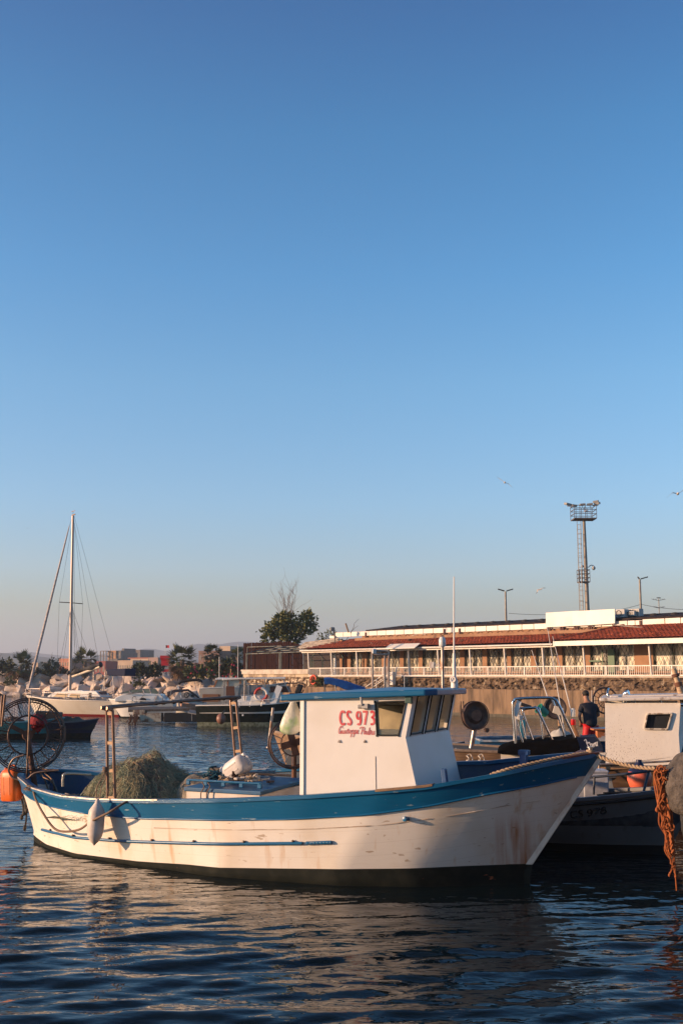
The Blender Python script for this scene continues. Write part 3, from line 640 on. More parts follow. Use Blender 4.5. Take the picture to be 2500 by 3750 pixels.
# second hauler wheel behind the wheelhouse
hc = boat.px(1072, 2722, .9); ax = (boat.inv.to_3x3() @ Vector((0.25, -1, 0.05))).normalized(); u_ = (Vector((0, 0, 1)) - ax * ax.z).normalized(); w_ = ax.cross(u_)
mb = MB(); mb.tube([hc + Vector((0, .05, -.12)), hc + Vector((0, .05, -.75))], .04, 10)
for k in range(4): mb.beam(ringpt(.0, 0, .03), ringpt(.19, k / 4 + .04, .03), .11, .03, ax)
h2 = boat.part('net_hauler', mb, rust_steel, smooth=40)
mb = MB()
for rad, r_, o_ in ((.40, .015, 0), (.375, .012, .05), (.36, .012, -.08), (.2, .012, .03)): mb.ring(hc + ax * o_, ax, rad, r_, 56, 6, u=u_)
boat.part('rim', mb, dark_steel, h2, smooth=60)
mb = MB()
for k in range(16): mb.tube([ringpt(.2, k / 16, .03), ringpt(.38, k / 16, .0)], .008, 5)
boat.part('spoke', mb, galv, h2, smooth=60)
mb = MB(); mb.tube([boat.px(1000, 2592, .9), boat.px(985, 2715, .9), boat.px(990, 2740, .9)], .024, 8); mb.blob(boat.px(981, 2737, .9), (.03, .03, .03), 1); boat.part('guard_tube', mb, galv, h2, smooth=60)
# ---------------------------------------------------------------- gear lying in and hanging from the near boat
def bw(p): return boat.W(p)
# long white fender
ft, fb = bw(boat.px(359, 2925, -1.60)), bw(boat.px(345, 3098, -1.60))
fx = (fb - ft).normalized(); Lf = (fb - ft).length
mb = MB(); mb.lathe([(.018, .0), (.03, .02), (.04, .06), (.075, .11), (.115, .17), (.124, .25), (.126, Lf * .6), (.124, Lf - .22), (.105, Lf - .14), (.065, Lf - .07), (.035, Lf - .04), (.0, Lf)], ft, fx, 24)
fend = single('fender', mb, M('dirty white vinyl', (0.66, 0.58, 0.52), 0.5, col2=(0.50, 0.40, 0.33), scale=7, lo=.4, hi=.75, bump=.1, bscale=12), 'long off-white sausage fender hanging against the stern side of the blue and white fishing boat', 'fender', loc=fb, smooth=50)
mb = MB(); kn = bw(boat.px(386, 2825, -1.38))
for dx in (-.02, .03): mb.tube(catmull([ft + Vector((dx, 0, .0)), ft.lerp(kn, .4) + Vector((dx * 1.4 - .03, -.02, 0)), ft.lerp(kn, .75) + Vector((dx, 0, 0)), kn], 5), .008, 6)
mb.tube(catmull([kn, kn + Vector((.07, -.02, -.35)), kn + Vector((.13, 0, -.55))], 5), .007, 6)
for k in range(4): mb.ring(kn + Vector((0, 0, .02 * k)), (.1, .1, 1), .036, .009, 14, 6)
single('fender_lanyard', mb, rope_brown, 'thin brown cord tying the white fender to the brown gantry post', 'rope', loc=kn, smooth=60)
# mooring line hanging in a bight over the stern quarter
mb = MB(); pp = [(123, 2898, -.86), (133, 2930, -1.02), (160, 2980, -1.2), (196, 3030, -1.28), (232, 3045, -1.36), (290, 3038, -1.44), (340, 3005, -1.7), (400, 2975, -1.76), (450, 2944, -1.6), (475, 2932, -1.5)]
pts = catmull([bw(boat.px(a, b_, l)) for a, b_, l in pp], 8)
mb.tube(pts, .018, 8); a = pts[-1]; mb.tube(catmull([a, a + Vector((.15, 0, .01)), a + Vector((.35, .15, .0))], 4), .018, 8)
single('mooring_rope', mb, rope_brown, 'brown rope sagging in a long loop down the white stern side and across the fender', 'rope', loc=pts[0], smooth=60)
# small coil of frayed rope on the gunwale and dark rope ends over the stern
mb = MB(); c = bw(boat.px(257, 2918, -1.13)); r1 = random.Random(3)
for k in range(9): mb.ring(c + Vector((r1.uniform(-.08, .08), r1.uniform(-.03, .03), r1.uniform(-.02, .03))), (r1.uniform(-.4, .4), r1.uniform(-.4, .4), 1), r1.uniform(.04, .10), .009, 16, 5)
single('rope_coil', mb, M('grey rope', (0.24, 0.20, 0.17), 0.9, bump=.5, bscale=90), 'small grey coil of frayed rope lying on the stern gunwale', 'rope', loc=c, smooth=60)
mb = MB(); c = bw(boat.px(115, 2890, -.8))
for k in range(7): mb.ring(c + Vector((r1.uniform(-.09, .09), r1.uniform(-.03, .05), r1.uniform(0, .04))), (r1.uniform(-.3, .3), r1.uniform(-.3, .3), 1), r1.uniform(.05, .11), .011, 16, 5)
single('rope_lashing', mb, rope_brown, 'brown rope turns lashed round the foot of the stern net hauler', 'rope', loc=c, smooth=60)
mb = MB()
for x0, y0, y1 in ((84, 2915, 2985), (92, 2910, 3045), (80, 2925, 3000), (97, 2920, 2975)):
    p0 = boat.px(x0, y0, -.25); p1 = boat.px(x0 + r1.uniform(-4, 6), y1, -.25); mb.tube(catmull([bw(p0), bw(p0.lerp(p1, .5) + Vector((.02, .02, 0))), bw(p1)], 6), .016, 6)
    mb.blob(bw(p0.lerp(p1, .9)), (.03, .03, .05), x0, .3)
single('stern_rope', mb, M('wet dark rope', (0.035, 0.028, 0.024), 0.7, bump=.5), 'dark wet rope ends dangling into the water from the stern', 'rope', loc=bw(boat.px(90, 2915, -.25)), smooth=60)
# jerrycans
def jerrycan(name, c, size, rot, col, label, mat):
    sx, sy, sz = size; r_ = Euler(rot).to_matrix(); T = Thing(name, label, 'jerrycan', c)
    mb = MB(); rows = []
    for z, k in ((-.5, .90), (-.47, .97), (-.2, 1.0), (.2, 1.0), (.36, .98), (.43, .86), (.5, .62)):
        pts = []
        for j in range(20):
            a = 2 * math.pi * j / 20; ca, sa = math.cos(a), math.sin(a); p = 5.0
            rr = (abs(ca) ** p + abs(sa) ** p) ** (-1 / p); pts.append(r_ @ Vector((ca * rr * sx / 2 * k, sa * rr * sy / 2 * k, z * sz)))
        rows.append(pts)
    mb.grid(rows, closed=True); k = 20; mb.f.append(tuple(range(k - 1, -1, -1))); mb.f.append(tuple(len(rows) * k - k + j for j in range(k))); mb.m += [0, 0]
    for s_ in (-1, 1): mb.beam(r_ @ Vector((s_ * sx * .18, -sy * .49, -sz * .3)), r_ @ Vector((s_ * sx * .18, -sy * .49, sz * .25)), sx * .06, sy * .05, r_ @ Vector((0, 1, 0)))
    T.part('body', mb, mat, smooth=50, bevel=.0)
    mb = MB(); mb.tube(catmull([r_ @ Vector((-.18 * sx, 0, .47 * sz)), r_ @ Vector((-.14 * sx, 0, .58 * sz)), r_ @ Vector((.2 * sx, 0, .58 * sz)), r_ @ Vector((.26 * sx, 0, .45 * sz))], 4), .018, 8); T.part('handle', mb, mat, smooth=60)
    mb = MB(); mb.tube([r_ @ Vector((-.34 * sx, 0, .42 * sz)), r_ @ Vector((-.36 * sx, 0, .53 * sz))], .032, 12); T.part('cap', mb, M('orange cap', (0.5, 0.16, 0.07), 0.5) if col == 'o' else white_paint, smooth=40)
    return T
jt, jb = bw(boat.px(45, 2818, -.2)), bw(boat.px(45, 2928, -.2))
jerrycan('jerrycan', (jt + jb) / 2, (.37, .27, .54), (R(2), R(-2), R(-28)), 'o', 'bright orange plastic jerrycan hung outside the stern under the net hauler', M('orange plastic', (0.72, 0.135, 0.015), 0.42, col2=(0.60, 0.12, 0.02), scale=4))
jc = bw(boat.px(868, 2812, -.25))
jerrycan('jerrycan', jc, (.29, .29, .46), (R(8), R(58), R(-25)), 'w', 'translucent white plastic jerrycan lying on the blue engine box', M('milky plastic', (0.62, 0.58, 0.55), 0.4, col2=(0.5, 0.46, 0.43), scale=5))
# plastic carrier bag on the wheelhouse's rear corner
c = bw(boat.px(1080, 2632, -1.02)); mb = MB(); rows = []
for i, (z, r_) in enumerate(((.30, .02), (.26, .035), (.2, .055), (.1, .10), (0, .135), (-.1, .15), (-.17, .135), (-.215, .08), (-.225, .01))):
    rows.append([c + Vector((math.cos(a) * r_ * (1 + .13 * math.sin(5 * a + i * .5)) - .05 + .10 * z, math.sin(a) * r_ * .7, z)) for a in [2 * math.pi * j / 24 for j in range(24)]])
mb.grid(rows, closed=True)
single('carrier_bag', mb, M('thin white plastic bag', (0.62, 0.60, 0.50), 0.35, col2=(0.22, 0.42, 0.14), scale=2.2, lo=.56, hi=.68, bump=.5, bscale=16, sss=.2), 'white and green plastic carrier bag hanging at the rear of the wheelhouse', 'bag', loc=c, smooth=180)
# fishing net heaped amidships with a pile of rope on top
c0 = boat.px(515, 2900, -.25); c0.z = .58
def net_h(x, y): 
    r_ = math.hypot((x - .05) / 1.12, y / 1.0); b_ = max(0.0, 1 - r_ ** 2.1) ** .75
    return b_ * (0.86 + .22 * mnoise.noise(Vector((x * 2.2, y * 2.2, 3))) - .13 * abs(mnoise.noise(Vector((x * 5 + y * 2, y * 5, 6)))) + .07 * mnoise.noise(Vector((x * 7, y * 7, 1))))
mb = MB(); n = 56; rows = []
for i in range(n + 1):
    row = []
    for j in range(n + 1):
        x, y = lerp(-1.12, 1.18, i / n), lerp(-1.0, 1.0, j / n); row.append(bw(c0 + Vector((x, y, net_h(x, y)))))
    rows.append(row)
mb.grid(rows)
r2 = random.Random(11)
netm = M('pale green nylon net', (0.15, 0.175, 0.115), 0.85, col2=(0.23, 0.19, 0.115), scale=6, lo=.4, hi=.6, bump=1.0, bscale=45, bdist=.02)
netT = single('fishing_net', mb, netm, 'heap of pale green fishing net piled amidships behind the brown gantry', 'net', loc=bw(c0), smooth=180)
mb = MB(); w0 = bw(c0)
for k in range(1300):
    a = r2.uniform(0, 6.28); rr = math.sqrt(r2.random()) * 1.05; x, y = rr * math.cos(a) * 1.05, rr * math.sin(a) * .95; h = net_h(x, y) + r2.uniform(.0, .05); pts = []
    dx, dy = r2.uniform(-.3, .3), r2.uniform(-.3, .3); lift = r2.uniform(0, .11)
    for j in range(7):
        u = j / 6; xx, yy = x + dx * u + .05 * math.sin(u * 7 + k), y + dy * u + .05 * math.cos(u * 6 + k); pts.append(bw(c0 + Vector((xx, yy, max(net_h(xx, yy), 0) + .008 + lift * math.sin(u * 3.14)))) - w0)
    mb.tube(pts, .0026, 3, caps=False)
o = mb.build('loose_mesh', M('nylon strand', (0.27, 0.30, 0.20), 0.7, col2=(0.34, 0.27, 0.16), scale=4), netT); o['kind'] = 'stuff'
mb = MB(); pk = c0 + Vector((.15, -.1, 0))
for k in range(26):
    a = r2.uniform(0, 6.28); cx, cy = r2.gauss(.12, .17), r2.gauss(-.12, .17); ra, rb = r2.uniform(.08, .30), r2.uniform(.06, .18); ph = r2.uniform(0, 6.28); pts = []
    for j in range(18):
        t = ph + j / 18 * r2.choice((5.0, 6.0)); x, y = cx + ra * math.cos(t) * math.cos(a) - rb * math.sin(t) * math.sin(a), cy + ra * math.cos(t) * math.sin(a) + rb * math.sin(t) * math.cos(a)
        pts.append(bw(c0 + Vector((x, y, net_h(x, y) + .012 + .02 * r2.random()))))
    mb.tube(catmull(pts, 3), .0095, 5)
for k in range(9):
    x, y = r2.uniform(.1, .4), r2.uniform(-.3, 0); pts = []
    for j in range(10):
        x += r2.uniform(.0, .10); y += r2.uniform(-.12, .05); pts.append(bw(c0 + Vector((x, y, max(0, net_h(x, y)) + .015))))
    mb.tube(catmull(pts, 3), .009, 5)
single('rope_pile', mb, M('tan net rope', (0.30, 0.21, 0.14), 0.9, col2=(0.2, 0.15, 0.10), scale=30, bump=.5, bscale=100), 'loops of tan rope lying tangled on top of the green net heap', 'rope', loc=bw(c0 + Vector((.1, -.1, .85))), smooth=60)
# pale net drawn over the stern end of the engine box
c1 = boat.px(735, 2878, -.1); mb = MB(); rows = []
for i in range(25):
    row = []
    for j in range(25):
        x, y = lerp(-.55, .5, i / 24), lerp(-.5, .5, j / 24); q = max(0, 1 - (x / .56) ** 2 - (y / .52) ** 2) ** .6; row.append(bw(Vector((c1.x + x, c1.y + y, .8 + q * (.42 + .12 * mnoise.noise(Vector((x * 5, y * 5, 8))))))))
    rows.append(row)
mb.grid(rows)
for k in range(140):
    x, y = r2.uniform(-.5, .5), r2.uniform(-.4, .4); q = max(0, 1 - (x / .56) ** 2 - (y / .52) ** 2) ** .6; p = bw(Vector((c1.x + x, c1.y + y, .8 + q * .44)))
    mb.tube([p, p + Vector((r2.uniform(-.1, .1), r2.uniform(-.1, .1), r2.uniform(0, .06))), p + Vector((r2.uniform(-.2, .2), r2.uniform(-.1, .1), r2.uniform(-.05, .05)))], .002, 3)
single('pale_net', mb, M('bleached net', (0.36, 0.30, 0.22), 0.85, col2=(0.24, 0.19, 0.13), scale=12, bump=.8, bscale=50), 'small heap of bleached pale net between the green net and the engine box', 'net', loc=bw(c1), smooth=180)
# clutter on the engine box
def scatter(name, label, cat, px, py, y, mat, n, rad, thick, zs, seed, flat=.35):
    r_ = random.Random(seed); c = bw(boat.px(px, py, y)); mb = MB()
    for k in range(n):
        p = c + Vector((r_.gauss(0, rad), r_.gauss(0, rad * .5), r_.uniform(0, zs))); pts = [p]
        for j in range(5): p = p + Vector((r_.uniform(-1, 1) * rad * .7, r_.uniform(-1, 1) * rad * .5, r_.uniform(-1, 1) * zs * .5)); p.z = max(p.z, c.z); pts.append(p.copy())
        mb.tube(catmull(pts, 3), thick, 6)
    return single(name, mb, mat, label, cat, loc=c, smooth=60)
scatter('teal_cord', 'tangle of dark teal cord lying on the engine box lid', 'rope', 795, 2854, -.3, M('teal cord', (0.012, 0.075, 0.10), 0.8), 24, .14, .011, .12, 4)
scatter('rope_bundle', 'bundle of tan and brown rope ends in front of the white jerrycan', 'rope', 850, 2862, -.55, rope_tan, 12, .16, .013, .05, 5)
scatter('dark_rag', 'dark brown rags and line bunched against the white jerrycan', 'rags', 868, 2862, -.55, M('dark rag', (0.05, 0.025, 0.018), 0.9), 7, .05, .018, .08, 6)
scatter('white_rag', 'twisted off-white cloth at the front edge of the engine box lid', 'rags', 940, 2858, -.45, M('off white cloth', (0.5, 0.43, 0.36), 0.9, bump=.5), 8, .08, .018, .05, 7)
mb = MB(); mb.box(bw(boat.px(808, 2825, -.1)), (.3, .2, .13), rot=(0, 0, -.5)); single('battery', mb, M('black red plastic', (0.02, 0.012, 0.012), 0.5, col2=(0.25, 0.02, 0.02), scale=6, lo=.62, hi=.66), 'small black and red box tucked behind the white jerrycan', 'box', loc=bw(boat.px(808, 2825, -.1)), bevel=.015)
a, b_ = bw(boat.px(895, 2832, -.1)), bw(boat.px(1066, 2840, .1)); mb = MB(); mb.tube([a, b_], .018, 8); single('wooden_pole', mb, M('brown pole wood', (0.30, 0.16, 0.09), 0.6, col2=(0.4, 0.24, 0.14), scale=6), 'brown wooden pole lying across the engine box lid', 'pole', loc=a, smooth=60)
mb = MB(); a, b_ = bw(boat.px(900, 2833, .3)), bw(boat.px(1008, 2828, .5)); mb.beam(a, b_, .14, .06); single('blue_plank', mb, blue_in, 'dull blue plank lying behind the wooden pole on the engine box', 'plank', loc=a, bevel=.006)
mb = MB()
for px in (736, 757): mb.tube(catmull([bw(boat.px(px + 4, 2866, -.96)), bw(boat.px(px + 12, 2880, -.965)), bw(boat.px(px, 2905, -.965)), bw(boat.px(px + 1, 2935, -.965))], 5), .009, 6)
single('hanging_cord', mb, rope_brown, 'two thin cords hanging down the white side of the engine box', 'rope', loc=bw(boat.px(740, 2866, -.96)), smooth=60)
# line made fast to the bow bollard and led ashore
bol = bw(Vector((.88, 0, 1.775))); kn = at(2398, 2814, 14.35)
def sag(a, b_, s, n=14): return [a.lerp(b_, i / n) - Vector((0, 0, s * 4 * (i / n) * (1 - i / n))) for i in range(n + 1)]
def laid(mb, pts, r, lay=.12, n=6):          # two strands twisted round each other
    P = catmull(pts, 4); L_ = 0.0; prev = P[0]; A = [[], []]; cnt = 0
    for i, p in enumerate(P):
        L_ += (p - prev).length; d = (P[min(i + 1, len(P) - 1)] - P[max(0, i - 1)]).normalized(); u = d.orthogonal().normalized() if abs(d.z) > .95 else d.cross(Vector((0, 0, 1))).normalized(); w_ = d.cross(u); prev = p
        for s_ in (0, 1):
            a = 2 * math.pi * L_ / lay + math.pi * s_; A[s_].append(p + (u * math.cos(a) + w_ * math.sin(a)) * r * .5)
    for q in A: mb.tube(q, r * .62, n)
mb = MB(); laid(mb, sag(bol, kn, .05, 40), .026)
for k in range(3): mb.ring(bol + Vector((0, 0, -.01 + k * .015)), (0.1, 0, 1), .045, .014, 18, 6)
laid(mb, catmull([bol, bw(hull_pt(.03, ('n', 1), 1) + Vector((0, .1, .07))), bw(hull_pt(.06, ('n', 1), 1) + Vector((0, .06, .07))), bw(hull_pt(.1, ('n', 1), 1) + Vector((0, .05, .06))), bw(hull_pt(.125, ('n', 1), 1) + Vector((0, .1, .03)))], 10), .022)
single('mooring_rope', mb, rope_tan, 'taut tan rope from the bow bollard to the bundle of orange ropes', 'rope', loc=bol, smooth=60)
r3 = random.Random(8); mb = MB()
for k in range(34):
    x0, y0 = r3.uniform(2395, 2438), r3.uniform(2808, 2832); L_ = r3.choice((90, 140, 200, 260, 330, 380, 420)) * r3.uniform(.8, 1.1); pts = []
    for j in range(9):
        u = j / 8; y = y0 + L_ * u; xx = lerp(x0, lerp(2425, 2472, min(1, (y - 2810) / 450)) + r3.gauss(0, 9), u) + r3.gauss(0, 3); pts.append(at(xx, y, 14.35 + r3.uniform(-.06, .06)))
    mb.tube(catmull(pts, 4), r3.choice((.004, .006, .010)), 5); mb.blob(pts[-1], (.016, .014, .022), k, .4, sub=1)
for x0, x1, y1 in ((2396, 2412, 2935), (2406, 2420, 2900), (2430, 2404, 2965)):
    pts = catmull([at(x0 + 14, 2818, 14.3), at(x0 - 2, 2835, 14.3), at(lerp(x0, x1, .5), lerp(2835, y1, .5), 14.28), at(x1, y1, 14.3)], 6); mb.tube(pts, .013, 6); mb.blob(pts[-1], (.028, .025, .035), x0, .3)
laid(mb, [at(2440, 2890, 14.3), at(2448, 2990, 14.28), at(2456, 3080, 14.3), at(2462, 3125, 14.3)], .03); mb.tube(catmull([at(2455, 2900, 14.32), at(2462, 3050, 14.3), at(2468, 3150, 14.33), at(2476, 3262, 14.35)], 6), .010, 6)
for k in range(14):
    a = r3.uniform(0, .55); p = at(lerp(2425, 2455, a) + r3.gauss(0, 6), 2815 + a * 420, 14.28); mb.ring(p, (r3.uniform(-1, 1), r3.uniform(-1, 1), r3.uniform(-.6, .6)), r3.uniform(.03, .065), r3.uniform(.007, .011), 14, 6)
single('rope_tangle', mb, rope_orange, 'hanging tangle of knotted orange ropes trailing down to the water', 'rope', loc=kn, smooth=60)
# ---------------------------------------------------------------- other boats: one hull builder
def ghull(T, L, B, zb, zm, zs, hullm, bootm, gunm, inm, transom=.7, rake=.5, boot=.08, deck=.35, bow_full=2.2, names=('hull', 'boot_stripe', 'gunwale', 'inside'), gw=.09, gt=.05, stern_rake=.0, flare=.78, closed_deck=False, band=None):
    """x forward from the transom (0) to the stem head (L), y to port, z up from the water"""
    def bs(t):
        k = (1 - max(0, (t - .35) / .65) ** bow_full) if t > .35 else lerp(transom, 1, math.sin(min(1, t / .35) * math.pi / 2))
        return B / 2 * k
    def zsh(t): return zm + (zb - zm) * max(0, (t - .4) / .6) ** 1.8 + (zs - zm) * max(0, (.4 - t) / .4) ** 2
    def pt(t, f, sd):
        z = lerp(-.35, zsh(t), f); g = max(0, min(1, (z + .35) / (zsh(t) + .35))); q = g ** .55
        x = t * L; x -= (1 - max(0, z) / zb) * rake * max(0, (t - .55) / .45) ** 1.5; x += stern_rake * (1 - max(0, z) / zs) * max(0, 1 - t / .12)
        y = bs(t) * lerp(flare * (.55 + .45 * q), 1, g ** .8) * (q if t < .9 else q ** 1.2)
        return Vector((x, y * sd, z))
    n = 36; ts = [i / n for i in range(n + 1)]
    def fz(t, z): return (z + .35) / (zsh(t) + .35)
    mb = MB(); mbt = MB(); mbb = MB()
    for sd in (1, -1):
        rows = [[pt(t, lerp(fz(t, boot), 1, k / 6), sd) for t in ts] for k in range(7)]; mb.grid(rows if sd < 0 else [r_[::-1] for r_ in rows])
        rows = [[pt(t, lerp(0, fz(t, boot), k / 3), sd) for t in ts] for k in range(4)]; mbt.grid(rows if sd < 0 else [r_[::-1] for r_ in rows])
    tr = [pt(0, lerp(fz(0, boot), 1, k / 6), 1) for k in range(7)] + [pt(0, lerp(fz(0, boot), 1, k / 6), -1) for k in range(6, -1, -1)]; mb.add(tr, [tuple(range(len(tr)))])
    o = T.part(names[0], mb, hullm, smooth=50); uvmap(o, fu=lambda c: (c.x, c.z - .5 * zsh(c.x / L)))
    T.part(names[1], mbt, bootm, smooth=50)
    mb = MB()
    for sd in (1, -1):
        A = [pt(t, 1, sd) for t in ts]; A = [Vector((p.x, p.y + sd * .02 if t < .97 else p.y, p.z + .02)) for p, t in zip(A, ts)]; I = [Vector((p.x, p.y * max(0, 1 - (gw + .02) / max(abs(p.y), .03)), p.z)) for p in A]
        swept(mb, A, I, gt)
    a, b_ = pt(0, 1, 1), pt(0, 1, -1); mb.beam(a + Vector((gw / 2, 0, 0)), b_ + Vector((gw / 2, 0, 0)), gw, gt)
    T.part(names[2], mb, gunm, smooth=30)
    mb = MB(); zd = lambda t: (zsh(t) - .02 if closed_deck else min(zsh(t) - .1, deck))
    for sd in (1, -1): mb.grid([[Vector((p.x, p.y * .93 - sd * .02 * (p.y != 0), lerp(zd(t), p.z - .02, k))) for t, p in [(t, pt(t, lerp(fz(t, zd(t)), 1, k), sd)) for t in ts[1:-1]]] for k in (0, .5, 1)])
    D = [[Vector((p.x, p.y * .93, zd(t))) for t, p in [(t, pt(t, fz(t, zd(t)), sd)) for t in ts[1:-1]]] for sd in (1, -1)]; mb.grid(D)
    T.part(names[3], mb, inm, smooth=40)
    return pt, zsh
def stroke_text(on, glyphs, w, nrm, mats, T, name, k=5):
    mb = MB()
    for st in glyphs: mb.ribbon([on(p.x, p.y) for p in catmull([(a, b_, 0) for a, b_ in st], k)], w, nrm)
    return T.part(name, mb, mats)
white_gel = M('white gelcoat', (0.76, 0.74, 0.70), 0.22, col2=(0.70, 0.67, 0.62), scale=2)
cream_hull = M('cream hull paint', (0.72, 0.66, 0.57), 0.2, col2=(0.66, 0.59, 0.49), scale=1.2)
black_hull = M('black green hull paint', (0.016, 0.022, 0.018), 0.14, col2=(0.03, 0.035, 0.03), scale=3, bump=.05, bscale=3)
# ---- number 978: dark open boat moored alongside
cs = Thing('open_boat', 'open wooden boat with a dark shaded hull numbered CS 978 behind the blue bow', 'boat', (-.12, 20.2, 0), R(-22.5))
cpt, czs = ghull(cs, 6.25, 2.2, 1.08, .78, .8, hull_paint('shaded grey white hull paint', (0.19, 0.18, 0.17), (0.14, 0.135, 0.13), (0.10, 0.075, 0.06)), M('black bottom paint', (0.01, 0.01, 0.011), 0.5), M('grey gunwale paint', (0.13, 0.13, 0.14), 0.5, col2=(0.12, 0.13, 0.14), scale=9), M('dark inside paint', (0.035, 0.04, 0.05), 0.6, col2=(0.10, 0.10, 0.10), scale=6), transom=.55, rake=.55, boot=.14)  # hull colour darkened to carry the shade of the near boat
mb = MB()
for sd in (1, -1):
    mb.tube([cpt(t, .93, sd) + Vector((0, sd * .015, 0)) for t in [i / 30 for i in range(2, 30)]], .018, 6)
cs.part('rub_rail', mb, black_rub, smooth=60)
def cs_on(px, py):      # point of the hull side under a pixel
    best = None
    for i in range(60, 100):
        t = i / 100
        for j in range(55, 96, 2):
            p = cs.W(cpt(t, j / 100, -1)); q = p - Vector((0, 0, EYE)); f = q.y * _c + q.z * _s; X = 1250 + F_PX * q.x / f; Y = 1875 - F_PX * (-q.y * _s + q.z * _c) / f
            e = (X - px) ** 2 + (Y - py) ** 2
            if best is None or e < best[0]: best = (e, t, j / 100)
    return best[1], best[2]
T0, F0 = cs_on(2093, 2998); T1, _ = cs_on(2225, 2960); _, F1 = cs_on(2150, 2957)
def cs_text(cx, cy):
    u = (cx - 850) / 240; v = (940 - cy) / 45
    return cpt(lerp(T0, T1, u), lerp(F0 + .005, F0 + .105, v) + .02 * u, -1) + Vector((0, -.012, 0))
G978 = [[(893, 902), (872, 899), (853, 906), (851, 922), (856, 935), (875, 939), (893, 934)], [(930, 902), (915, 899), (903, 908), (915, 917), (930, 925), (925, 936), (903, 937)],
 [(992, 910), (978, 900), (964, 908), (968, 920), (985, 920), (993, 910), (993, 922), (985, 934), (968, 936)], [(1000, 903), (1020, 901), (1042, 899), (1030, 912), (1015, 932)], [(1068, 915), (1054, 907), (1066, 897), (1082, 903), (1068, 915), (1053, 922), (1062, 932), (1085, 928), (1086, 918), (1068, 915)]]
stroke_text(cs_text, G978, .024, (-.2, -1, 0), M('black letter paint', (0.006, 0.006, 0.007), 0.5), cs, 'registration_number', 4)
mb = MB(); a = cs.L(at(2195, 2905, 18.9)); mb.box(a + Vector((-.12, .15, .12)), (.42, .42, .42), rot=(0, 0, R(20))); mb.box(a + Vector((-.55, .1, .0)), (.6, .6, .35), rot=(0, 0, R(20))); mb.box(a + Vector((-.12, .15, .35)), (.44, .44, .05), rot=(0, 0, R(20)))
cs.part('storage_box', mb, M('grey white plastic', (0.55, 0.56, 0.58), 0.4, col2=(0.4, 0.4, 0.42), scale=8), bevel=.02)
mb = MB(); mb.tube(catmull([cs.L(at(2090, 2852, 18.8)), cs.L(at(2180, 2845, 18.6)), cs.L(at(2330, 2830, 18.3)), cs.L(at(2470, 2806, 18.2))], 5), .022, 8); mb.tube([cs.L(at(2374, 2826, 18.3)), cs.L(at(2353, 2906, 18.1))], .022, 8); mb.tube([cs.L(at(2175, 2845, 18.6)), cs.L(at(2172, 2910, 18.6))], .018, 8); mb.tube([cs.L(at(2470, 2806, 18.2)), cs.L(at(2466, 2890, 18.1))], .02, 8)
cs.part('side_rail', mb, M('dark painted rail', (0.04, 0.05, 0.07), 0.35), smooth=60)
mb = MB(); p = cs.L(at(2250, 2905, 18.6))
for k in range(8): mb.tube(catmull([p + Vector((rng.gauss(0, .15), rng.gauss(0, .08), rng.uniform(-.05, .02))) for j in range(5)], 4), .014, 5)
single('dark_line', MB().add([cs.W(v) for v in mb.v], mb.f), black_rub, 'loose dark line and tools on the foredeck of the CS 978 boat', 'rope', loc=cs.W(p), smooth=60)
# ---- orange buoy between the boats
bc = at(2340, 2846, 19.9); by = Thing('buoy', 'large orange mooring buoy with a dark blue top beside the railed boats', 'buoy', bc)
by.part('float', MB().lathe([(0, -.25), (.1, -.235), (.18, -.16), (.215, -.05), (.215, .03), (.19, .1)], (0, 0, 0), n=28), M('orange vinyl', (0.72, 0.15, 0.08), 0.4), smooth=60)
by.part('cap', MB().lathe([(.192, .1), (.15, .16), (.09, .2), (.05, .27), (.05, .30), (0, .30)], (0, 0, 0), n=28), M('navy vinyl', (0.012, 0.014, 0.05), 0.4), smooth=60)
# ---- white cabin boat with the square window
kb = Thing('cabin_boat', 'old white cabin boat with peeling paint and one square window', 'fishing boat', (4.72, 23.85, 0), R(-15))
kpt, kzs = ghull(kb, 7.5, 2.5, 1.5, 1.02, 1.0, M('dark brown hull', (0.09, 0.05, 0.03), 0.55, col2=(0.16, 0.10, 0.06), scale=4, stretch=(.5, 3, 3)), boot_paint, M('dark wet rail', (0.045, 0.035, 0.03), 0.5, col2=(0.12, 0.08, 0.05), scale=8), M('grey deck paint', (0.2, 0.19, 0.18), 0.7, col2=(0.3, 0.26, 0.22), scale=5), transom=.8, rake=.8, deck=.55)
yk = kb.L(at(2300, 2690, 22.55)).y
def K(px, py, y=yk): return kb.px(px, py, y)
a0, a1, a2, a3 = K(2216, 2800), K(2488, 2768), K(2483, 2690), K(2490, 2574); a4 = K(2213, 2574)
w1, w2, w3, w4 = K(2369, 2614), K(2458, 2612), K(2441, 2670), K(2358, 2669)
mb = MB(); dn = Vector((0, 0, -.14))
mb.add([a4, K(2362, 2574), w1, w4, K(2358, 2790), a0], [(0, 1, 2, 3, 4, 5)]); mb.add([K(2362, 2574), a3, w2, w1], [(0, 1, 2, 3)]); mb.add([a3, a2, w3, w2], [(0, 1, 2, 3)]); mb.add([w4, w3, a2, a1, K(2358, 2790)], [(0, 1, 2, 3, 4)])
mb.quad(a0, a0 + dn, a1 + dn, a1); bk = Vector((0, 1.9, 0))
mb.quad(a4, a0, a0 + bk, a4 + bk); mb.quad(a1, a2, a2 + bk + Vector((.25, 0, 0)), a1 + bk); mb.quad(a2, a3, a3 + bk + Vector((.25, 0, 0)), a2 + bk + Vector((.25, 0, 0))); mb.quad(a4 + bk, a0 + bk, a1 + bk, a3 + bk)
peel = M('peeling cream paint', (0.80, 0.74, 0.66), 0.55, col2=(0.77, 0.70, 0.61), scale=2, bump=.2, bscale=10)
t = peel.node_tree; b_ = t.nodes['Principled BSDF']; src = b_.inputs['Base Color'].links[0].from_socket; tc = t.nodes.new('ShaderNodeTexCoord')
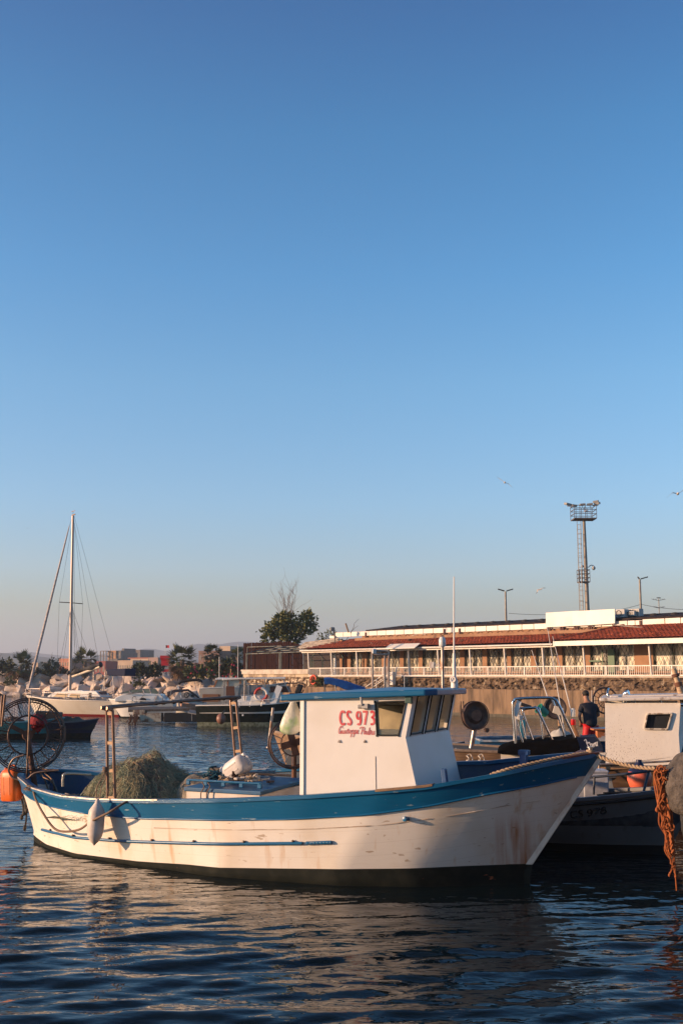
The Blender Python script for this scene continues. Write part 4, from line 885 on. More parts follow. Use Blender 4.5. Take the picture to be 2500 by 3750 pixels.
n1_ = t.nodes.new('ShaderNodeTexNoise'); n1_.inputs['Scale'].default_value = 64; n1_.inputs['Detail'].default_value = 9; mp = t.nodes.new('ShaderNodeMapping'); mp.inputs['Scale'].default_value = (1, 1, .45); mp.inputs['Rotation'].default_value = (0, R(25), 0)
sx = t.nodes.new('ShaderNodeVectorMath'); sx.operation = 'DISTANCE'; pc = K(2262, 2775); sx.inputs[1].default_value = tuple(pc); t.links.new(tc.outputs['Object'], sx.inputs[0]); t.links.new(tc.outputs['Object'], mp.inputs[0]); t.links.new(mp.outputs[0], n1_.inputs['Vector'])
thr = t.nodes.new('ShaderNodeMapRange'); thr.inputs[1].default_value = 0; thr.inputs[2].default_value = 1.5; thr.inputs[3].default_value = .60; thr.inputs[4].default_value = .75; t.links.new(sx.outputs['Value'], thr.inputs[0])
gt_ = t.nodes.new('ShaderNodeMath'); gt_.operation = 'GREATER_THAN'; t.links.new(n1_.outputs[0], gt_.inputs[0]); t.links.new(thr.outputs[0], gt_.inputs[1])
mx = t.nodes.new('ShaderNodeMix'); mx.data_type = 'RGBA'; t.links.new(gt_.outputs[0], mx.inputs[0]); t.links.new(src, mx.inputs[6]); mx.inputs[7].default_value = (0.26, 0.20, 0.15, 1); t.links.new(mx.outputs[2], b_.inputs['Base Color'])
cabn = kb.part('cabin', mb, peel)
mb = MB()
for p, q in ((w1, w2), (w2, w3), (w3, w4), (w4, w1)): mb.beam(p + Vector((0, -.015, 0)), q + Vector((0, -.015, 0)), .03, .05, (0, 1, 0))
fr_ = kb.part('window', mb, M('chipped frame paint', (0.6, 0.53, 0.44), 0.6, col2=(0.28, 0.21, 0.15), scale=18, lo=.5, hi=.6), bevel=.005)
kb.part('pane', MB().quad(*[p + Vector((0, .03, 0)) for p in (w1, w2, w3, w4)]), pane_dark, fr_)
mb = MB(); r0, r1_ = K(2194, 2568), K(2530, 2562); mb.prism([r0 + Vector((0, -.12, 0)), r1_ + Vector((0, -.12, 0)), r1_ + Vector((.1, 2.1, .02)), r0 + Vector((0, 2.1, .02))], (0, 0, .07)); mb.prism([r0 + Vector((.2, .2, .07)), r1_ + Vector((0, .2, .07)), r1_ + Vector((.1, 1.9, .07)), r0 + Vector((.2, 1.9, .07))], (0, 0, .04))
kb.part('roof', mb, M('chalky roof paint', (0.66, 0.60, 0.54), 0.6, col2=(0.3, 0.24, 0.2), scale=7, lo=.55, hi=.66), bevel=.02)
mb = MB(); p = kb.px(2285, 2562, yk + .6); mb.tube(catmull([p + Vector((0, 0, -.15)), p + Vector((0, 0, .05)), p + Vector((.02, -.02, .12)), p + Vector((.09, -.05, .15))], 6), .05, 14); kb.part('chimney', mb, chrome, smooth=50)
for q in (2322, 2418):
    p = kb.px(q, 2556, yk + .8); kb.part('roof_rod', MB().tube([p + Vector((0, 0, -.12)), p + Vector((-.02, 0, .08))], .014, 6), chrome)
mb = MB(); mb.tube(catmull([kb.px(2225, 2568, yk + .1), kb.px(2222, 2535, yk + .1), kb.px(2227, 2522, yk + .3)], 4), .018, 8); kb.part('roof_bracket', mb, chrome, smooth=60)
p, q = kb.px(2464, 2448, yk + .9), kb.px(2502, 2575, yk + .9); mb = MB(); mb.tube([p, p.lerp(q, .45), q], [.05, .058, .065], 12); stub = kb.part('mast_stub', mb, pale_wood, smooth=60)
for ks in ((.18, .22), (.42, .46, .5)):
    mb = MB()
    for k in ks: mb.ring(p.lerp(q, k), q - p, .066, .018, 16, 6)
    kb.part('lashing', mb, rust_steel, stub, smooth=60)
mb = MB(); mb.tube([kb.px(2120, 2800, yk - .25), kb.px(2260, 2798, yk - .25), kb.px(2440, 2788, yk - .25), kb.px(2500, 2782, yk - .25)], .02, 8)
for x in (2192, 2455): mb.tube([kb.px(x, 2796, yk - .25), kb.px(x, 2860, yk - .25)], .02, 8)
kb.part('side_rail', mb, galv, smooth=60)
mb = MB(); mb.beam(kb.px(2150, 2812, yk - .15), kb.px(2330, 2806, yk - .15), .04, .1); kb.part('rubbing_strake', mb, wood, bevel=.01)
mb = MB(); c = K(2494, 2580); mb.lathe([(0, .03), (.04, .03), (.05, -.04), (0, -.04)], c + Vector((.0, -.05, .0)), (-1, -.1, 0), 14); kb.part('deck_lamp', mb, chrome, smooth=50)
# ---- low cabin boat with black top and stainless arches
mn = Thing('motorboat', 'small white cabin boat with a black hood lettered Manu and stainless roll bars', 'motorboat', (2.5, 24.1, 0), R(-10))
mpt, mzs = ghull(mn, 5.9, 2.0, 1.1, .78, .75, white_gel, boot_paint, M('grey rubber rail', (0.12, 0.12, 0.13), 0.5), M('beige inside', (0.5, 0.46, 0.4), 0.6), transom=.85, rake=.7, deck=.4)
ym = -.62
def N(px, py, y=ym): return mn.px(px, py, y)
mb = MB(); b0, b1, b2, b3 = N(1832, 2850), N(2195, 2850), N(2195, 2755), N(1832, 2762); bk = Vector((0, 1.25, 0))
x1_, x2_, x3_, x4_ = N(1900, 2778), N(2120, 2776), N(2120, 2840), N(1900, 2840)
mb.quad(b3, b2, x2_, x1_); mb.quad(b0, b3, x1_, x4_); mb.quad(b2, b1, x3_, x2_); mb.quad(b1, b0, x4_, x3_); mb.quad(b3, b0, b0 + bk, b3 + bk); mb.quad(b2, b1, b1 + bk, b2 + bk); mb.quad(b3, b2, b2 + bk, b3 + bk)
mn.part('cabin', mb, M('cream gelcoat', (0.7, 0.63, 0.54), 0.4))
mb = MB(); q = [p + Vector((0, .02, 0)) for p in (x1_, x2_, x3_, x4_)]; mb.quad(*q); pw = mn.part('side_window', mb, pane_dark)
mb = MB()
for i in range(4): mb.beam(q[i] + Vector((0, -.03, 0)), q[(i + 1) % 4] + Vector((0, -.03, 0)), .02, .03, (0, 1, 0))
mn.part('window_sill', MB().box(N(1975, 2800, ym + .0), (.28, .05, .14)), M('tan frame', (0.45, 0.37, 0.28), 0.6), pw, bevel=.01); mn.part('frame', mb, M('tan frame', (0.45, 0.37, 0.28), 0.6), pw, bevel=.008)
# hood: long black canvas with a blue fore end that carries the name
hood_t = [(1820, 2752), (1835, 2741), (1880, 2727), (1960, 2720), (2050, 2712), (2112, 2702)]; hood_b = [(1820, 2757), (1838, 2763), (1880, 2765), (1960, 2766), (2050, 2764), (2128, 2764)]
rows = []
for (ax_, ay), (bx, by_) in zip(hood_t, hood_b):
    tp, bt = N(ax_, ay, ym - .06), N(bx, by_, ym - .10); rows.append([bt, lerp(bt, tp, .6), tp + Vector((0, .08, .0)), tp + Vector((0, .75, .05)), tp + Vector((0, 1.3, .0)), bt + Vector((0, 1.45, 0))])
mb = MB().grid(rows); mb.add(rows[0], [(0, 1, 2, 3, 4, 5)]); hood = mn.part('hood', mb, M('black canvas', (0.003, 0.003, 0.0035), 0.95, spec=.03, col2=(0.005, 0.005, 0.006), scale=6, bump=.3, bscale=14), smooth=40)
tA, tB, bA, bB = rows[-1][1], rows[-1][2], rows[-1][0], None
e0 = mn.px(2110, 2702, ym - .06); _n = mn.mat.to_3x3() @ Vector((.45, -1, .25)).normalized()
def pl_(px, py): e_ = Vector((0, 0, EYE)); d = ray(px, py); return mn.L(e_ + d * ((mn.W(e0) - e_).dot(_n) / d.dot(_n)))
e1, e2, e3, e4 = pl_(2176, 2697), pl_(2207, 2742), pl_(2203, 2757), pl_(2132, 2762)
bk = Vector((.05, .9, 0)); mb = MB(); mb.add([e0, e1, e2, e3, e4], [(4, 3, 2, 1, 0)]); mb.quad(e0, e1, e1 + bk, e0 + bk); mb.quad(e1, e2, e2 + bk, e1 + bk); mb.quad(e2, e3, e3 + bk, e2 + bk)
npl = mn.part('hood_front', mb, M('navy canvas', (0.012, 0.025, 0.06), 0.8, spec=.2, col2=(0.018, 0.03, 0.07), scale=5))
nN = mn.inv.to_3x3() @ _n
def mn_on(cx, cy):
    px, py = 2100 + cx / 3.51, 2480 + cy / 3.51; n_ = mn.mat.to_3x3() @ nN; o_ = mn.W(e0); e_ = Vector((0, 0, EYE)); d = ray(px, py); return mn.L(e_ + d * ((o_ - e_).dot(n_) / d.dot(n_))) + nN * .012
SM = [[(128, 820), (140, 806), (152, 806), (160, 850), (186, 906)], [(152, 806), (172, 850), (188, 838), (200, 852), (212, 900)], [(232, 858), (216, 862), (212, 890), (226, 898), (238, 862), (242, 896), (250, 896)], [(248, 850), (258, 892), (256, 862), (268, 848), (278, 886)], [(276, 836), (280, 876), (292, 880), (296, 846), (292, 836), (298, 884)]]
mb = MB()
for st in SM: mb.ribbon([mn_on(p.x, p.y) for p in catmull([(a, b_, 0) for a, b_ in st], 4)], .022, nN)
mn.part('name_script', mb, M('silver letter paint', (0.8, 0.8, 0.8), 0.5), npl)
arches = [([(1887, 2722), (1876, 2590), (1882, 2566), (1900, 2558), (2005, 2555), (2030, 2562), (2044, 2580), (2103, 2702)], .0, .028, 'a'), ([(1913, 2722), (1883, 2612), (1890, 2598), (1905, 2594), (1950, 2592), (1966, 2600), (2023, 2714)], .25, .024, 'b'),
 ([(1953, 2720), (1914, 2612), (1920, 2598), (1940, 2594), (1962, 2593), (1975, 2604), (1989, 2714)], .5, .024, 'c'), ([(1925, 2716), (1896, 2580), (1905, 2562), (1920, 2556), (2010, 2556), (2024, 2570), (2070, 2708)], .8, .024, 'd')]
for pts, y, r_, _n in arches: mn.part('roll_bar', MB().tube(catmull([mn.px(a, b_, ym + y) for a, b_ in pts], 5), r_, 8), chrome, smooth=60)
for a, b_, y, sz, mt in ((1892, 2595, .05, (.1, .06, .32), white_paint), (2042, 2602, .2, (.2, .04, .16), M('beige box', (0.55, 0.5, 0.42), 0.5)), (1902, 2628, .2, (.13, .06, .1), white_paint), (1895, 2582, .5, (.07, .1, .26), black_rub), (1925, 2584, .5, (.22, .1, .07), black_rub)):
    mn.part('instrument', MB().box(mn.px(a, b_, ym + y), sz, rot=(0, R(18), 0)), mt, bevel=.01)
mn.part('light_board', MB().box(mn.px(1884, 2665, ym + .1), (.07, .05, .55)), white_paint, bevel=.01)
for a, b_, c, d, y in ((2003, 2298, 2070, 2708, .5), (2022, 2330, 2088, 2600, .9), (1945, 2380, 2006, 2560, .7)):
    mn.part('whip_aerial', MB().tube([mn.px(a, b_, ym + y), mn.px(c, d, ym + y)], [.005, .012], 6), M('white fibreglass', (0.72, 0.69, 0.64), 0.4))
p, q = mn.px(2098, 2655, ym + .3), mn.px(2124, 2706, ym + .3); lant = mn.part('light_post', MB().tube([q + Vector((0, 0, -.1)), p], .045, 10), M('varnished brown post', (0.2, 0.1, 0.05), 0.4))
mn.part('red_light', MB().lathe([(.05, 0), (.055, .06), (.05, .12), (0, .13)], p, n=14), M('red lens', (0.45, 0.008, 0.01), 0.15), lant, smooth=50)
mn.part('clear_light', MB().lathe([(.045, .17), (.05, .2), (.05, .3), (.03, .34), (0, .345)], p, n=14), M('frosted lens', (0.6, 0.62, 0.6), 0.25), lant, smooth=50)
# ---- grey open boat with the drum hauler
gb = Thing('open_boat', 'grey open wooden boat with scuffed bulwark and a drum hauler on a post', 'boat', (4.3, 25.6, 0), R(171))
gpt, gzs = ghull(gb, 6.0, 2.1, 1.5, 1.18, 1.1, wood, boot_paint, M('bare grey brown gunwale', (0.30, 0.22, 0.16), 0.7, col2=(0.2, 0.14, 0.1), scale=9), M('scuffed grey paint', (0.045, 0.055, 0.07), 0.6, col2=(0.35, 0.36, 0.37), scale=3, lo=.62, hi=.64, stretch=(1, 1, 1)), transom=.8, rake=.6, deck=.5)
c = at(1737, 2620, 25.9); cl = gb.L(c); mb = MB(); mb.tube([gb.L(at(1724, 2740, 25.9)), cl + Vector((0, 0, -.25))], .055, 10); drum = gb.part('hauler_post', mb, galv, smooth=60)
axl = gb.inv.to_3x3() @ Vector((.35, -1, .02)).normalized()
mb = MB(); mb.lathe([(.0, .10), (.13, .10), (.15, .06), (.20, .03), (.29, .06), (.305, .08), (.305, -.06), (0, -.06)], cl, axl, 40); gb.part('hauler_drum', mb, M('brown steel drum', (0.075, 0.045, 0.035), 0.55, metal=.3, col2=(0.13, 0.08, 0.06), scale=8), drum, smooth=40)
mb = MB(); mb.ring(cl + axl * .1, axl, .315, .012, 44, 6); mb.ring(cl - axl * .05, axl, .32, .012, 44, 6)
for x in (1686, 1695): mb.tube(catmull([gb.L(at(x, 2568, 25.7)), gb.L(at(x + 2, 2620, 25.7)), gb.L(at(x + 14, 2655, 25.7)), gb.L(at(1735, 2674, 25.7)), gb.L(at(1775, 2662, 25.7))], 5), .014, 6)
mb.lathe([(0, .04), (.05, .04), (.05, -.04), (0, -.04)], gb.L(at(1781, 2674, 25.7)), axl, 14); gb.part('hauler_guard', mb, dark_steel, drum, smooth=60)
mb = MB()
for x in (1708, 1750):
    p = at(x, 2768, 23.75); mb.tube(catmull([p, p + Vector((.03, -.12, -.05)), p + Vector((.0, -.12, -.2)), p + Vector((-.02, -.11, -.32))], 4), .014, 6); mb.ring(p + Vector((0, -.1, -.14)), (1, .3, 0), .06, .014, 14, 6); mb.tube(catmull([p, p + Vector((.08, 0, .03)), p + Vector((.12, -.1, -.1))], 4), .012, 6)
single('fender_rope', mb, rope_pale, 'pale rope loops hitched over the wooden gunwale of the grey open boat', 'rope', loc=at(1725, 2780, 23.75), smooth=60)
for x, lab, mt in ((1703, 'small black fender hanging below the pale rope loops', black_rub), (1752, 'small grey fender hanging below the pale rope loops', M('grey vinyl', (0.3, 0.27, 0.25), 0.5))):
    p = at(x, 2805, 23.6); single('fender', MB().lathe([(.02, .1), (.06, .05), (.1, -.03), (.11, -.12), (.08, -.2), (0, -.22)], p, n=18), mt, lab, 'fender', loc=p, smooth=60)
# ---- blue boat with the fisherman
fb_ = Thing('open_boat', 'blue open fishing boat in which a man stands, by the quay wall', 'fishing boat', (3.6, 30.3, 0), R(2))
fpt_, fzs = ghull(fb_, 6.6, 2.2, 1.45, 1.12, 1.1, M('blue wood paint', (0.015, 0.09, 0.2), 0.45, col2=(0.02, 0.07, 0.14), scale=4), boot_paint, M('pale worn gunwale', (0.45, 0.42, 0.4), 0.6, col2=(0.1, 0.2, 0.3), scale=5), M('blue grey inside', (0.05, 0.09, 0.13), 0.6), transom=.75, rake=.6, deck=.55)
c = at(2032, 2592, 30.2); cl = fb_.L(c); axl = fb_.inv.to_3x3() @ Vector((-.3, -1, .0)).normalized()
mb = MB(); mb.tube([cl + Vector((.12, 0, -1.1)), cl + Vector((.1, 0, -.1))], .05, 10); hp = fb_.part('hauler_post', mb, wood, smooth=60)
mb = MB(); mb.lathe([(0, .05), (.12, .05), (.16, .03), (.27, .06), (.285, .04), (.285, -.05), (0, -.05)], cl, axl, 36); mb.ring(cl + axl * .08, axl, .295, .012, 40, 6); fb_.part('hauler_drum', mb, M('dark drum steel', (0.05, 0.035, 0.03), 0.5, metal=.3), hp, smooth=40)
cl = fb_.L(at(2215, 2566, 30.6)); axl = fb_.inv.to_3x3() @ Vector((.1, -1, .1)).normalized(); mb = MB(); u_ = Vector((0, 0, 1)); w_ = axl.cross(u_); hc = cl; ax = axl
for rad in (.36, .335, .2): mb.ring(cl, axl, rad, .012, 48, 6)
for k in range(16): mb.tube([ringpt(.05, k / 16, 0), ringpt(.35, k / 16, 0)], .008, 5)
mb.tube([cl, cl + Vector((.0, .05, -1.1))], .04, 8); fb_.part('net_hauler', mb, dark_steel, smooth=60)
for x in (2166, 2176): fb_.part('rod', MB().tube([fb_.L(at(x, 2528, 30.9)), fb_.L(at(x, 2600, 30.9))], .014, 6), galv)
fb_.part('teal_board', MB().box(fb_.L(at(1913, 2668, 30)), (.14, .05, .46)), M('teal board paint', (0.03, 0.22, 0.28), 0.5), bevel=.01)
c = at(1985, 2604, 29.8); single('bucket', MB().lathe([(0, -.14), (.10, -.14), (.135, .12), (.145, .12), (.145, .14), (.125, .14), (.095, -.12), (0, -.12)], c, (-.75, -.2, .55), 20), M('green plastic', (0.02, 0.2, 0.13), 0.45), 'green plastic bucket slung beside the dark hauler drum', 'bucket', loc=c, smooth=50)
def heap(name, label, cat, c, rx, ry, h, mat, seed, strands=60, thick=.008):
    r_ = random.Random(seed); mb = MB(); rows = []
    for i in range(21):
        row = []
        for j in range(21):
            x, y = i / 10 - 1, j / 10 - 1; q = max(0, 1 - x * x - y * y) ** .6; row.append(c + Vector((x * rx, y * ry, q * h * (1 + .35 * mnoise.noise(Vector((x * 3, y * 3, seed)))))))
        rows.append(row)
    mb.grid(rows)
    for k in range(strands):
        x, y = r_.uniform(-.9, .9), r_.uniform(-.9, .9); pts = []
        for j in range(5):
            x += r_.uniform(-.25, .25); y += r_.uniform(-.25, .25); q = max(0, 1 - x * x - y * y) ** .6; pts.append(c + Vector((x * rx, y * ry, q * h * 1.08 + .01)))
        mb.tube(catmull(pts, 3), thick, 4)
    return single(name, mb, mat, label, cat, loc=c, smooth=180)
heap('net_heap', 'dark brown net heaped in the blue boat behind the roll bars', 'net', fb_.W(Vector((1.9, -.3, .6))), .8, .6, .55, M('dark brown net', (0.10, 0.065, 0.045), 0.9, col2=(0.05, 0.04, 0.03), scale=10, bump=.8), 3)
heap('canvas_sack', 'pale grey canvas bundle on the gunwale of the blue boat', 'sack', at(2052, 2703, 28.9), .3, .25, .22, M('pale canvas', (0.45, 0.43, 0.38), 0.85, bump=.5, bscale=12), 6, 0)
c = at(2197, 2712, 28.6); single('plastic_stool', MB().box(c, (.3, .3, .03)).box(c + Vector((0, 0, .28)), (.42, .36, .04)).box(c + Vector((.02, 0, .14)), (.24, .2, .26)), M('orange brown plastic', (0.45, 0.15, 0.05), 0.5, col2=(0.5, 0.45, 0.4), scale=3, lo=.5, hi=.55), 'small orange and white seat beside the legs of the standing man', 'stool', loc=c, bevel=.01)
c = at(2196, 2672, 28.8); single('blue_tray', MB().prism([c + Vector((-.25, -.2, 0)), c + Vector((.25, -.2, .03)), c + Vector((.25, .25, .03)), c + Vector((-.2, .25, 0))], (0, 0, .03)), M('light blue plastic', (0.1, 0.25, 0.42), 0.5), 'light blue tray at knee height next to the man in red shorts', 'tray', loc=c, bevel=.008)
# ---- the fisherman
def skin(name, pts, edges, rad, mat, parent, sub=2, loc=None):
    me = bpy.data.meshes.new(name); me.from_pydata(pts, edges, []); me.materials.append(mat)
    o = bpy.data.objects.new(name, me); COL.objects.link(o); o.parent = parent
    md = o.modifiers.new('skin', 'SKIN'); md.use_smooth_shade = True
    for v, r_ in zip(me.skin_vertices[0].data, rad): v.radius = (r_, r_) if not isinstance(r_, tuple) else r_
    me.skin_vertices[0].data[0].use_root = True
    if sub: sb = o.modifiers.new('sub', 'SUBSURF'); sb.levels = sb.render_levels = sub
    return o
mp_ = at(2163, 2690, 30.0); man = Thing('person', 'man in a dark navy top and red shorts standing with his back turned', 'person', (mp_.x, 30.0, .58), R(8))
sk = M('tanned skin', (0.34, 0.17, 0.105), 0.55, sss=.1)
P = [(0, 0, .92), (0, .03, 1.10), (-.01, .06, 1.28), (-.02, .10, 1.42), (-.03, .14, 1.52), (-.04, .19, 1.60), (-.04, .22, 1.72),       # pelvis..head
     (-.10, 0, .86), (-.13, .02, .48), (-.14, -.03, .08), (-.15, .13, .03), (.10, 0, .86), (.13, .03, .48), (.14, -.02, .08), (.15, .14, .03),
     (-.20, .08, 1.40), (-.30, .04, 1.14), (-.20, .22, .96), (.17, .10, 1.40), (.28, .12, 1.16), (.22, .32, 1.10)]
E_ = [(0, 1), (1, 2), (2, 3), (3, 4), (4, 5), (5, 6), (0, 7), (7, 8), (8, 9), (9, 10), (0, 11), (11, 12), (12, 13), (13, 14), (3, 15), (15, 16), (16, 17), (3, 18), (18, 19), (19, 20)]
RR = [(.16, .12), (.155, .12), (.18, .13), (.16, .11), .062, .08, .085, .085, .058, .042, .035, .085, .058, .042, .035, .07, .045, .034, .07, .045, .034]
for f_, (ox, oz) in enumerate(((-.03, -.01), (-.01, -.02), (.01, -.02), (.03, -.01), (.045, .03))):
    for hnd, k in ((17, 1), (20, 1)):
        b0_ = Vector(P[hnd]); d_ = (b0_ - Vector(P[hnd - 1])).normalized(); i0 = len(P); L0 = .075 if f_ < 4 else .05
        P += [tuple(b0_ + d_ * .06 + Vector((ox, 0, oz))), tuple(b0_ + d_ * (.06 + L0) + Vector((ox * 1.4, .02, oz - .025)))]; E_ += [(hnd, i0), (i0, i0 + 1)]; RR += [.014, .009]
body = skin('body', P, E_, RR, sk, man.o, 1)
shirt = skin('shirt', [(0, 0, .80), (0, .03, 1.08), (-.01, .06, 1.27), (-.02, .10, 1.41), (-.03, .13, 1.48), (-.20, .08, 1.39), (-.27, .055, 1.22), (.17, .10, 1.39), (.25, .11, 1.23)], [(0, 1), (1, 2), (2, 3), (3, 4), (3, 5), (5, 6), (3, 7), (7, 8)], [(.20, .16), (.20, .155), (.21, .155), (.185, .13), .085, .09, .075, .09, .075], M('dark navy cotton', (0.014, 0.016, 0.026), 0.85, bump=.4, bscale=9), man.o, 2)
shorts = skin('shorts', [(0, .0, 1.0), (-.10, 0, .84), (-.13, .015, .52), (.10, 0, .84), (.13, .02, .52)], [(0, 1), (1, 2), (0, 3), (3, 4)], [(.18, .15), .125, .125, .125, .125], M('red nylon', (0.45, 0.008, 0.012), 0.6, bump=.3, bscale=12), man.o, 2)
mb = MB(); mb.blob((-.04, .205, 1.735), (.092, .10, .085), 2, .08, 2, 3); hair = man.part('hair', mb, M('dark hair', (0.02, 0.014, 0.010), 0.7, bump=.5, bscale=60), smooth=180)
for s_ in (-1, 1): man.part('ear', MB().blob((-.04 + s_ * .087, .22, 1.69), (.014, .022, .032), s_), sk, smooth=180)
mb = MB(); mb.blob((-.04, .31, 1.68), (.014, .024, .022), 1); man.part('nose', mb, sk, smooth=180)
# ---- stone mooring pier at the right edge with a weathered boulder on it
pr = at(2500, 3080, 14.6); mb = MB(); rows = []
for i in range(19):
    z = lerp(-1.0, 1.02, i / 18); rows.append([Vector((4.62 + 1.6 * (1 + math.cos(a)) * .9 + .12 * mnoise.noise(Vector((math.cos(a) * 2, math.sin(a) * 2, z * 2))) - (.16 * z), 14.9 + 1.1 * math.sin(a) + .1 * mnoise.noise(Vector((a, z * 3, 4))), z)) for a in [2 * math.pi * j / 40 for j in range(40)]])
mb.grid(rows, closed=True); mb.f.append(tuple(18 * 40 + j for j in range(40))); mb.m.append(0)
single('mooring_pier', mb, M('dark wet stone', (0.022, 0.021, 0.021), 0.55, col2=(0.05, 0.048, 0.045), scale=6, bump=1, bscale=14, bdist=.05), 'dark wet stone mooring pier under the boulder at the right edge', 'pier', loc=(6.0, 14.9, 0), smooth=60)
c = at(2520, 2880, 14.4); mb = MB(); mb.blob(c, (.34, .4, .42), 5, .35, 1.1, 5)
single('boulder', mb, M('rough grey stone', (0.115, 0.098, 0.085), 0.95, col2=(0.06, 0.052, 0.047), scale=9, bump=1.0, bscale=32, bdist=.03), 'rough dark grey boulder on the mooring pier at the right edge', 'boulder', loc=c, smooth=180)
mb = MB(); a, b_ = at(2432, 2822, 14.5), at(2475, 2805, 14.45)
for k in range(9):
    p = a.lerp(b_, k / 8) - Vector((0, 0, .05 * math.sin(k / 8 * 3.14))); mb.ring(p, (0, 1, .25) if k % 2 else (.2, .2, 1), .026, .0065, 14, 5, ry=.018)
single('chain', mb, rust_steel, 'short rusty chain between the orange ropes and the boulder', 'chain', loc=a, smooth=60)
# ---------------------------------------------------------------- boats across the basin
def tube_part(T, name, runs, r, mat, y=None, n=6, parent=None):
    mb = MB()
    for pts in runs: mb.tube(catmull(pts, 4) if len(pts) > 2 else pts, r, n)
    return T.part(name, mb, mat, parent, smooth=60)
# ---- sailing boat
sb = Thing('sailing_boat', 'white sailing yacht with a tall mast, furled jib and red boot line near the rocks', 'sailboat', at(438, 2622, 76.5), R(153.7))
spt, szs = ghull(sb, 8.3, 2.5, 1.34, 1.06, 1.0, cream_hull, M('dark red boot line', (0.22, 0.015, 0.02), 0.5), M('white toe rail', (0.62, 0.57, 0.5), 0.5), M('teak deck', (0.25, 0.10, 0.045), 0.6, col2=(0.32, 0.15, 0.07), scale=6), transom=.6, rake=.9, boot=.10, closed_deck=True, stern_rake=-.15, names=('hull', 'boot_stripe', 'toe_rail', 'deck'), gw=.05)
def S(px, py, y=0.0): return sb.px(px, py, y)
ys = .55
cb = [S(174, 2549, ys), S(203, 2533, ys), S(330, 2530, ys), S(352, 2532, ys), S(372, 2553, ys), S(176, 2553, ys)]
mb = MB(); mb.prism(cb, (0, -1.1, 0)); coach = sb.part('coachroof', mb, white_gel, bevel=.03)
mb = MB(); mb.box(S(290, 2530, 0), (1.2, .7, .06)); sb.part('hatch', mb, white_gel, coach, bevel=.01)
for pts in (((196, 2551), (212, 2539), (248, 2540), (247, 2553)), ((254, 2553), (260, 2540), (294, 2540), (292, 2555))):
    mb = MB(); q = [S(a, b_, ys + .012) for a, b_ in pts]; mb.add(q, [(0, 1, 2, 3)]); sb.part('cabin_window', mb, M('covered window', (0.50, 0.36, 0.19), 0.5, col2=(0.42, 0.3, 0.16), scale=4), coach)
mb = MB(); mb.prism([S(337, 2553, .35), S(340, 2532, .35), S(368, 2531, .35), S(372, 2553, .35)], (0, -.7, 0)); sb.part('companionway', mb, M('brown companion wood', (0.16, 0.05, 0.025), 0.5, col2=(0.10, 0.03, 0.02), scale=6), coach, bevel=.01)
mb = MB(); mb.box(S(330, 2545, ys + .02), (.18, .04, .3)); sb.part('port', mb, black_rub, coach)
mast_b, mast_t = S(257, 2534), S(268, 1889)
spar = M('brownish spar', (0.36, 0.28, 0.24), 0.35, metal=.4)
mast = sb.part('mast', MB().tube([mast_b + Vector((0, 0, -.3)), mast_b.lerp(mast_t, .5), mast_t], [.115, .105, .085], 12), spar, smooth=60)
mb = MB(); mb.beam(mast_t + Vector((.1, 0, .04)), mast_t + Vector((-.2, 0, .1)), .06, .08); mb.tube([mast_t, mast_t + Vector((0, 0, .32))], .012, 5); mb.beam(mast_t + Vector((.16, 0, .32)), mast_t + Vector((-.18, 0, .36)), .02, .04); sb.part('masthead', mb, dark_steel, mast)
sp_ = mast_b.lerp(mast_t, .5); mb = MB(); sl, sr = S(218, 2205, .4), S(304, 2211, -.5); mb.tube([sl, sp_, sr], .03, 6); sb.part('spreader', mb, dark_steel, mast, smooth=60)
jb, jt_ = S(106, 2524), S(255, 1925); jm = M('furled sail cloth', (0.52, 0.44, 0.40), 0.8, col2=(0.36, 0.30, 0.28), scale=2.2, stretch=(1, 1, 3), lo=.45, hi=.6)
sb.part('furled_jib', MB().tube([jb, jb.lerp(jt_, .15), jb.lerp(jt_, .5), jb.lerp(jt_, .9), jt_], [.08, .10, .085, .055, .03], 10), jm, smooth=60)
wire = M('thin rigging wire', (0.16, 0.15, 0.15), 0.5, metal=.5)
mb = MB()
for a, b_ in ((jt_, mast_t), (S(218, 2205, .4), S(262, 1935)), (S(218, 2205, .4), S(209, 2470, 1.0)), (sr, S(274, 1930)), (sr, S(296, 2450, -1)), (mast_t, S(362, 2425)), (mast_t + Vector((-.1, 0, 0)), S(405, 2380)), (S(262, 2215), S(226, 2470, .9)), (S(262, 2215), S(212, 2470, .9)), (S(266, 2230), S(320, 2385)), (S(267, 2220), S(295, 2420)), (S(272, 1905), S(275, 2400)), (S(268, 2240), S(285, 2400)), (jb.lerp(jt_, .1), S(235, 2522)), (S(405, 2380), S(446, 2540)), (S(362, 2425), S(372, 2500)), (S(266, 2250), S(278, 2420))): mb.tube([a, b_], .011, 4)
sb.part('rigging', mb, wire)
ba, bb = S(266, 2478), S(367, 2442); boom = sb.part('boom', MB().tube([ba, bb], [.085, .09], 10), M('cream boom paint', (0.66, 0.55, 0.40), 0.4), smooth=60)
mb = MB(); pts = [S(252, 2462), S(262, 2466), S(290, 2455), S(330, 2446), S(362, 2436), S(372, 2432)]; mb.tube(catmull(pts, 4), [.16 + .06 * math.sin(i * 1.1) for i in range(21)], 10); sb.part('sail_cover', mb, M('dark sail canvas', (0.028, 0.028, 0.032), 0.85, col2=(0.05, 0.05, 0.055), scale=4, bump=.6, bscale=6), boom, smooth=180)
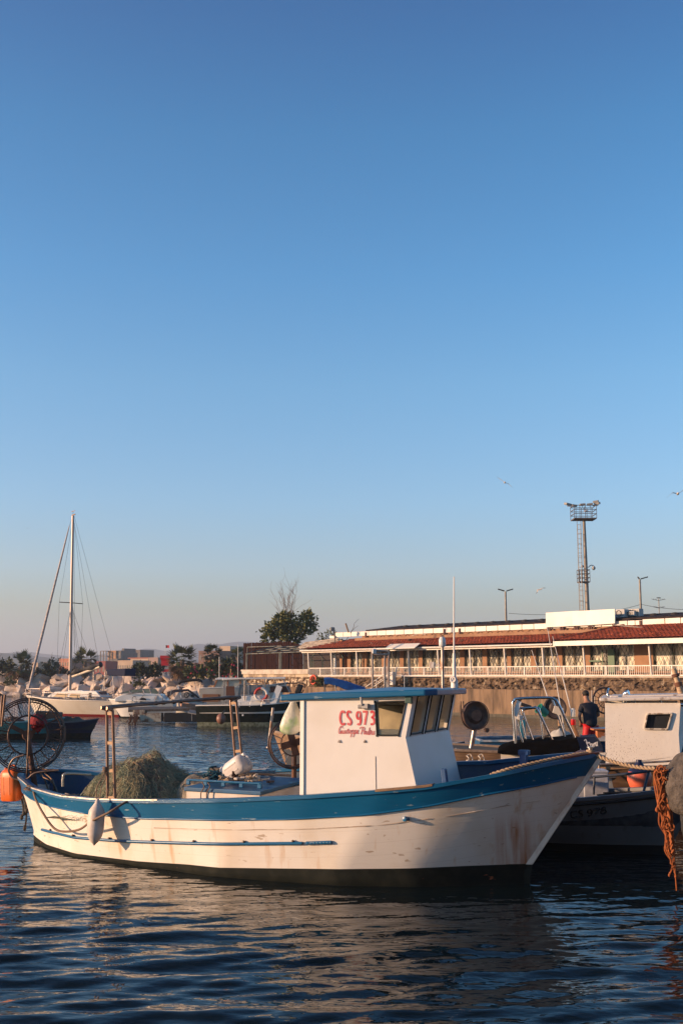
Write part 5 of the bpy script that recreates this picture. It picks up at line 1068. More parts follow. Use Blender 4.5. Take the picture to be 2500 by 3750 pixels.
rails = [[S(93, 2524, .2), S(112, 2522, .4), S(150, 2522, .6)], [S(93, 2539, .2), S(116, 2538, .4)], [S(116, 2553, .4), S(114, 2522, .4)], [S(98, 2551, .2), S(95, 2524, .2)], [S(152, 2548, .7), S(147, 2520, .6)], [S(160, 2558, .8), S(160, 2534, .8), S(112, 2528, .4)], [S(160, 2536, .8), S(240, 2540, 1.05), S(330, 2544, 1.05), S(430, 2548, .8)], [S(240, 2560, 1.05), S(240, 2538, 1.05)], [S(322, 2562, 1.05), S(322, 2540, 1.05)], [S(387, 2452, 0), S(374, 2560, 0)], [S(392, 2452, -.3), S(380, 2560, -.3)], [S(343, 2460, .2), S(343, 2560, .2)], [S(374, 2530, 0), S(396, 2566, 0)], [S(414, 2567, .8), S(416, 2538, .8), S(440, 2540, .2)], [S(396, 2540, .7), S(430, 2528, .3), S(438, 2560, -.3)]]
tube_part(sb, 'pulpit_rail', rails, .022, galv)
mb = MB(); mb.prism([S(389, 2452, .5), S(460, 2448, .5), S(458, 2476, .5), S(396, 2474, .5)], (0, -1.2, 0)); sb.part('bimini', mb, M('navy sun cover', (0.008, 0.014, 0.045), 0.85, bump=.6, bscale=5), bevel=.05)
tube_part(sb, 'bimini_pole', [[S(458, 2470, .4), S(443, 2560, .4)], [S(412, 2470, .3), S(420, 2555, .3)]], .02, galv)
# ---- two speedboats
s1 = Thing('speedboat', 'white speedboat with a wraparound windscreen and a round black porthole', 'speedboat', at(640, 2628, 74.0), R(180))
ghull(s1, 4.4, 2.0, 1.22, 1.12, 1.0, white_gel, boot_paint, white_gel, white_gel, transom=.95, rake=.9, closed_deck=True, names=('hull', 'boot_stripe', 'gunwale', 'deck'))
def Q(px, py, y=0.0): return s1.px(px, py, y)
mb = MB(); mb.prism([Q(420, 2556, .75), Q(455, 2540, .75), Q(478, 2536, .75), Q(590, 2542, .75), Q(612, 2566, .75), Q(420, 2570, .75)], (0, -1.5, 0)); dk = s1.part('cuddy', mb, white_gel, bevel=.06)
wsm = M('smoked green screen', (0.10, 0.13, 0.11), 0.08, col2=(0.2, 0.24, 0.2), scale=1.2)
for pts in (((436, 2539), (472, 2529), (476, 2540), (470, 2542)), ((475, 2526), (522, 2524), (526, 2537), (480, 2541)), ((524, 2523), (548, 2523), (553, 2541), (530, 2538)), ((550, 2522), (570, 2523), (586, 2541), (556, 2542))):
    mb = MB(); q = [Q(a, b_, .6) for a, b_ in pts]; mb.add(q, [(0, 1, 2, 3)]); o = s1.part('windscreen', mb, wsm, dk)
    mb = MB()
    for i in range(4): mb.tube([q[i], q[(i + 1) % 4]], .014, 4)
    s1.part('frame', mb, galv, o)
s1.part('porthole', MB().lathe([(0, .03), (.2, .03), (.23, .0), (.23, -.05)], Q(524, 2568, .93), (0, 1, 0), 24), black_rub, smooth=40)
s1.part('porthole', MB().lathe([(0, .03), (.07, .03), (.09, .0), (.09, -.05)], Q(578, 2572, .93), (0, 1, 0), 18), black_rub, smooth=40)
s1.part('oval_panel', MB().lathe([(0, .02), (.10, .02), (.10, -.02)], Q(572, 2557, .8), (0, 1, 0), 18), M('grey panel', (0.25, 0.26, 0.27), 0.4))
tube_part(s1, 'guard_rail', [[Q(508, 2565, .9), Q(526, 2538, .9), Q(440, 2540, .9)], [Q(564, 2568, .9), Q(585, 2534, .9), Q(590, 2531, .8)], [Q(420, 2570, .5), Q(455, 2545, .7), Q(500, 2538, .9)], [Q(484, 2580, .9), Q(486, 2555, .9), Q(498, 2553, .9), Q(500, 2580, .9)], [Q(595, 2570, .9), Q(598, 2540, .9)], [Q(620, 2570, .9), Q(628, 2530, .9), Q(632, 2525, .9)], [Q(446, 2555, .6), Q(455, 2475, .6)]], .02, galv)
s2 = Thing('speedboat', 'white open speedboat with a black steering wheel and folded black sunshade', 'speedboat', at(752, 2625, 76.0), R(181))
ghull(s2, 2.6, 1.9, 1.2, 1.08, 1.0, white_gel, boot_paint, M('grey rubber rail', (0.12, 0.12, 0.13), 0.5), white_gel, transom=.95, rake=.5, deck=.5)
def Q2(px, py, y=0.0): return s2.px(px, py, y)
mb = MB(); mb.prism([Q2(632, 2566, .3), Q2(650, 2537, .3), Q2(720, 2530, .3), Q2(735, 2566, .3)], (0, -.5, 0)); con = s2.part('dashboard', mb, M('pale console', (0.42, 0.42, 0.43), 0.5, col2=(0.2, 0.2, 0.22), scale=5), bevel=.05)
mb = MB(); rows = [[Q2(612, 2534, .65), Q2(640, 2525, .65), Q2(690, 2523, .6), Q2(728, 2550, .5)], [Q2(614, 2556, .7), Q2(640, 2536, .7), Q2(690, 2532, .65), Q2(732, 2562, .55)]]; mb.grid(rows); s2.part('windscreen', mb, M('dark brown screen', (0.05, 0.03, 0.02), 0.15), con)
mb = MB(); c = Q2(684, 2545, .42); mb.ring(c, (.25, 1, .2), .17, .03, 28, 8)
for k in range(3): a = 2.1 * k; mb.tube([c, c + Vector((.16 * math.cos(a), 0, .16 * math.sin(a)))], .02, 5)
s2.part('steering_wheel', mb, black_rub, con, smooth=60)
s2.part('gauge', MB().box(Q2(706, 2548, .4), (.22, .05, .16)), black_rub, con, bevel=.02)
mb = MB(); pts = [Q2(654, 2505, .4), Q2(664, 2497, .4), Q2(690, 2492, .4), Q2(722, 2490, .4), Q2(736, 2495, .4), Q2(737, 2500, .4)]; mb.tube(catmull(pts, 4), .1, 8); s2.part('sunshade', mb, M('black canvas roll', (0.010, 0.010, 0.012), 0.8), smooth=60)
tube_part(s2, 'sunshade_pole', [[Q2(712, 2492, .3), Q2(728, 2570, .3)], [Q2(734, 2500, .5), Q2(725, 2565, .5)], [Q2(651, 2506, .5), Q2(664, 2548, .5)]], .016, galv)
s2.part('light_arch', MB().beam(Q2(651, 2510, .6), Q2(664, 2555, .6), .05, .08), white_gel); s2.part('light_arch', MB().tube([Q2(652, 2510, .6), Q2(636, 2548, .6)], .025, 6), galv)
# ---- wooden cruiser behind
wc = Thing('cabin_boat', 'white motor cruiser with a varnished brown wheelhouse behind the black boat', 'motorboat', at(735, 2592, 84.0), R(0))
ghull(wc, 6.5, 2.4, 1.9, 1.55, 1.45, cream_hull, boot_paint, white_gel, white_gel, transom=.9, rake=.8, closed_deck=True, names=('hull', 'boot_stripe', 'gunwale', 'deck'))
def V(px, py, y=-.8): return wc.px(px, py, y)
var = M('varnished wood', (0.36, 0.14, 0.05), 0.35, col2=(0.25, 0.09, 0.035), scale=5)
mb = MB(); P0 = [V(778, 2532), V(795, 2490), V(905, 2488), V(930, 2532)]; mb.prism([V(778, 2532), V(783, 2519), V(918, 2517), V(930, 2532)], (0, 1.5, 0))
for a, b_, c, d in ((783, 2519, 796, 2488), (832, 2519, 836, 2488), (880, 2518, 880, 2488), (918, 2517, 905, 2488)):
    for y in (-.8, .7): mb.beam(V(a, b_, y), V(c, d, y), .09, .09, (0, 1, 0))
whb = wc.part('wheelhouse', mb, var)
mb = MB()
for (a, c, e, f_) in ((783, 832, 796, 836), (836, 880, 838, 880), (880, 918, 880, 905)):
    mb = MB(); mb.add([V(a, 2518, -.77), V(c, 2518, -.77), V(f_, 2490, -.77), V(e, 2490, -.77)], [(0, 1, 2, 3)]); wc.part('window', mb, M('pale window glass', (0.34, 0.35, 0.30), 0.1), whb)
mb = MB(); mb.prism([V(788, 2490, -1.0), V(912, 2487, -1.0), V(912, 2487, .9), V(788, 2490, .9)], (0, 0, .12)); mb.box(V(832, 2484, 0), (1.4, .6, .1)); wc.part('roof', mb, white_gel, bevel=.03)
tube_part(wc, 'flag_staff', [[V(843, 2484, 0), V(846, 2450, 0)]], .03, var); tube_part(wc, 'aerial', [[V(803, 2484, 0), V(803, 2405, 0)]], .02, white_gel); tube_part(wc, 'aerial', [[V(871, 2482, 0), V(872, 2360, 0)]], .02, white_gel)
# ---- black motorboat with hard top
bm_ = Thing('motorboat', 'black hulled motorboat with a flat white top, windscreen and lifebuoy', 'motorboat', at(726, 2652, 62.5), R(-4))
bpt, bzs = ghull(bm_, 6.9, 2.3, 1.5, 1.08, 1.05, black_hull, M('pale green waterline growth', (0.40, 0.42, 0.30), 0.7, col2=(0.15, 0.17, 0.10), scale=7), M('white gunwale', (0.68, 0.65, 0.6), 0.4), white_gel, transom=.72, rake=.6, deck=.5, boot=.13)
def U(px, py, y=-.75): return bm_.px(px, py, y)
mb = MB(); mb.prism([U(868, 2592), U(870, 2550), U(974, 2547), U(975, 2588)], (0, 1.5, 0)); cons = bm_.part('console', mb, white_gel, bevel=.03)
mb = MB()
for a, c in ((873, 908), (912, 940), (942, 962)): mb = MB(); mb.add([U(a, 2547, -.72), U(c, 2546, -.72), U(c, 2508, -.62), U(a + (4 if a < 880 else 0), 2508, -.62)], [(0, 1, 2, 3)]); bm_.part('windscreen', mb, M('smoke grey screen', (0.22, 0.2, 0.17), 0.1, trans=.55), cons)
tube_part(bm_, 'screen_frame', [[U(870, 2548, -.74), U(876, 2508, -.64), U(964, 2506, -.64), U(967, 2547, -.74)], [U(912, 2547, -.73), U(912, 2507, -.63)]], .022, galv, parent=cons)
mb = MB(); mb.prism([U(814, 2492, -.95), U(878, 2488, -.95), U(1045, 2487, -.9), U(1045, 2485, .9), U(814, 2490, .9)], (0, 0, .09)); bm_.part('hard_top', mb, M('white top paint', (0.66, 0.62, 0.56), 0.4), bevel=.03)
tube_part(bm_, 'top_post', [[U(818, 2585, -.9), U(821, 2492, -.85)], [U(828, 2590, -.9), U(820, 2492, -.85)], [U(838, 2588, .7), U(829, 2492, .8)], [U(895, 2565, -.8), U(896, 2488, -.85)], [U(973, 2556, -.8), U(970, 2488, -.85)], [U(992, 2540, -.7), U(980, 2488, -.8)], [U(1060, 2535, -.7), U(1036, 2487, -.8)], [U(1014, 2510, .5), U(1006, 2488, .6)]], .028, galv)
mb = MB(); c = U(956, 2543, -.88); 
for k in range(4):
    mb2 = MB(); mb2.tube([c + Vector((.33 * math.cos(a), 0, .33 * math.sin(a))) * 1.0 for a in [math.pi / 2 * k + math.pi / 4 * j / 6 * 2 for j in range(7)]], .075, 10)
    if k == 0: lb = bm_.part('lifebuoy', mb2, M('white buoy vinyl', (0.66, 0.62, 0.57), 0.5), smooth=60)
    else: bm_.part('band', mb2, M('white buoy vinyl', (0.6, 0.6, 0.6)) if k == 2 else M('red buoy band', (0.42, 0.03, 0.02), 0.5), lb, smooth=60)
tube_part(bm_, 'side_rail', [[U(866, 2572, -1.1), U(920, 2567, -1.12), U(1000, 2560, -1.05), U(1040, 2555, -.9)], [U(876, 2590, -1.1), U(882, 2572, -1.1)], [U(914, 2588, -1.1), U(919, 2568, -1.12)], [U(956, 2586, -1.1), U(963, 2564, -1.1)]], .022, white_gel)
mb = MB(); mb.beam(U(998, 2580, -.8), U(1024, 2512, -.8), .08, .32, (1, 0, 0)); bm_.part('boarding_ladder', mb, M('bright white frame', (0.75, 0.73, 0.7), 0.3)); tube_part(bm_, 'bow_rail', [[U(1020, 2515, -.5), U(1030, 2505, -.5), U(1108, 2502, -.5), U(1115, 2520, -.5)], [U(1000, 2580, -.6), U(1032, 2512, -.5)], [U(1060, 2540, -.4), U(1100, 2540, -.4), U(1112, 2525, -.4)]], .03, dark_steel)
bm_.part('outboard_motor', MB().box(U(1095, 2524, -.3), (.32, .3, .55), rot=(0, .35, 0)), black_rub, bevel=.06)
bm_.part('cabin_shade', MB().prism([U(985, 2536, -.3), U(990, 2513, -.3), U(1055, 2513, -.3), U(1062, 2536, -.3)], (0, .8, 0)), M('dark brown door', (0.09, 0.035, 0.02), 0.5))
bm_.part('door', MB().prism([U(828, 2548, .2), U(828, 2513, .2), U(858, 2513, .2), U(860, 2548, .2)], (0, .06, 0)), M('dark brown door', (0.09, 0.035, 0.02), 0.5))
bm_.part('engine_cover', MB().box(U(775, 2556, -.2), (.9, .7, .42)), M('brown box wood', (0.2, 0.09, 0.04), 0.6), bevel=.02)
bm_.part('swim_platform', MB().prism([U(688, 2612, -.5), U(730, 2620, -.5), U(730, 2608, .6), U(694, 2603, .6)], (0, 0, .06)), M('grey teak', (0.3, 0.27, 0.24), 0.7), bevel=.01)
tube_part(bm_, 'platform_strut', [[U(703, 2640, -.4), U(703, 2615, -.4)]], .02, galv)
bm_.part('outlet', MB().lathe([(0, .03), (.05, .03), (.05, -.02)], U(889, 2619, -1.17), (0, -1, 0), 12), white_gel)
bc = at(810, 2632, 60.6); by2 = Thing('buoy', 'round brown fender buoy against the side of the black motorboat', 'buoy', bc)
by2.part('float', MB().blob((0, 0, 0), (.26, .26, .29), 1, 0, sub=3), M('dull brown vinyl', (0.22, 0.10, 0.07), 0.45), smooth=180); by2.part('lug', MB().tube(catmull([(.05, 0, .26), (.12, 0, .36), (.2, .1, .42)], 4), .05, 8), black_rub, smooth=60)
# ---- jetty
jt2 = Thing('floating_jetty', 'low dark floating jetty with rusty pale floats between the yacht and the black boat', 'jetty', at(600, 2640, 66.5), R(2))
def J(px, py, y=0.0): return jt2.px(px, py, y)
jt2.part('deck', MB().prism([J(470, 2608, -.8), J(735, 2602, -.8), J(735, 2594, 1.6), J(470, 2598, 1.6)], (0, 0, .14)), M('dark jetty boards', (0.07, 0.055, 0.045), 0.8, col2=(0.12, 0.10, 0.08), scale=3, stretch=(3, .5, 1)), bevel=.01)
flt = M('rust stained float', (0.46, 0.40, 0.30), 0.6, col2=(0.18, 0.09, 0.05), scale=3, lo=.45, hi=.6)
for a, c, y0, y1 in ((488, 532, 2600, 2614), (534, 592, 2612, 2640), (512, 534, 2616, 2640), (600, 720, 2612, 2640)): jt2.part('float', MB().prism([J(a, y1 + 4, -.85), J(c, y1 + 4, -.85), J(c, y0, -.85), J(a, y0, -.85)], (0, .9, 0)), flt if c < 595 else M('black float', (0.012, 0.012, 0.012), 0.6), bevel=.03)
mb = MB()
for k in range(14): p = J(475 + k * 2.2, 2612 + rng.uniform(0, 12), -.9); mb.tube(catmull([p, p + Vector((rng.uniform(-.1, .1), -.05, -.2)), p + Vector((rng.uniform(-.3, .1), -.05, -.5))], 3), .03, 5)
single('weedy_chain', MB().add([jt2.W(v) for v in mb.v], mb.f), M('weedy brown', (0.09, 0.04, 0.025), 0.9), 'brown weedy ropes hanging from the end of the floating jetty', 'rope', loc=J(480, 2620) if False else jt2.W(J(485, 2620, -.9)), smooth=60)
p = at(690, 2582, 66.0); single('wrecked_boards', MB().box(p, (.9, .5, .2), rot=(.1, .1, .3)).box(p + Vector((-.2, 0, .12)), (.7, .5, .06), rot=(-.1, .15, -.2)), M('faded orange boards', (0.45, 0.22, 0.13), 0.8, col2=(0.3, 0.2, 0.15), scale=5), 'pile of faded orange boards on the floating jetty beside the black boat', 'boards', loc=p, bevel=.01)
# ---- two rowing boats at the left
rb = Thing('rowing_boat', 'teal rowing boat seen through the wire of the net hauler', 'rowing boat', at(-60, 2692, 50.5), R(3))
rpt, _z = ghull(rb, 3.6, 1.5, .78, .6, .62, M('teal boat paint', (0.02, 0.22, 0.24), 0.45, col2=(0.03, 0.15, 0.17), scale=3), boot_paint, M('pale teal rail', (0.15, 0.32, 0.33), 0.5), M('teal inside', (0.05, 0.16, 0.17), 0.6, col2=(.1, .1, .09), scale=5), transom=.75, deck=.2)
rb2 = Thing('rowing_boat', 'dark navy rowing boat lying on the water right of the net hauler', 'rowing boat', at(165, 2691, 50.8), R(4))
rpt2, _z = ghull(rb2, 2.4, 1.3, .72, .58, .55, M('navy boat paint', (0.008, 0.014, 0.04), 0.35, col2=(0.012, 0.02, 0.05), scale=3), boot_paint, M('dark grey rail', (0.07, 0.075, 0.09), 0.5), M('dark inside', (0.03, 0.035, 0.04), 0.6), transom=.8, rake=.35, deck=.15, band=None)
heap('net_heap', 'dull green net heaped in the navy rowing boat', 'net', at(255, 2650, 51.2), .8, .45, .3, M('dull green net', (0.07, 0.085, 0.07), 0.9, col2=(0.12, 0.1, 0.08), scale=6, bump=.7), 9, 20)
heap('net_heap', 'rusty brown nets heaped in the teal rowing boat', 'net', at(50, 2655, 50.6), .6, .4, .35, M('rusty net', (0.16, 0.07, 0.04), 0.9, col2=(0.08, 0.06, 0.05), scale=6, bump=.7), 10, 20)
p = at(175, 2622, 50.6); mb = MB(); mb.prism([at(128, 2655, 50.4), at(130, 2604, 50.4), at(216, 2610, 50.4), at(212, 2650, 50.4)], (0, .8, 0)); single('black_crate', mb, M('black plastic', (0.012, 0.010, 0.010), 0.6), 'tilted black plastic crate standing in the teal rowing boat', 'crate', loc=p, bevel=.03)
heap('red_tarpaulin', 'dark red cloth draped before the black crate', 'cloth', at(140, 2652, 50.1), .42, .3, .45, M('dark red cloth', (0.22, 0.012, 0.015), 0.85, bump=.6, bscale=8), 12, 0)
# ---- small motorboat hidden by the wheelhouse: its sunshade and lamp frame show above the roof
hb = Thing('motorboat', 'small motorboat behind the wheelhouse with a bright blue sunshade and a lamp frame', 'motorboat', (-.35, 31.5, 0), R(0))
ghull(hb, 3.8, 1.8, .95, .75, .7, white_gel, boot_paint, M('grey rubber rail', (0.12, 0.12, 0.13), 0.5), M('beige inside', (0.5, 0.46, 0.4), 0.6), transom=.9, rake=.6, deck=.35)
def Hh(px, py, y=-.7): return hb.px(px, py, y)
T_ = [(1186, 2484), (1200, 2482), (1240, 2490), (1272, 2498), (1310, 2512), (1338, 2520)]; B_ = [(1188, 2504), (1206, 2503), (1240, 2513), (1262, 2524), (1300, 2527), (1340, 2528)]
rows = []
for (a, b_), (c, d) in zip(T_, B_): rows.append([Hh(c, d, -.75), Hh(a, b_ + 4, -.72), Hh(a, b_, -.55), Hh(a, b_ - 3, .1), Hh(a, b_ + 2, .7), Hh(c, d + 2, .75)])
hb.part('sunshade', MB().grid(rows), M('bright blue canvas', (0.006, 0.085, 0.30), 0.7, col2=(0.005, 0.06, 0.22), scale=5, bump=.6, bscale=7), smooth=60)
tube_part(hb, 'sunshade_pole', [[Hh(1186, 2496), Hh(1200, 2600)], [Hh(1225, 2504), Hh(1250, 2600)], [Hh(1262, 2512, .3), Hh(1290, 2600, .3)]], .018, galv)
rt_pale = M('pale painted tube', (0.34, 0.30, 0.26), 0.45, col2=(0.3, 0.2, 0.15), scale=6)
fr2 = tube_part(hb, 'lamp_frame', [[Hh(1364, 2620), Hh(1363, 2384), Hh(1422, 2384), Hh(1424, 2620)][:1] + [Hh(1363, 2400), Hh(1363, 2384), Hh(1366, 2384), Hh(1422, 2384), Hh(1422, 2400), Hh(1424, 2620)], [Hh(1363, 2397), Hh(1422, 2397)]], .03, rt_pale)
tube_part(hb, 'lamp_pole', [[Hh(1409, 2620, .4), Hh(1409, 2392, .4)]], .03, rt_pale)
hb.part('floodlight', MB().box(Hh(1370, 2385, -.75), (.11, .08, .12), rot=(.2, 0, .3)), M('floodlight glass', (0.62, 0.64, 0.62), 0.2), fr2, bevel=.01)
# ---------------------------------------------------------------- quay wall, terrace and restaurant: u along the wall, w back from it, z up
P0 = Vector((-2.73, 91.7, 0)); P1 = Vector((20.26, 65.4, 0)); RW = math.atan2((P1 - P0).y, (P1 - P0).x)
qw = Thing('quay_wall', 'weathered quay wall of rubble over pale concrete below the restaurant', 'quay wall', P0, RW)
def G(px, py, w=0.0): return qw.px(px, py, w)
def gu(px, w=0.0): return G(px, 2473, w).x
UE = 46.0; UL = gu(885) 
# lower concrete wall cast against upright boards
mb = MB(); u = gu(1132) - 14; us_ = []; r4 = random.Random(2)
while u < UE: us_.append((u, r4.uniform(-.012, .012))); u += r4.uniform(.16, .42)
rows = [[], [], [], []]
zt = lambda u: 1.86 + .05 * mnoise.noise(Vector((u * .8, 0, 5)))
for i, (u, d) in enumerate(us_):
    for uu in (u, (us_[i + 1][0] if i + 1 < len(us_) else UE) - .012):
        rows[0].append(Vector((uu, -.42 + d, -1))); rows[1].append(Vector((uu, -.42 + d, .6))); rows[2].append(Vector((uu, -.42 + d, zt(uu)))); rows[3].append(Vector((uu, .35, zt(uu) + .03)))
mb.grid(rows)
conc = M('weathered concrete', (0.245, 0.165, 0.105), 0.9, spec=.2, col2=(0.13, 0.09, 0.06), scale=1.1, stretch=(1.6, 1, .6), lo=.42, hi=.64, col3=(0.075, 0.055, 0.042), scale3=1.1, lo3=.52, hi3=.72, stretch3=(3.0, 1, .22), bump=.7, bscale=6, bdist=.03)
qw.part('concrete_face', mb, conc)
mb = MB(); mb.grid([[Vector((lerp(UL - 6, UE, i / 60), -.45 + .01 * math.sin(i), z)) for i in range(61)] for z in (-.6, .22)]); qw.part('tide_mark', mb, M('dark tide growth', (0.06, 0.055, 0.04), 0.8, col2=(0.10, 0.085, 0.06), scale=4, bump=.6))
# upper rubble band
def rub(u, z): return .07 * mnoise.noise(Vector((u * 2.3, z * 3.1, 1))) + .06 * mnoise.noise(Vector((u * 5.5, z * 6, 7))) + (.12 if mnoise.noise(Vector((u * 3.3, z * 4.2, 13))) > .18 and z < 2.5 else 0)
mb = MB(); n = 520; mb.grid([[Vector((lerp(UL + .1, UE, i / n), rub(lerp(UL, UE, i / n), lerp(1.8, 2.66, k / 14)), lerp(1.8, 2.66, k / 14))) for i in range(n + 1)] for k in range(15)])
qw.part('rubble_band', mb, M('old rubble masonry', (0.19, 0.13, 0.085), 0.95, spec=.1, col2=(0.05, 0.035, 0.026), scale=2.6, lo=.42, hi=.62, col3=(0.42, 0.33, 0.23), scale3=1.7, lo3=.58, hi3=.7, bump=1, bscale=11, bdist=.06))
mb = MB(); mb.prism([(gu(1132), -.06, 2.66), (UE, -.06, 2.66), (UE, 9, 2.66), (gu(1132), 9, 2.66)], (0, 0, .09)); mb.prism([(UL, -.1, 2.9), (gu(1131), -.1, 2.9), (gu(1131), 9, 2.9), (UL, 9, 2.9)], (0, 0, .40))
qw.part('terrace_slab', mb, M('pale terrace edge', (0.55, 0.47, 0.38), 0.8, col2=(0.4, 0.33, 0.26), scale=2), bevel=.015)
mb = MB(); mb.grid([[Vector((lerp(UL, gu(1131), i / 120), .03 + .05 * mnoise.noise(Vector((i * .15, z * 2, 3))), z)) for i in range(121)] for z in [1.7 + .1 * k for k in range(13)]])
qw.part('rendered_face', mb, M('flaking render', (0.50, 0.40, 0.28), 0.9, col2=(0.27, 0.20, 0.14), scale=.9, lo=.5, hi=.58, bump=.6, bscale=7, bdist=.04))
mb = MB(); mb.quad((UL - .05, -.4, -1), (UL - .05, 9, -1), (UL - .05, 9, 3.2), (UL - .05, -.4, 3.2)); qw.part('end_face', mb, conc)
# lifebuoy on the wall, gangway, planter
c = qw.W(G(1148, 2489, -.2)); ax = qw.mat.to_3x3() @ Vector((0, -1, 0)); T = Thing('lifebuoy', 'orange red lifebuoy hanging on the quay wall below the railing', 'lifebuoy', c)
T.part('ring', MB().ring((0, 0, 0), ax, .34, .085, 28, 10), M('orange red vinyl', (0.58, 0.07, 0.025), 0.5), smooth=60)
T.part('grab_line', MB().tube([Vector((-.05, 0, .3)), Vector((0, -.1, -.3))], .02, 6).tube([Vector((-.3, 0, 0)), Vector((.3, -.1, 0))], .02, 6), M('orange line', (0.5, 0.10, 0.04), 0.7))
rt = M('pale railing paint', (0.70, 0.64, 0.57), 0.5, col2=(0.55, 0.45, 0.36), scale=3, lo=.5, hi=.75)
gw_ = Thing('gangway', 'steel stairs and landing with pale rails leading down the quay wall', 'gangway', qw.W(G(1400, 2540, -1.2)), RW)
def GW(px, py, w): return gw_.L(qw.W(G(px, py, w)))
mb = MB()
for a, b_, c, d, w in ((1332, 2520, 1405, 2470, -1.2), (1345, 2530, 1415, 2482, -1.6), (1372, 2535, 1440, 2480, -.9), (1405, 2530, 1405, 2440, -.8), (1416, 2530, 1416, 2440, -1.2), (1437, 2500, 1437, 2450, -.8), (1378, 2540, 1378, 2490, -1.6), (1445, 2475, 1600, 2476, -.5), (1480, 2476, 1480, 2520, -.5), (1332, 2520, 1332, 2560, -1.3), (1372, 2505, 1430, 2465, -1.2)): mb.tube([GW(a, b_, w), GW(c, d, w)], .035, 6)
gw_.part('handrail', mb, rt)
mb = MB()
for k in range(7): p = GW(lerp(1345, 1410, k / 6), lerp(2532, 2486, k / 6), -1.3); mb.box(p, (.3, .8, .04))
gw_.part('tread', mb, dark_steel); gw_.part('meter_box', MB().box(GW(1434, 2485, -.9), (.5, .3, .95)), rt, bevel=.02)
# ---------------------------------------------------------------- restaurant
rs = Thing('restaurant', 'long low restaurant with a red tiled veranda roof and white fascia panels on the quay', 'building', P0, RW)
WB = 2.2                                 # wall line behind the veranda
z_fl, z_ev, z_rt, z_fb, z_ft = 2.75, 4.74, 5.72, 6.0, 6.36
U0 = gu(1136)
orange = M('orange render', (0.34, 0.19, 0.11), 0.9, col2=(0.26, 0.14, 0.08), scale=1.5, bump=.4, bscale=14)
pillars = [(1252, 1262), (1271, 1283), (1325, 1342), (1397, 1417), (1463, 1477), (1532, 1546), (1610, 1627), (1684, 1700), (1766, 1783), (1856, 1871), (1943, 1962), (2039, 2059), (2140, 2161), (2323, 2392), (2530, 2560), (2680, 2710)]
mb = MB()
for a, c in pillars: mb.box(((gu(a, WB) + gu(c, WB)) / 2, WB + .15, (z_fl + 5.2) / 2), (gu(c, WB) - gu(a, WB), .3, 5.2 - z_fl))
mb.box(((U0 + 3 + UE) / 2, WB + .15, 5.5), (UE - U0 - 3, .29, .62)); mb.box(((U0 + 3 + UE) / 2, 3.15, 5.85), (UE - U0 - 3, .3, .5)); mb.box(((gu(1252, WB) + UE) / 2, WB + .16, z_fl + .15), (UE - gu(1252, WB), .28, .3))
mb.box(((U0 + UE) / 2, 6.0, 4.2), (UE - U0, .3, 3.4)); mb.box((U0 + 1.5, 4.0, 4.2), (.3, 4, 3.0))
rs.part('wall', mb, orange)
mb = MB(); mb.box(((U0 + UE) / 2, 3.5, z_fl - .02), (UE - U0, 5, .06)); rs.part('floor', mb, M('veranda tiles', (0.28, 0.15, 0.09), 0.7))
mb = MB(); mb.prism([(U0 + 3.4, 3.05, z_ft + .02), (UE, 3.05, z_ft + .02), (UE, 7.2, z_ft + .5), (U0 + 3.4, 7.2, z_ft + .5)], (0, 0, .10)); mb.prism([(U0 + 3.4, 7.2, z_ft + .5), (UE, 7.2, z_ft + .5), (UE, 11.5, z_ft + .1), (U0 + 3.4, 11.5, z_ft + .1)], (0, 0, .10))
rs.part('flat_roof', mb, M('dark bitumen roof', (0.030, 0.022, 0.021), 0.9, spec=.1, col2=(0.06, 0.04, 0.035), scale=2))
k = 0; u = U0 + 6
while u < UE:
    rs.part('roof_vent', MB().lathe([(.30, 0), (.30, .07), (.22, .14), (0, .17)], (u, 5.2, z_ft + .33), n=10), M('dark vent cowl', (0.03, 0.024, 0.022), 0.8)); u += 1.55
# fascia of white panels with uneven colour
r5 = random.Random(6); fpx = [1228, 1258, 1287, 1318, 1351, 1382, 1414, 1447, 1481, 1516, 1552, 1588, 1626, 1664, 1705, 1744, 1784, 1826, 1870, 1915, 1959, 2008, 2056, 2108, 2160, 2208, 2252, 2304, 2332, 2359, 2442, 2500, 2560, 2640, 2720]
wf = 2.9; fm = M('white fascia panel', (0.76, 0.71, 0.63), 0.5, col2=(0.70, 0.62, 0.53), scale=.8, rnd=.07)
for a, c in zip(fpx[:-1], fpx[1:]):
    ua, uc = gu(a, wf), gu(c, wf); rs.part('fascia_panel', MB().box(((ua + uc) / 2, wf, (z_fb + z_ft) / 2 - (.06 if a > 2240 else 0)), (uc - ua - .06, .08, z_ft - z_fb + r5.uniform(-.01, .01) + (.10 if a > 2350 else 0))), fm)
mb = MB(); mb.box((gu(1221, wf), wf, 6.0), (.7, .3, .22)); rs.part('gutter_end', mb, fm)
mb = MB(); u = U0 + 3.6
while u < UE - 1: mb.beam((u, 2.98, 5.98), (u + .45, 2.9, 5.74), .03, .03); mb.beam((u + .45, 2.9, 5.74), (u + .9, 2.98, 5.98), .03, .03); u += .95
rs.part('truss', mb, M('brown truss steel', (0.16, 0.08, 0.05), 0.7))
for px in (1338, 1627, 1683, 2008, 2056, 2108, 2160, 2250, 2350): u = gu(px, 2.8); rs.part('fascia_bracket', MB().box((u, 2.84, 6.0), (.14, .10, .55)), M('dark bracket', (0.10, 0.04, 0.03), 0.7))
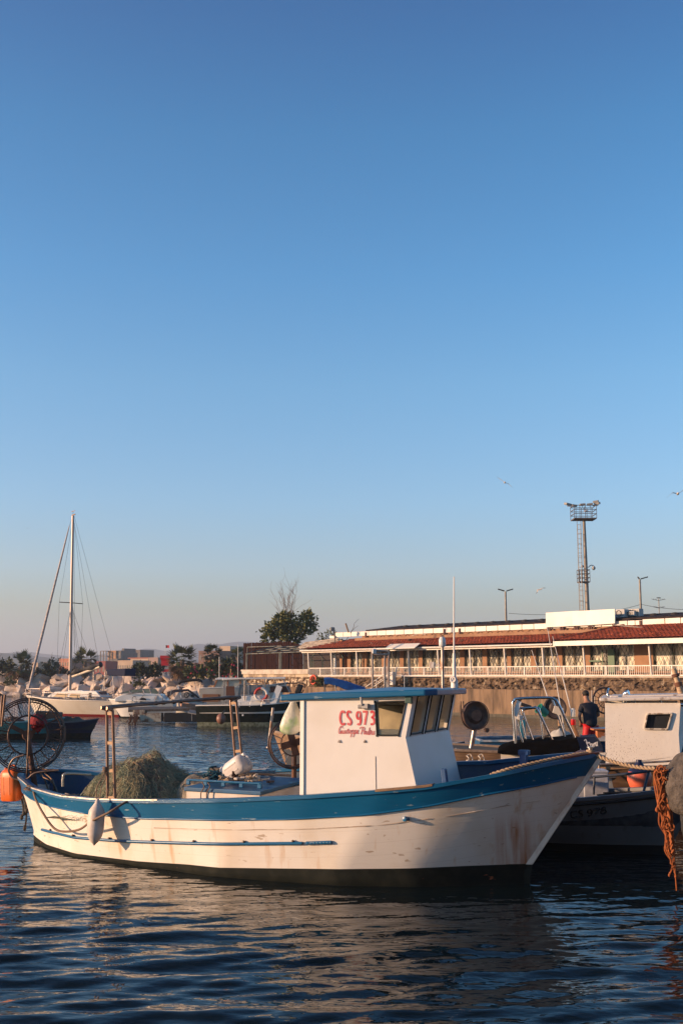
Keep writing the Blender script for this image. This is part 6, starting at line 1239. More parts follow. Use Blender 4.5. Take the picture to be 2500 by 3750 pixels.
# tiled roof
def tile_grid(u0, u1, f_z, w0, w1, rows_n, left_cut=0.0):
    mb = MB(); per = .30; nU = int((u1 - u0) / per * 6); rows = []
    for k in range(rows_n):
        for e in (0, 1):
            f = (k + e) / rows_n; row = []
            for i in range(nU + 1):
                u = lerp(u0 + left_cut * f, u1, i / nU); ph = (u / per) % 1.0; h = .07 * abs(math.sin(math.pi * ph)) + .012 * mnoise.noise(Vector((u * .7, f * 4, 2)))
                row.append(Vector((u, lerp(w0, w1, f), f_z(f) + h + (.10 if e == 0 else 0))))
            rows.append(row)
    return mb.grid(rows)
tiles = M('red clay tiles', (0.17, 0.040, 0.024), 0.9, spec=.15, col2=(0.085, 0.022, 0.015), scale=2.2, lo=.4, hi=.65, col3=(0.34, 0.09, 0.05), scale3=7, lo3=.6, hi3=.68, bump=.3, bscale=30)
u_tl = gu(1112); u_tr = gu(2100)
rs.part('tile_roof', tile_grid(u_tl, gu(2060), lambda f: lerp(z_ev + .1, z_rt, f), -.35, 3.0, 9, 2.9), tiles)
rs.part('tile_roof', tile_grid(gu(2045), UE, lambda f: lerp(z_ev + .18, z_rt + .22, f), -.75, 3.0, 10, 3.2), tiles)
mb = MB(); mb.tube([(gu(2045), -.7, z_ev + .26), (gu(2045) + 3.2, 3.0, z_rt + .3)], .12, 8); rs.part('ridge_tile', mb, tiles)
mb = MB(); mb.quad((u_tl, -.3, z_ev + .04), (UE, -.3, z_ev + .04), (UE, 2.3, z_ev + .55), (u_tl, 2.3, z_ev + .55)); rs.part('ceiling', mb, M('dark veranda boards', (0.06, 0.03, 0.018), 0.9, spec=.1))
mb = MB(); mb.tube([(u_tl, -.42, z_ev + .06), (gu(2040), -.42, z_ev + .06)], .065, 8); mb.beam((u_tl, -.2, z_ev - .06), (gu(2040), -.2, z_ev - .06), .08, .1); mb.beam((u_tl, -.36, z_ev + .1), (u_tl + 2.7, 2.6, z_rt - .05), .12, .12); rs.part('gutter', mb, rt)
mb = MB(); mb.box(((gu(2028, -.8) + UE) / 2, -.8, z_ev + .08), (UE - gu(2028, -.8), .07, .30)); rs.part('eave_board', mb, fm)
mb = MB(); a, c = gu(1412, -.9), gu(1522, -.9); mb.prism([(a, -1.0, z_ev + .02), (c, -1.0, z_ev + .02), (c, -.4, z_ev + .36), (a, -.4, z_ev + .36)], (0, 0, .04)); rs.part('awning_board', mb, fm)
mb = MB()
for px, w in ((1695, .9), (1926, .9), (2060, 1.4), (1500, 1.6)): mb.blob((gu(px, w), w, lerp(z_ev, z_rt, (w + .35) / 3.3) + .14), (.22, .2, .12), px, .4)
rs.part('broken_tiles', mb, M('dark broken tile', (0.10, 0.035, 0.02), 0.9))
mb = MB(); mb.tube(catmull([(gu(1338, 2.7), 2.7, 5.7), (gu(1352, 2), 2.0, 5.5), (gu(1360, 1), 1.0, 5.3), (gu(1375, -.4), -.4, 4.8)], 5), .02, 5); mb.tube(catmull([(gu(1500, 2.5), 2.5, 5.75), (gu(1530, 2.4), 2.4, 5.95), (gu(1560, 2.3), 2.3, 5.9)], 5), .03, 5); mb.tube(catmull([(gu(2250, 2.4), 2.4, 6.05), (gu(2330, 2.2), 2.2, 5.85), (gu(2400, 2.4), 2.4, 5.8), (gu(2500, 2.5), 2.5, 5.85)], 6), .022, 5)
rs.part('roof_cable', mb, M('pale cable', (0.45, 0.38, 0.32), 0.7))
# columns and railing of the veranda
cpx = [1133, 1217, 1310, 1500, 1608, 1725, 1852, 1992, 2142, 2384, 2540, 2700]
for px in cpx: u = gu(px, .05); rs.part('column', MB().tube([(u, .05, z_fl), (u, -.1, z_ev)], .07, 8), rt, smooth=60)
us2 = sorted([gu(x, .05) for x in cpx]); mids = []
for a, c in zip(us2[:-1], us2[1:]):
    nseg = max(1, round((c - a) / 1.45)); mids += [lerp(a, c, k / nseg) for k in range(nseg)]
mids.append(us2[-1]); z0r, z1r = z_fl + .05, z_fl + .63
for a, c in zip(mids[:-1], mids[1:]):
    mb = MB(); mb.beam((a, .02, z0r), (c, .02, z0r), .05, .06); mb.beam((a, .02, z1r), (c, .02, z1r), .06, .06); mb.box((a, .02, (z0r + z1r) / 2), (.09, .08, z1r - z0r + .04)); n = max(3, int((c - a) / .14))
    for k in range(1, n): mb.box((lerp(a, c, k / n), .02, (z0r + z1r) / 2), (.025, .025, z1r - z0r - .03))
    rs.part('railing', mb, rt)
# windows: pale curtain and glass behind diamond lattice grilles
green = M('dark green grille paint', (0.055, 0.085, 0.055), 0.55, col2=(0.12, 0.10, 0.07), scale=4)
cream_g = M('cream grille paint', (0.40, 0.37, 0.28), 0.6)
pane_m = M('curtained old glass', (0.50, 0.45, 0.34), 0.25, col2=(0.045, 0.04, 0.03), scale=1.6, lo=.48, hi=.56, stretch=(1.8, 1, .45), rnd=.15)
bays = [(pillars[i][1], pillars[i + 1][0]) for i in range(1, len(pillars) - 1)]
for n_, (a, c) in enumerate(bays):
    ua, uc = gu(a, WB), gu(c, WB); zb, zt_ = z_fl + .32, z_ev + .42
    if uc - ua < .3: continue
    mb = MB()
    for (x0, y0, x1, y1) in ((ua, zb, ua, zt_), (uc, zb, uc, zt_), (ua, zb + .03, uc, zb + .03), (ua, zt_, uc, zt_), ((ua + uc) / 2, zb, (ua + uc) / 2, zt_)): mb.beam((x0, WB + .1, y0), (x1, WB + .1, y1), .07, .07)
    wn = rs.part('window', mb, green if n_ in (0, 4, 11, 12) else M('weathered frame', (0.30, 0.24, 0.16), 0.7))
    rs.part('pane', MB().quad((ua, WB + .2, zb), (uc, WB + .2, zb), (uc, WB + .2, zt_), (ua, WB + .2, zt_)), pane_m, wn)
    mb = MB(); H_ = zt_ - zb; st = .30; k = -int(H_ * .55 / st) - 1
    while ua + k * st < uc:
        for s_ in (1, -1):
            x0 = ua + k * st if s_ > 0 else ua + k * st + H_ * .55; y0 = zb; x1 = x0 + s_ * H_ * .55; y1 = zt_
            f0 = 0.0; f1 = 1.0
            for X_ in (ua, uc):
                if (x0 - X_) * (x1 - X_) < 0:
                    f = (X_ - x0) / (x1 - x0)
                    if (X_ == ua) == (s_ > 0): f0 = max(f0, f)
                    else: f1 = min(f1, f)
            if f1 - f0 > .05 and min(lerp(x0, x1, (f0 + f1) / 2), 1e9) > ua and lerp(x0, x1, (f0 + f1) / 2) < uc: mb.beam((lerp(x0, x1, f0), WB - .02 * s_, lerp(y0, y1, f0)), (lerp(x0, x1, f1), WB - .02 * s_, lerp(y0, y1, f1)), .018, .018)
        k += 1
    rs.part('lattice', mb, green if n_ in (0, 4, 11, 12) else M('dark grille paint', (0.05, 0.045, 0.032), 0.6), wn)
    if n_ == 11: rs.part('door', MB().box((lerp(ua, uc, .12), WB - .05, z_fl + .98), (.9, .06, .10)).box((lerp(ua, uc, .30), WB - .05, z_fl + .9), (.06, .06, 1.6)).box((lerp(ua, uc, .5), WB - .05, z_fl + .9), (.5, .07, 1.7)), M('green door paint', (0.03, 0.10, 0.045), 0.5))
mb = MB()
for s_, px in ((0, 1160), (1, 1235)):
    u = gu(px, .8)
    for k in range(10): a = math.pi * k / 9; b_ = math.pi * min(9, k + 1) / 9; mb.beam((u - .75 * math.cos(a), .8, 3.9 + .75 * math.sin(a)), (u - .75 * math.cos(b_), .8, 3.9 + .75 * math.sin(b_)), .05, .05)
    for k in range(7): mb.beam((u - .75, .8, 2.8 + k * .18), (u - .35, .8, 3.0 + k * .18), .025, .025); mb.beam((u - .75, .82, 3.0 + k * .18), (u - .35, .82, 2.8 + k * .18), .025, .025)
    mb.beam((u - .75, .8, z_fl), (u - .75, .8, 3.95), .05, .05); mb.beam((u + .75, .8, z_fl), (u + .75, .8, 3.95), .05, .05)
rs.part('arched_trellis', mb, M('dark green trellis', (0.03, 0.06, 0.04), 0.6))
rs.part('door', MB().box((gu(1226, 1.9), 1.9, 3.7), (.34, .06, 1.9)), M('pale door paint', (0.5, 0.52, 0.55), 0.5))
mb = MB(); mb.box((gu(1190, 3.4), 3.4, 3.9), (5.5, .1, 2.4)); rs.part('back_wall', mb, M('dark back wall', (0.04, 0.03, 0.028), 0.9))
# blank sign board above the fascia, roof plant
sg = Thing('sign_board', 'long blank white sign board standing on brackets above the tiled roof', 'sign', qw.W(Vector((gu(2120, 2.6), 2.6, 5.9))), RW)
def SGp(px, py): return sg.L(qw.W(G(px, py, 2.6)))
e = [(1997, 2244, 2297), (2067, 2240, 2294), (2094, 2238, 2292), (2144, 2236, 2290), (2249, 2230, 2283)]
for (a, t0, b0), (c, t1, b1) in zip(e[:-1], e[1:]): sg.part('panel', MB().prism([SGp(a, b0), SGp(c, b1), SGp(c, t1), SGp(a, t0)], (0, .1, 0)), M('white board', (0.78, 0.74, 0.67), 0.5, col2=(0.72, 0.66, 0.58), scale=.6, rnd=.06))
for px in (2008, 2056, 2108, 2160, 2240): mb = MB(); p = SGp(px, 2292); mb.beam(p + Vector((0, .12, .7)), p + Vector((0, .12, -.5)), .09, .09); mb.beam(p + Vector((0, .12, 0)), p + Vector((-.25, .4, -.35)), .06, .06); sg.part('bracket', mb, M('dark bracket', (0.10, 0.04, 0.03), 0.7))
for i, (a, c, y0, y1, lab) in enumerate(((2252, 2292, 2231, 2254, 'grey air conditioning unit on the roof right behind the sign board'), (2288, 2328, 2238, 2250, 'pale squat air conditioning unit in front of the others on the roof'), (2305, 2346, 2229, 2252, 'dark grey air conditioning unit on the roof nearest the street lamp'))):
    w = 4.2 + i * .3; p0 = G(a, y1, w); p1 = G(c, y0, w); T = Thing('air_conditioner', lab, 'air conditioner', qw.W(Vector(((p0.x + p1.x) / 2, w, p0.z - .15))), RW, 'air conditioners on the restaurant roof'); wd, ht = p1.x - p0.x, p1.z - p0.z + .15
    T.part('casing', MB().box((0, 0, ht / 2), (wd, .5, ht)), M('ac casing', (0.42, 0.41, 0.40), 0.5, rnd=.3), bevel=.02); mb = MB(); mb.ring((0, -.27, ht / 2), (0, 1, 0), ht * .36, .02, 20, 5)
    for k in range(5): mb.box((0, -.265, ht * (.2 + .15 * k)), (wd * .8, .02, .02))
    T.part('grille', mb, M('dark grille', (0.08, 0.08, 0.085), 0.6))
# pergola and palisade on the left terrace
pg = Thing('pergola', 'thin green grey pipe pergola over the empty left terrace', 'pergola', qw.W(Vector((gu(1010), 1, 3.3))), RW)
mb = MB(); pl2 = lambda u, w, z: pg.L(qw.W(Vector((u, w, z))))
for px, w in ((901, .2), (1022, .2), (1026, .2), (1112, .2), (905, 3.6), (1030, 3.6)): mb.tube([pl2(gu(px, w), w, 3.3), pl2(gu(px, w), w, 4.74 + (w - .2) * .2)], .04, 6)
for w, z in ((.2, 4.72), (1.3, 4.95), (2.3, 5.15), (3.3, 5.35)): mb.tube([pl2(gu(901, .2), w, z - .05), pl2(gu(1131, .2) + 2, w, z + .05)], .04, 6)
for k in range(6): u = lerp(gu(901, .2), gu(1131, .2), k / 5); mb.tube([pl2(u, .1, 4.72), pl2(u, 3.6, 5.42)], .035, 6)
mb.tube([pl2(gu(905, 3.6), 3.6, 5.42), pl2(gu(1030, 3.6), 3.6, 5.42)], .035, 6); pg.part('frame', mb, M('grey green pipe', (0.06, 0.085, 0.07), 0.5, col2=(0.2, 0.19, 0.17), scale=2))
mb = MB()
for k in range(6): w = 2 + k * .35; mb.tube([pl2(gu(1120, w) - 1.2 + .2 * k, w, 5.1 + .11 * k), pl2(gu(1240, w), w, 5.3 + .12 * k)], .055, 6)
pg.part('roof_pole', mb, M('pale dry poles', (0.45, 0.38, 0.31), 0.7, col2=(0.2, 0.16, 0.13), scale=2))
pf = Thing('fence', 'tall dark brown timber palisade fence behind the left terrace', 'fence', qw.W(Vector((gu(1000, 4.2), 4.2, 3.2))), RW)
mb = MB(); u = gu(893, 4.2); r6 = random.Random(3); fz0 = pf.L(qw.W(Vector((0, 4.2, 3.2))))
while u < gu(1150, 4.2):
    wd = r6.uniform(.16, .24); h = 2.62 - max(0, (u - gu(1060, 4.2))) * .22 + r6.uniform(-.04, .05); p = pf.L(qw.W(Vector((u, 4.2 + r6.uniform(-.03, .03), 3.2)))); mb.box(p + Vector((0, 0, h / 2)), (wd, .05, h)); u += wd + r6.choice((.012, .015, .03))
pf.part('boards', mb, M('dark brown boards', (0.020, 0.008, 0.007), 0.9, spec=.08, col2=(0.032, 0.013, 0.010), scale=3, stretch=(3, 1, .5)))
mb = MB()
for z in (.5, 2.0): mb.beam(pf.L(qw.W(Vector((gu(893, 4.2), 4.3, 3.2 + z)))), pf.L(qw.W(Vector((gu(1150, 4.2), 4.3, 3.2 + z)))), .06, .1)
pf.part('rail', mb, MATS['dark brown boards'])
# ---------------------------------------------------------------- lighting tower and lamps behind the building
ty = 97.0; tb = at(2152, 2260, ty); TW = Thing('floodlight_tower', 'tall grey floodlight tower with a caged ladder, two platforms and six lamps', 'floodlight tower', (tb.x, ty, 2.7))
stl = M('grey tower steel', (0.30, 0.26, 0.22), 0.55, metal=.2, col2=(0.2, 0.17, 0.14), scale=1.5)
zz = lambda y: at(2150, y, ty).z - 2.7
m = ty / F_PX
mast_h = zz(1902); TW.part('mast', MB().tube([(0, 0, 0), (-.05, 0, mast_h * .5), (-.1, 0, mast_h)], [.24, .19, .14], 10), stl, smooth=50)
mb = MB()
for s_ in (-.02, .32): mb.tube([(-.75 + s_, -.1, 0), (-.72 + s_, -.1, mast_h)], .025, 5)
k = .3
while k < mast_h: mb.beam((-.75, -.1, k), (-.42, -.1, k), .03, .03); k += .42
k = 4.5
while k < mast_h - .5:
    mb.tube([(-.42, -.1, k), (-.43, -.4, k), (-.58, -.5, k), (-.75, -.4, k), (-.76, -.1, k)], .018, 4); k += 1.0
for o in ((-.58, -.5), (-.75, -.4)): mb.tube([(o[0], o[1], 4.5), (o[0], o[1], mast_h - .5)], .02, 4)
TW.part('ladder', mb, stl)
def platform(z, hx, hy, cx, h):
    mb = MB(); mb.box((cx, 0, z), (hx * 2, hy * 2, .10))
    for i in range(5):
        x = lerp(cx - hx, cx + hx, i / 4)
        for y in (-hy, hy): mb.beam((x, y, z), (x, y, z + h), .04, .04)
    for f in (.35, .68, 1.0):
        for y in (-hy, hy): mb.beam((cx - hx, y, z + h * f), (cx + hx, y, z + h * f), .05, .05)
        for x in (cx - hx, cx + hx): mb.beam((x, -hy, z + h * f), (x, hy, z + h * f), .05, .05)
    return mb
TW.part('top_platform', platform(mast_h, .98, .8, -.12, zz(1855) - mast_h), M('dark tower steel', (0.13, 0.11, 0.10), 0.6)); TW.part('lower_platform', platform(zz(2132), .47, .45, -.3, zz(2088) - zz(2132)), M('dark tower steel', (0.13, 0.11, 0.10), 0.6))
for px, py, rz in ((2076, 1846, .5), (2100, 1851, .2), (2131, 1848, 0), (2158, 1847, -.1), (2180, 1837, -.4), (2185, 1844, -.6)):
    p = TW.L(at(px, py, ty)); mb = MB(); mb.box(p, (.48, .4, .2), rot=(.2, .12 * (1 if px < 2131 else -1), rz)); mb.beam(p + Vector((0, 0, -.1)), p + Vector((0, 0, -.25)), .05, .05); f_ = TW.part('floodlight', mb, M('grey lamp housing', (0.28, 0.27, 0.25), 0.5), bevel=.03)
mb = MB(); mb.beam(TW.L(at(2076, 1853, ty)), TW.L(at(2108, 1856, ty)), .06, .06); mb.beam(TW.L(at(2168, 1853, ty)), TW.L(at(2190, 1849, ty)), .06, .06); TW.part('lamp_arm', mb, stl)
p = TW.L(at(2172, 2078, ty)); mb = MB(); mb.tube(catmull([TW.L(at(2152, 2078, ty)), TW.L(at(2162, 2070, ty)), TW.L(at(2172, 2072, ty))], 4), .04, 6); mb.blob(p + Vector((0, 0, -.05)), (.17, .17, .2), 2, 0); TW.part('camera_dome', mb, M('pale camera shell', (0.45, 0.42, 0.38), 0.4), smooth=60)
mb = MB(); mb.box(TW.L(at(2135, 2074, ty)), (.35, .2, .16), rot=(0, .1, .2)); TW.part('camera', mb, M('pale camera shell', (0.45, 0.42, 0.38), 0.4), bevel=.02)
def lamp_post(px, pb, pt, Y, label, heads, mat=stl):
    b_ = at(px, pb, Y); T = Thing('street_lamp', label, 'street lamp', (b_.x, Y, 2.7), 0, 'lamp posts behind the restaurant'); h = at(px, pt, Y).z - 2.7
    T.part('post', MB().tube([(0, 0, 0), (0, 0, h)], [.13, .085], 8), mat, smooth=60)
    for s_ in heads:
        T.part('lamp_head', MB().prism([(s_ * .1, -.15, h), (s_ * .68, -.12, h + .16), (s_ * .68, .12, h + .16), (s_ * .1, .15, h)], (0, 0, .10)), M('dark lamp head', (0.06, 0.055, 0.05), 0.5), bevel=.02)
    return T
l1 = lamp_post(1852, 2280, 2166, 100.0, 'grey double armed street lamp left of the floodlight tower', (-1, 1)); l2 = lamp_post(2346, 2260, 2122, 93.0, 'grey street lamp with a short single head right of the floodlight tower', (1, -.25))
T = Thing('tv_aerial', 'roof television aerial with spread rods right of the single headed lamp', 'aerial', at(2412, 2245, 80.0)); mb = MB(); mb.tube([(0, 0, -.3), (0, 0, 1.05)], .03, 6)
T.part('pole', mb, stl); mb = MB()
for z, hw in ((.9, .45), (.35, .40)):
    mb.beam((-hw, 0, z + .1), (0, 0, z), .03, .03); mb.beam((hw, 0, z + .1), (0, 0, z), .03, .03)
    for k in (-1, -.7, -.4, .4, .7, 1): mb.beam((hw * k, -.15, z + .06 * abs(k)), (hw * k, .3, z + .16), .015, .015)
mb.box((0, 0, 1.1), (.26, .15, .06)); T.part('rods', mb, M('dark rods', (0.09, 0.085, 0.08), 0.5))
c1, c2, c3, c4 = at(1862, 2246, 99), at(2090, 2248, 97), at(2346, 2213, 93), at(2560, 2232, 80)
mb = MB(); mb.tube(sag(c1, c2, .1), .016, 4); mb.tube(sag(c2, c3, .25), .016, 4); mb.tube(sag(c3, c4, .15), .016, 4); single('overhead_cable', mb, black_rub, 'thin overhead cable strung between the lamp posts above the roof', 'cable', loc=c1)
p = at(1217, 2304, 91); T = Thing('floodlight', 'small floodlight on a short pole at the left end of the white fascia', 'floodlight', p); T.part('lamp', MB().box((0, 0, 0), (.34, .2, .3), rot=(.3, 0, .3)), M('grey lamp housing', (0.28, 0.27, 0.25), 0.5), bevel=.02); T.part('pole', MB().tube([(.1, .1, -.1), (.25, .2, -1.2)], .04, 6), dark_steel)
p = at(1276, 2316, 92); single('leaning_post', MB().tube([p, at(1265, 2283, 92)], .07, 6), wood, 'short leaning brown post sticking up behind the fascia', 'post', loc=p)
# ---------------------------------------------------------------- breakwater, promenade, plants, town, hills, birds, air
BL = [(-75, 166), (-46, 150), (-30, 143), (-14, 128), (-8.5, 108)]             # foot of the rocks on the water
def bl(t):
    n = len(BL) - 1; i = min(n - 1, int(t * n)); f = t * n - i; return Vector((lerp(BL[i][0], BL[i + 1][0], f), lerp(BL[i][1], BL[i + 1][1], f), 0))
def mound(u, s): p = bl(u); return p + Vector((.25, 1, 0)).normalized() * s
mb = MB(); mb.grid([[mound(i / 30, s) + Vector((0, 0, z)) for i in range(31)] for s, z in ((1.4, -1), (2.2, .3), (4.6, 2.0), (5.5, 2.35), (14, 2.45))])
o = mb.build('embankment', M('dark rubble earth', (0.09, 0.07, 0.055), 0.95, col2=(0.16, 0.13, 0.1), scale=1.2, bump=1, bscale=3)); tag(o, kind='structure')
mb = MB(); pts = [mound(i / 30, 13.5) + Vector((0, 0, 2.44)) for i in range(31)]; q = qw.W(Vector((UL, 9, 0)))
far = [Vector((-9000, 9000, 2.44)), Vector((-2200, 900, 2.44))]
mb.add([(-9000, 9000, 2.44), (-900, 330, 2.44)] + [tuple(p) for p in pts] + [(q.x, q.y, 2.44), (60, 80, 2.44), (300, 60, 2.44), (9000, 9000, 2.44)], [tuple(range(len(pts) + 6))[::-1]])
o = mb.build('ground', M('dusty ground', (0.20, 0.16, 0.115), 0.95, col2=(0.10, 0.09, 0.055), scale=.08, lo=.4, hi=.6)); tag(o, kind='structure')
stone = M('pale limestone', (0.58, 0.47, 0.39), 0.9, col2=(0.45, 0.35, 0.28), scale=1.1, lo=.4, hi=.65, col3=(0.21, 0.16, 0.125), scale3=2.4, lo3=.62, hi3=.72, bump=.9, bscale=3.2, rnd=.16, bdist=.12)
rocks = []
for k in range(10):
    r_ = random.Random(100 + k); bm = bmesh.new()
    for i in range(10):
        v = Vector((r_.gauss(0, 1), r_.gauss(0, 1), r_.gauss(0, 1))).normalized(); bm.verts.new((v.x * .62, v.y * .5, v.z * .45))
    bmesh.ops.convex_hull(bm, input=bm.verts); bmesh.ops.triangulate(bm, faces=bm.faces[:])
    for g in [v for v in bm.verts if not v.link_faces]: bm.verts.remove(g)
    bmesh.ops.bevel(bm, geom=bm.edges[:], offset=.018, segments=1, affect='EDGES'); bmesh.ops.triangulate(bm, faces=bm.faces[:]); bmesh.ops.subdivide_edges(bm, edges=bm.edges[:], cuts=2, use_grid_fill=True)
    for v in bm.verts: v.co *= 1 + .05 * mnoise.noise(v.co * 4 + Vector((k, 0, 0))) + .035 * mnoise.noise(v.co * 9)
    me = bpy.data.meshes.new('boulder'); bm.to_mesh(me); bm.free(); me.materials.append(stone); me.polygons.foreach_set('use_smooth', [True] * len(me.polygons)); me.set_sharp_from_angle(angle=R(14)); rocks.append(me)
r7 = random.Random(21); cnt = 0
for row, (s, z, sz) in enumerate(((1.2, .1, 1.5), (2.0, .75, 2.3), (3.4, 1.35, 2.5), (4.7, 1.95, 2.3), (5.9, 2.2, 1.8))):
    u = .16 + .01 * row
    while u < 1.0 and cnt < 295:
        p = mound(u, s + r7.uniform(-.35, .35)); k = sz * r7.choice((.55, .8, 1.0, 1.0, 1.25)) * r7.uniform(.85, 1.1)
        o = bpy.data.objects.new('boulder', r7.choice(rocks)); COL.objects.link(o); o.location = p + Vector((0, 0, z + r7.uniform(-.15, .15) - (k - sz) * .15)); o.scale = (k * r7.uniform(.9, 1.3), k, k * r7.uniform(.8, 1.1)); o.rotation_euler = (r7.uniform(-.6, .6), r7.uniform(-.6, .6), r7.uniform(0, 6.28))
        tag(o, 'pale angular limestone boulder piled on the breakwater across the water', 'boulder', 'boulders of the breakwater'); cnt += 1
        u += k * .86 / 88
# ---- plants
def leaf_cloud(mb, c, rad, n, size, seed, elong=1.6, up=.3, clump=7):
    """leafy shoots: they start inside the crown and run outwards and up, leaves along them"""
    r_ = random.Random(seed); per = 13; C = Vector(c)
    for k in range(max(1, n // per)):
        v = Vector((r_.gauss(0, 1), r_.gauss(0, 1), r_.gauss(0, 1))).normalized(); q = r_.random() ** .45 * .82
        lump = 1 + .5 * mnoise.noise(v * 1.9 + Vector((seed, 2, 5))); p = C + Vector((v.x * rad[0], v.y * rad[1], v.z * rad[2])) * q * lump
        d = (Vector((v.x, v.y, v.z * .6)) * .8 + Vector((r_.gauss(0, .45), r_.gauss(0, .45), up + .35 + r_.gauss(0, .35)))).normalized(); L_ = min(rad) * r_.uniform(.35, .95)
        for i in range(per):
            e = p + d * L_ * (i / per) + Vector((r_.gauss(0, .05), r_.gauss(0, .05), r_.gauss(0, .05))) * L_ * 2; dd = (d + Vector((r_.gauss(0, .8), r_.gauss(0, .8), r_.gauss(0, .7)))).normalized(); sd = Matrix.Rotation(r_.uniform(0, 6.28), 3, dd) @ dd.orthogonal().normalized(); s = size * r_.uniform(.6, 1.3) * (1.1 - .5 * i / per)
            mb.add([e, e + dd * s * elong * .5 + sd * s * .42, e + dd * s * elong, e + dd * s * elong * .5 - sd * s * .42], [(0, 1, 2, 3)])
leafm = lambda nm, a, b_: M(nm, a, .6, spec=.25, col2=b_, scale=1.3, lo=.4, hi=.6)
bark = M('grey brown bark', (0.16, 0.11, 0.08), 0.9, col2=(0.1, 0.07, 0.05), scale=3)
def limb(mb, p, d, L_, r_, depth, rg, bend=.25, n=4):
    pts = [p]; q = Vector(p); d = Vector(d).normalized()
    for k in range(n): d = (d + Vector((rg.gauss(0, bend), rg.gauss(0, bend), rg.gauss(.05, bend * .5)))).normalized(); q = q + d * L_ / n; pts.append(q.copy())
    mb.tube(pts, [lerp(r_, r_ * .5, i / n) for i in range(n + 1)], 5)
    if depth:
        for k in range(rg.choice((2, 3))): i = rg.choice(range(1, n + 1)); limb(mb, pts[i], (d + Vector((rg.gauss(0, .5), rg.gauss(0, .5), rg.gauss(.15, .3)))), L_ * .68, r_ * .55, depth - 1, rg, bend, n)
tp = at(1060, 2390, 108.0); tree = Thing('tree', 'dense green tree with bare grey twigs rising from its top behind the palisade', 'tree', (tp.x, 108, 2.4)); rg = random.Random(9)
sc = 108 / F_PX
mb = MB(); limb(mb, (0, 0, 0), (0, 0, 1), 3.0, .22, 3, rg, .15); tree.part('trunk', mb, bark, smooth=60)
for (px, py, rx, rz, n, sd) in ((1010, 2310, 1.25, 1.35, 800, 1), (1060, 2300, 1.1, 1.35, 500, 2), (1110, 2300, 1.3, 1.55, 850, 3), (1040, 2345, 1.7, .9, 550, 4), (1125, 2262, .55, .6, 250, 5), (985, 2330, .6, .9, 350, 6), (1040, 2260, .6, .6, 260, 7)):
    p = tree.L(at(px, py, 108.0)); mb = MB() if sd == 1 else mbc
    mbc = mb; leaf_cloud(mbc, p, (rx, 1.2, rz), n, .25, sd, 1.7)
tree.part('crown', mbc, leafm('olive green leaf', (0.17, 0.165, 0.05), (0.085, 0.095, 0.032)))
mb = MB()
for k in range(9): p = tree.L(at(1040 + k * 4, 2290, 108.0)); limb(mb, p, (rg.gauss(0, .16), 0, 1), rg.uniform(2.2, 3.2), .028, 2, rg, .10, 5)
tree.part('bare_twigs', mb, M('dry grey twig', (0.20, 0.13, 0.10), 0.9))
p = at(1200, 2330, 104.0); sh = Thing('shrub', 'sparse shrub showing between the tree and the white fascia', 'shrub', (p.x, 104, 2.4)); mb = MB(); leaf_cloud(mb, (0, 0, 3.6), (1.6, .8, .9), 420, .16, 31); leaf_cloud(mb, (.3, 0, 2.6), (1.6, .8, 1.2), 350, .16, 32); sh.part('foliage', mb, leafm('olive green leaf', (0.17, 0.165, 0.05), (0.085, 0.095, 0.032))); mb = MB(); limb(mb, (0, 0, 0), (0, 0, 1), 3.2, .08, 2, rg); sh.part('stem', mb, bark)
palm_leaf = leafm('palm leaf', (0.085, 0.095, 0.032), (0.045, 0.052, 0.02)); dry = leafm('dry palm leaf', (0.17, 0.09, 0.035), (0.09, 0.05, 0.025))
def fan_palm(px, py, Y, R_, label, trunk_h, skirt, seed, nf=30):
    c = at(px, py, Y); T = Thing('palm_tree', label, 'palm', (c.x, Y, 2.4), 0, 'fan palms on the promenade'); h = c.z - 2.4; rg = random.Random(seed); mb = MB(); md = MB()
    for k in range(nf + skirt):
        live = k < nf; a = rg.uniform(0, 6.28); el = math.asin(rg.uniform(-.42, .99)) if live else rg.uniform(-1.2, -.4); L_ = R_ * rg.uniform(.38, .62) * (1 if live else .9); d = Vector((math.cos(a) * math.cos(el), math.sin(a) * math.cos(el), math.sin(el))); p0 = Vector((0, 0, h - (0 if live else rg.uniform(0, .5) * h * .5))); p1 = p0 + d * L_
        m_ = mb if live else md; m_.ribbon([p0, p0.lerp(p1, .5) + Vector((0, 0, .04)), p1], .035, d.orthogonal())
        sd = d.cross(Vector((0, 0, 1))).normalized(); up = sd.cross(d)
        for j in range(9):
            b_ = (j / 8 - .5) * 2.2; dd = (d * math.cos(b_) + (sd * math.cos(.5 * (k % 3)) + up * math.sin(.5 * (k % 3))).normalized() * math.sin(b_)).normalized(); l_ = R_ * .60 * (1 - .25 * abs(b_) / 1.1) * rg.uniform(.85, 1.1)
            q = p1 + dd * l_ + Vector((0, 0, -.10 * l_)); w_ = dd.cross(up).normalized() * .055 * R_
            m_.add([p1, p1.lerp(q, .5) + w_, q, p1.lerp(q, .5) - w_], [(0, 1, 2, 3)])
    T.part('fronds', mb, palm_leaf)
    if skirt: T.part('dry_fronds', md, dry)
    T.part('trunk', MB().tube([(0, 0, 0), (.05, 0, h * .5), (0, 0, h)], [.3, .26, .24], 8), bark, smooth=60)
fan_palm(76, 2440, 152, 2.3, 'low wide fan palm at the far left behind the rocks', 1, 16, 1); fan_palm(312, 2425, 148, 2.2, 'broad fan palm right of the yacht mast', 1, 4, 2); fan_palm(668, 2418, 132, 2.3, 'tall shaggy fan palm with brown dry skirt beside the red kiosk', 1, 46, 3, 34); fan_palm(776, 2396, 133, 1.55, 'slender fan palm before the brown town houses', 2, 8, 4); fan_palm(872, 2402, 128, 1.2, 'small fan palm close to the left end of the palisade', 2, 5, 5)
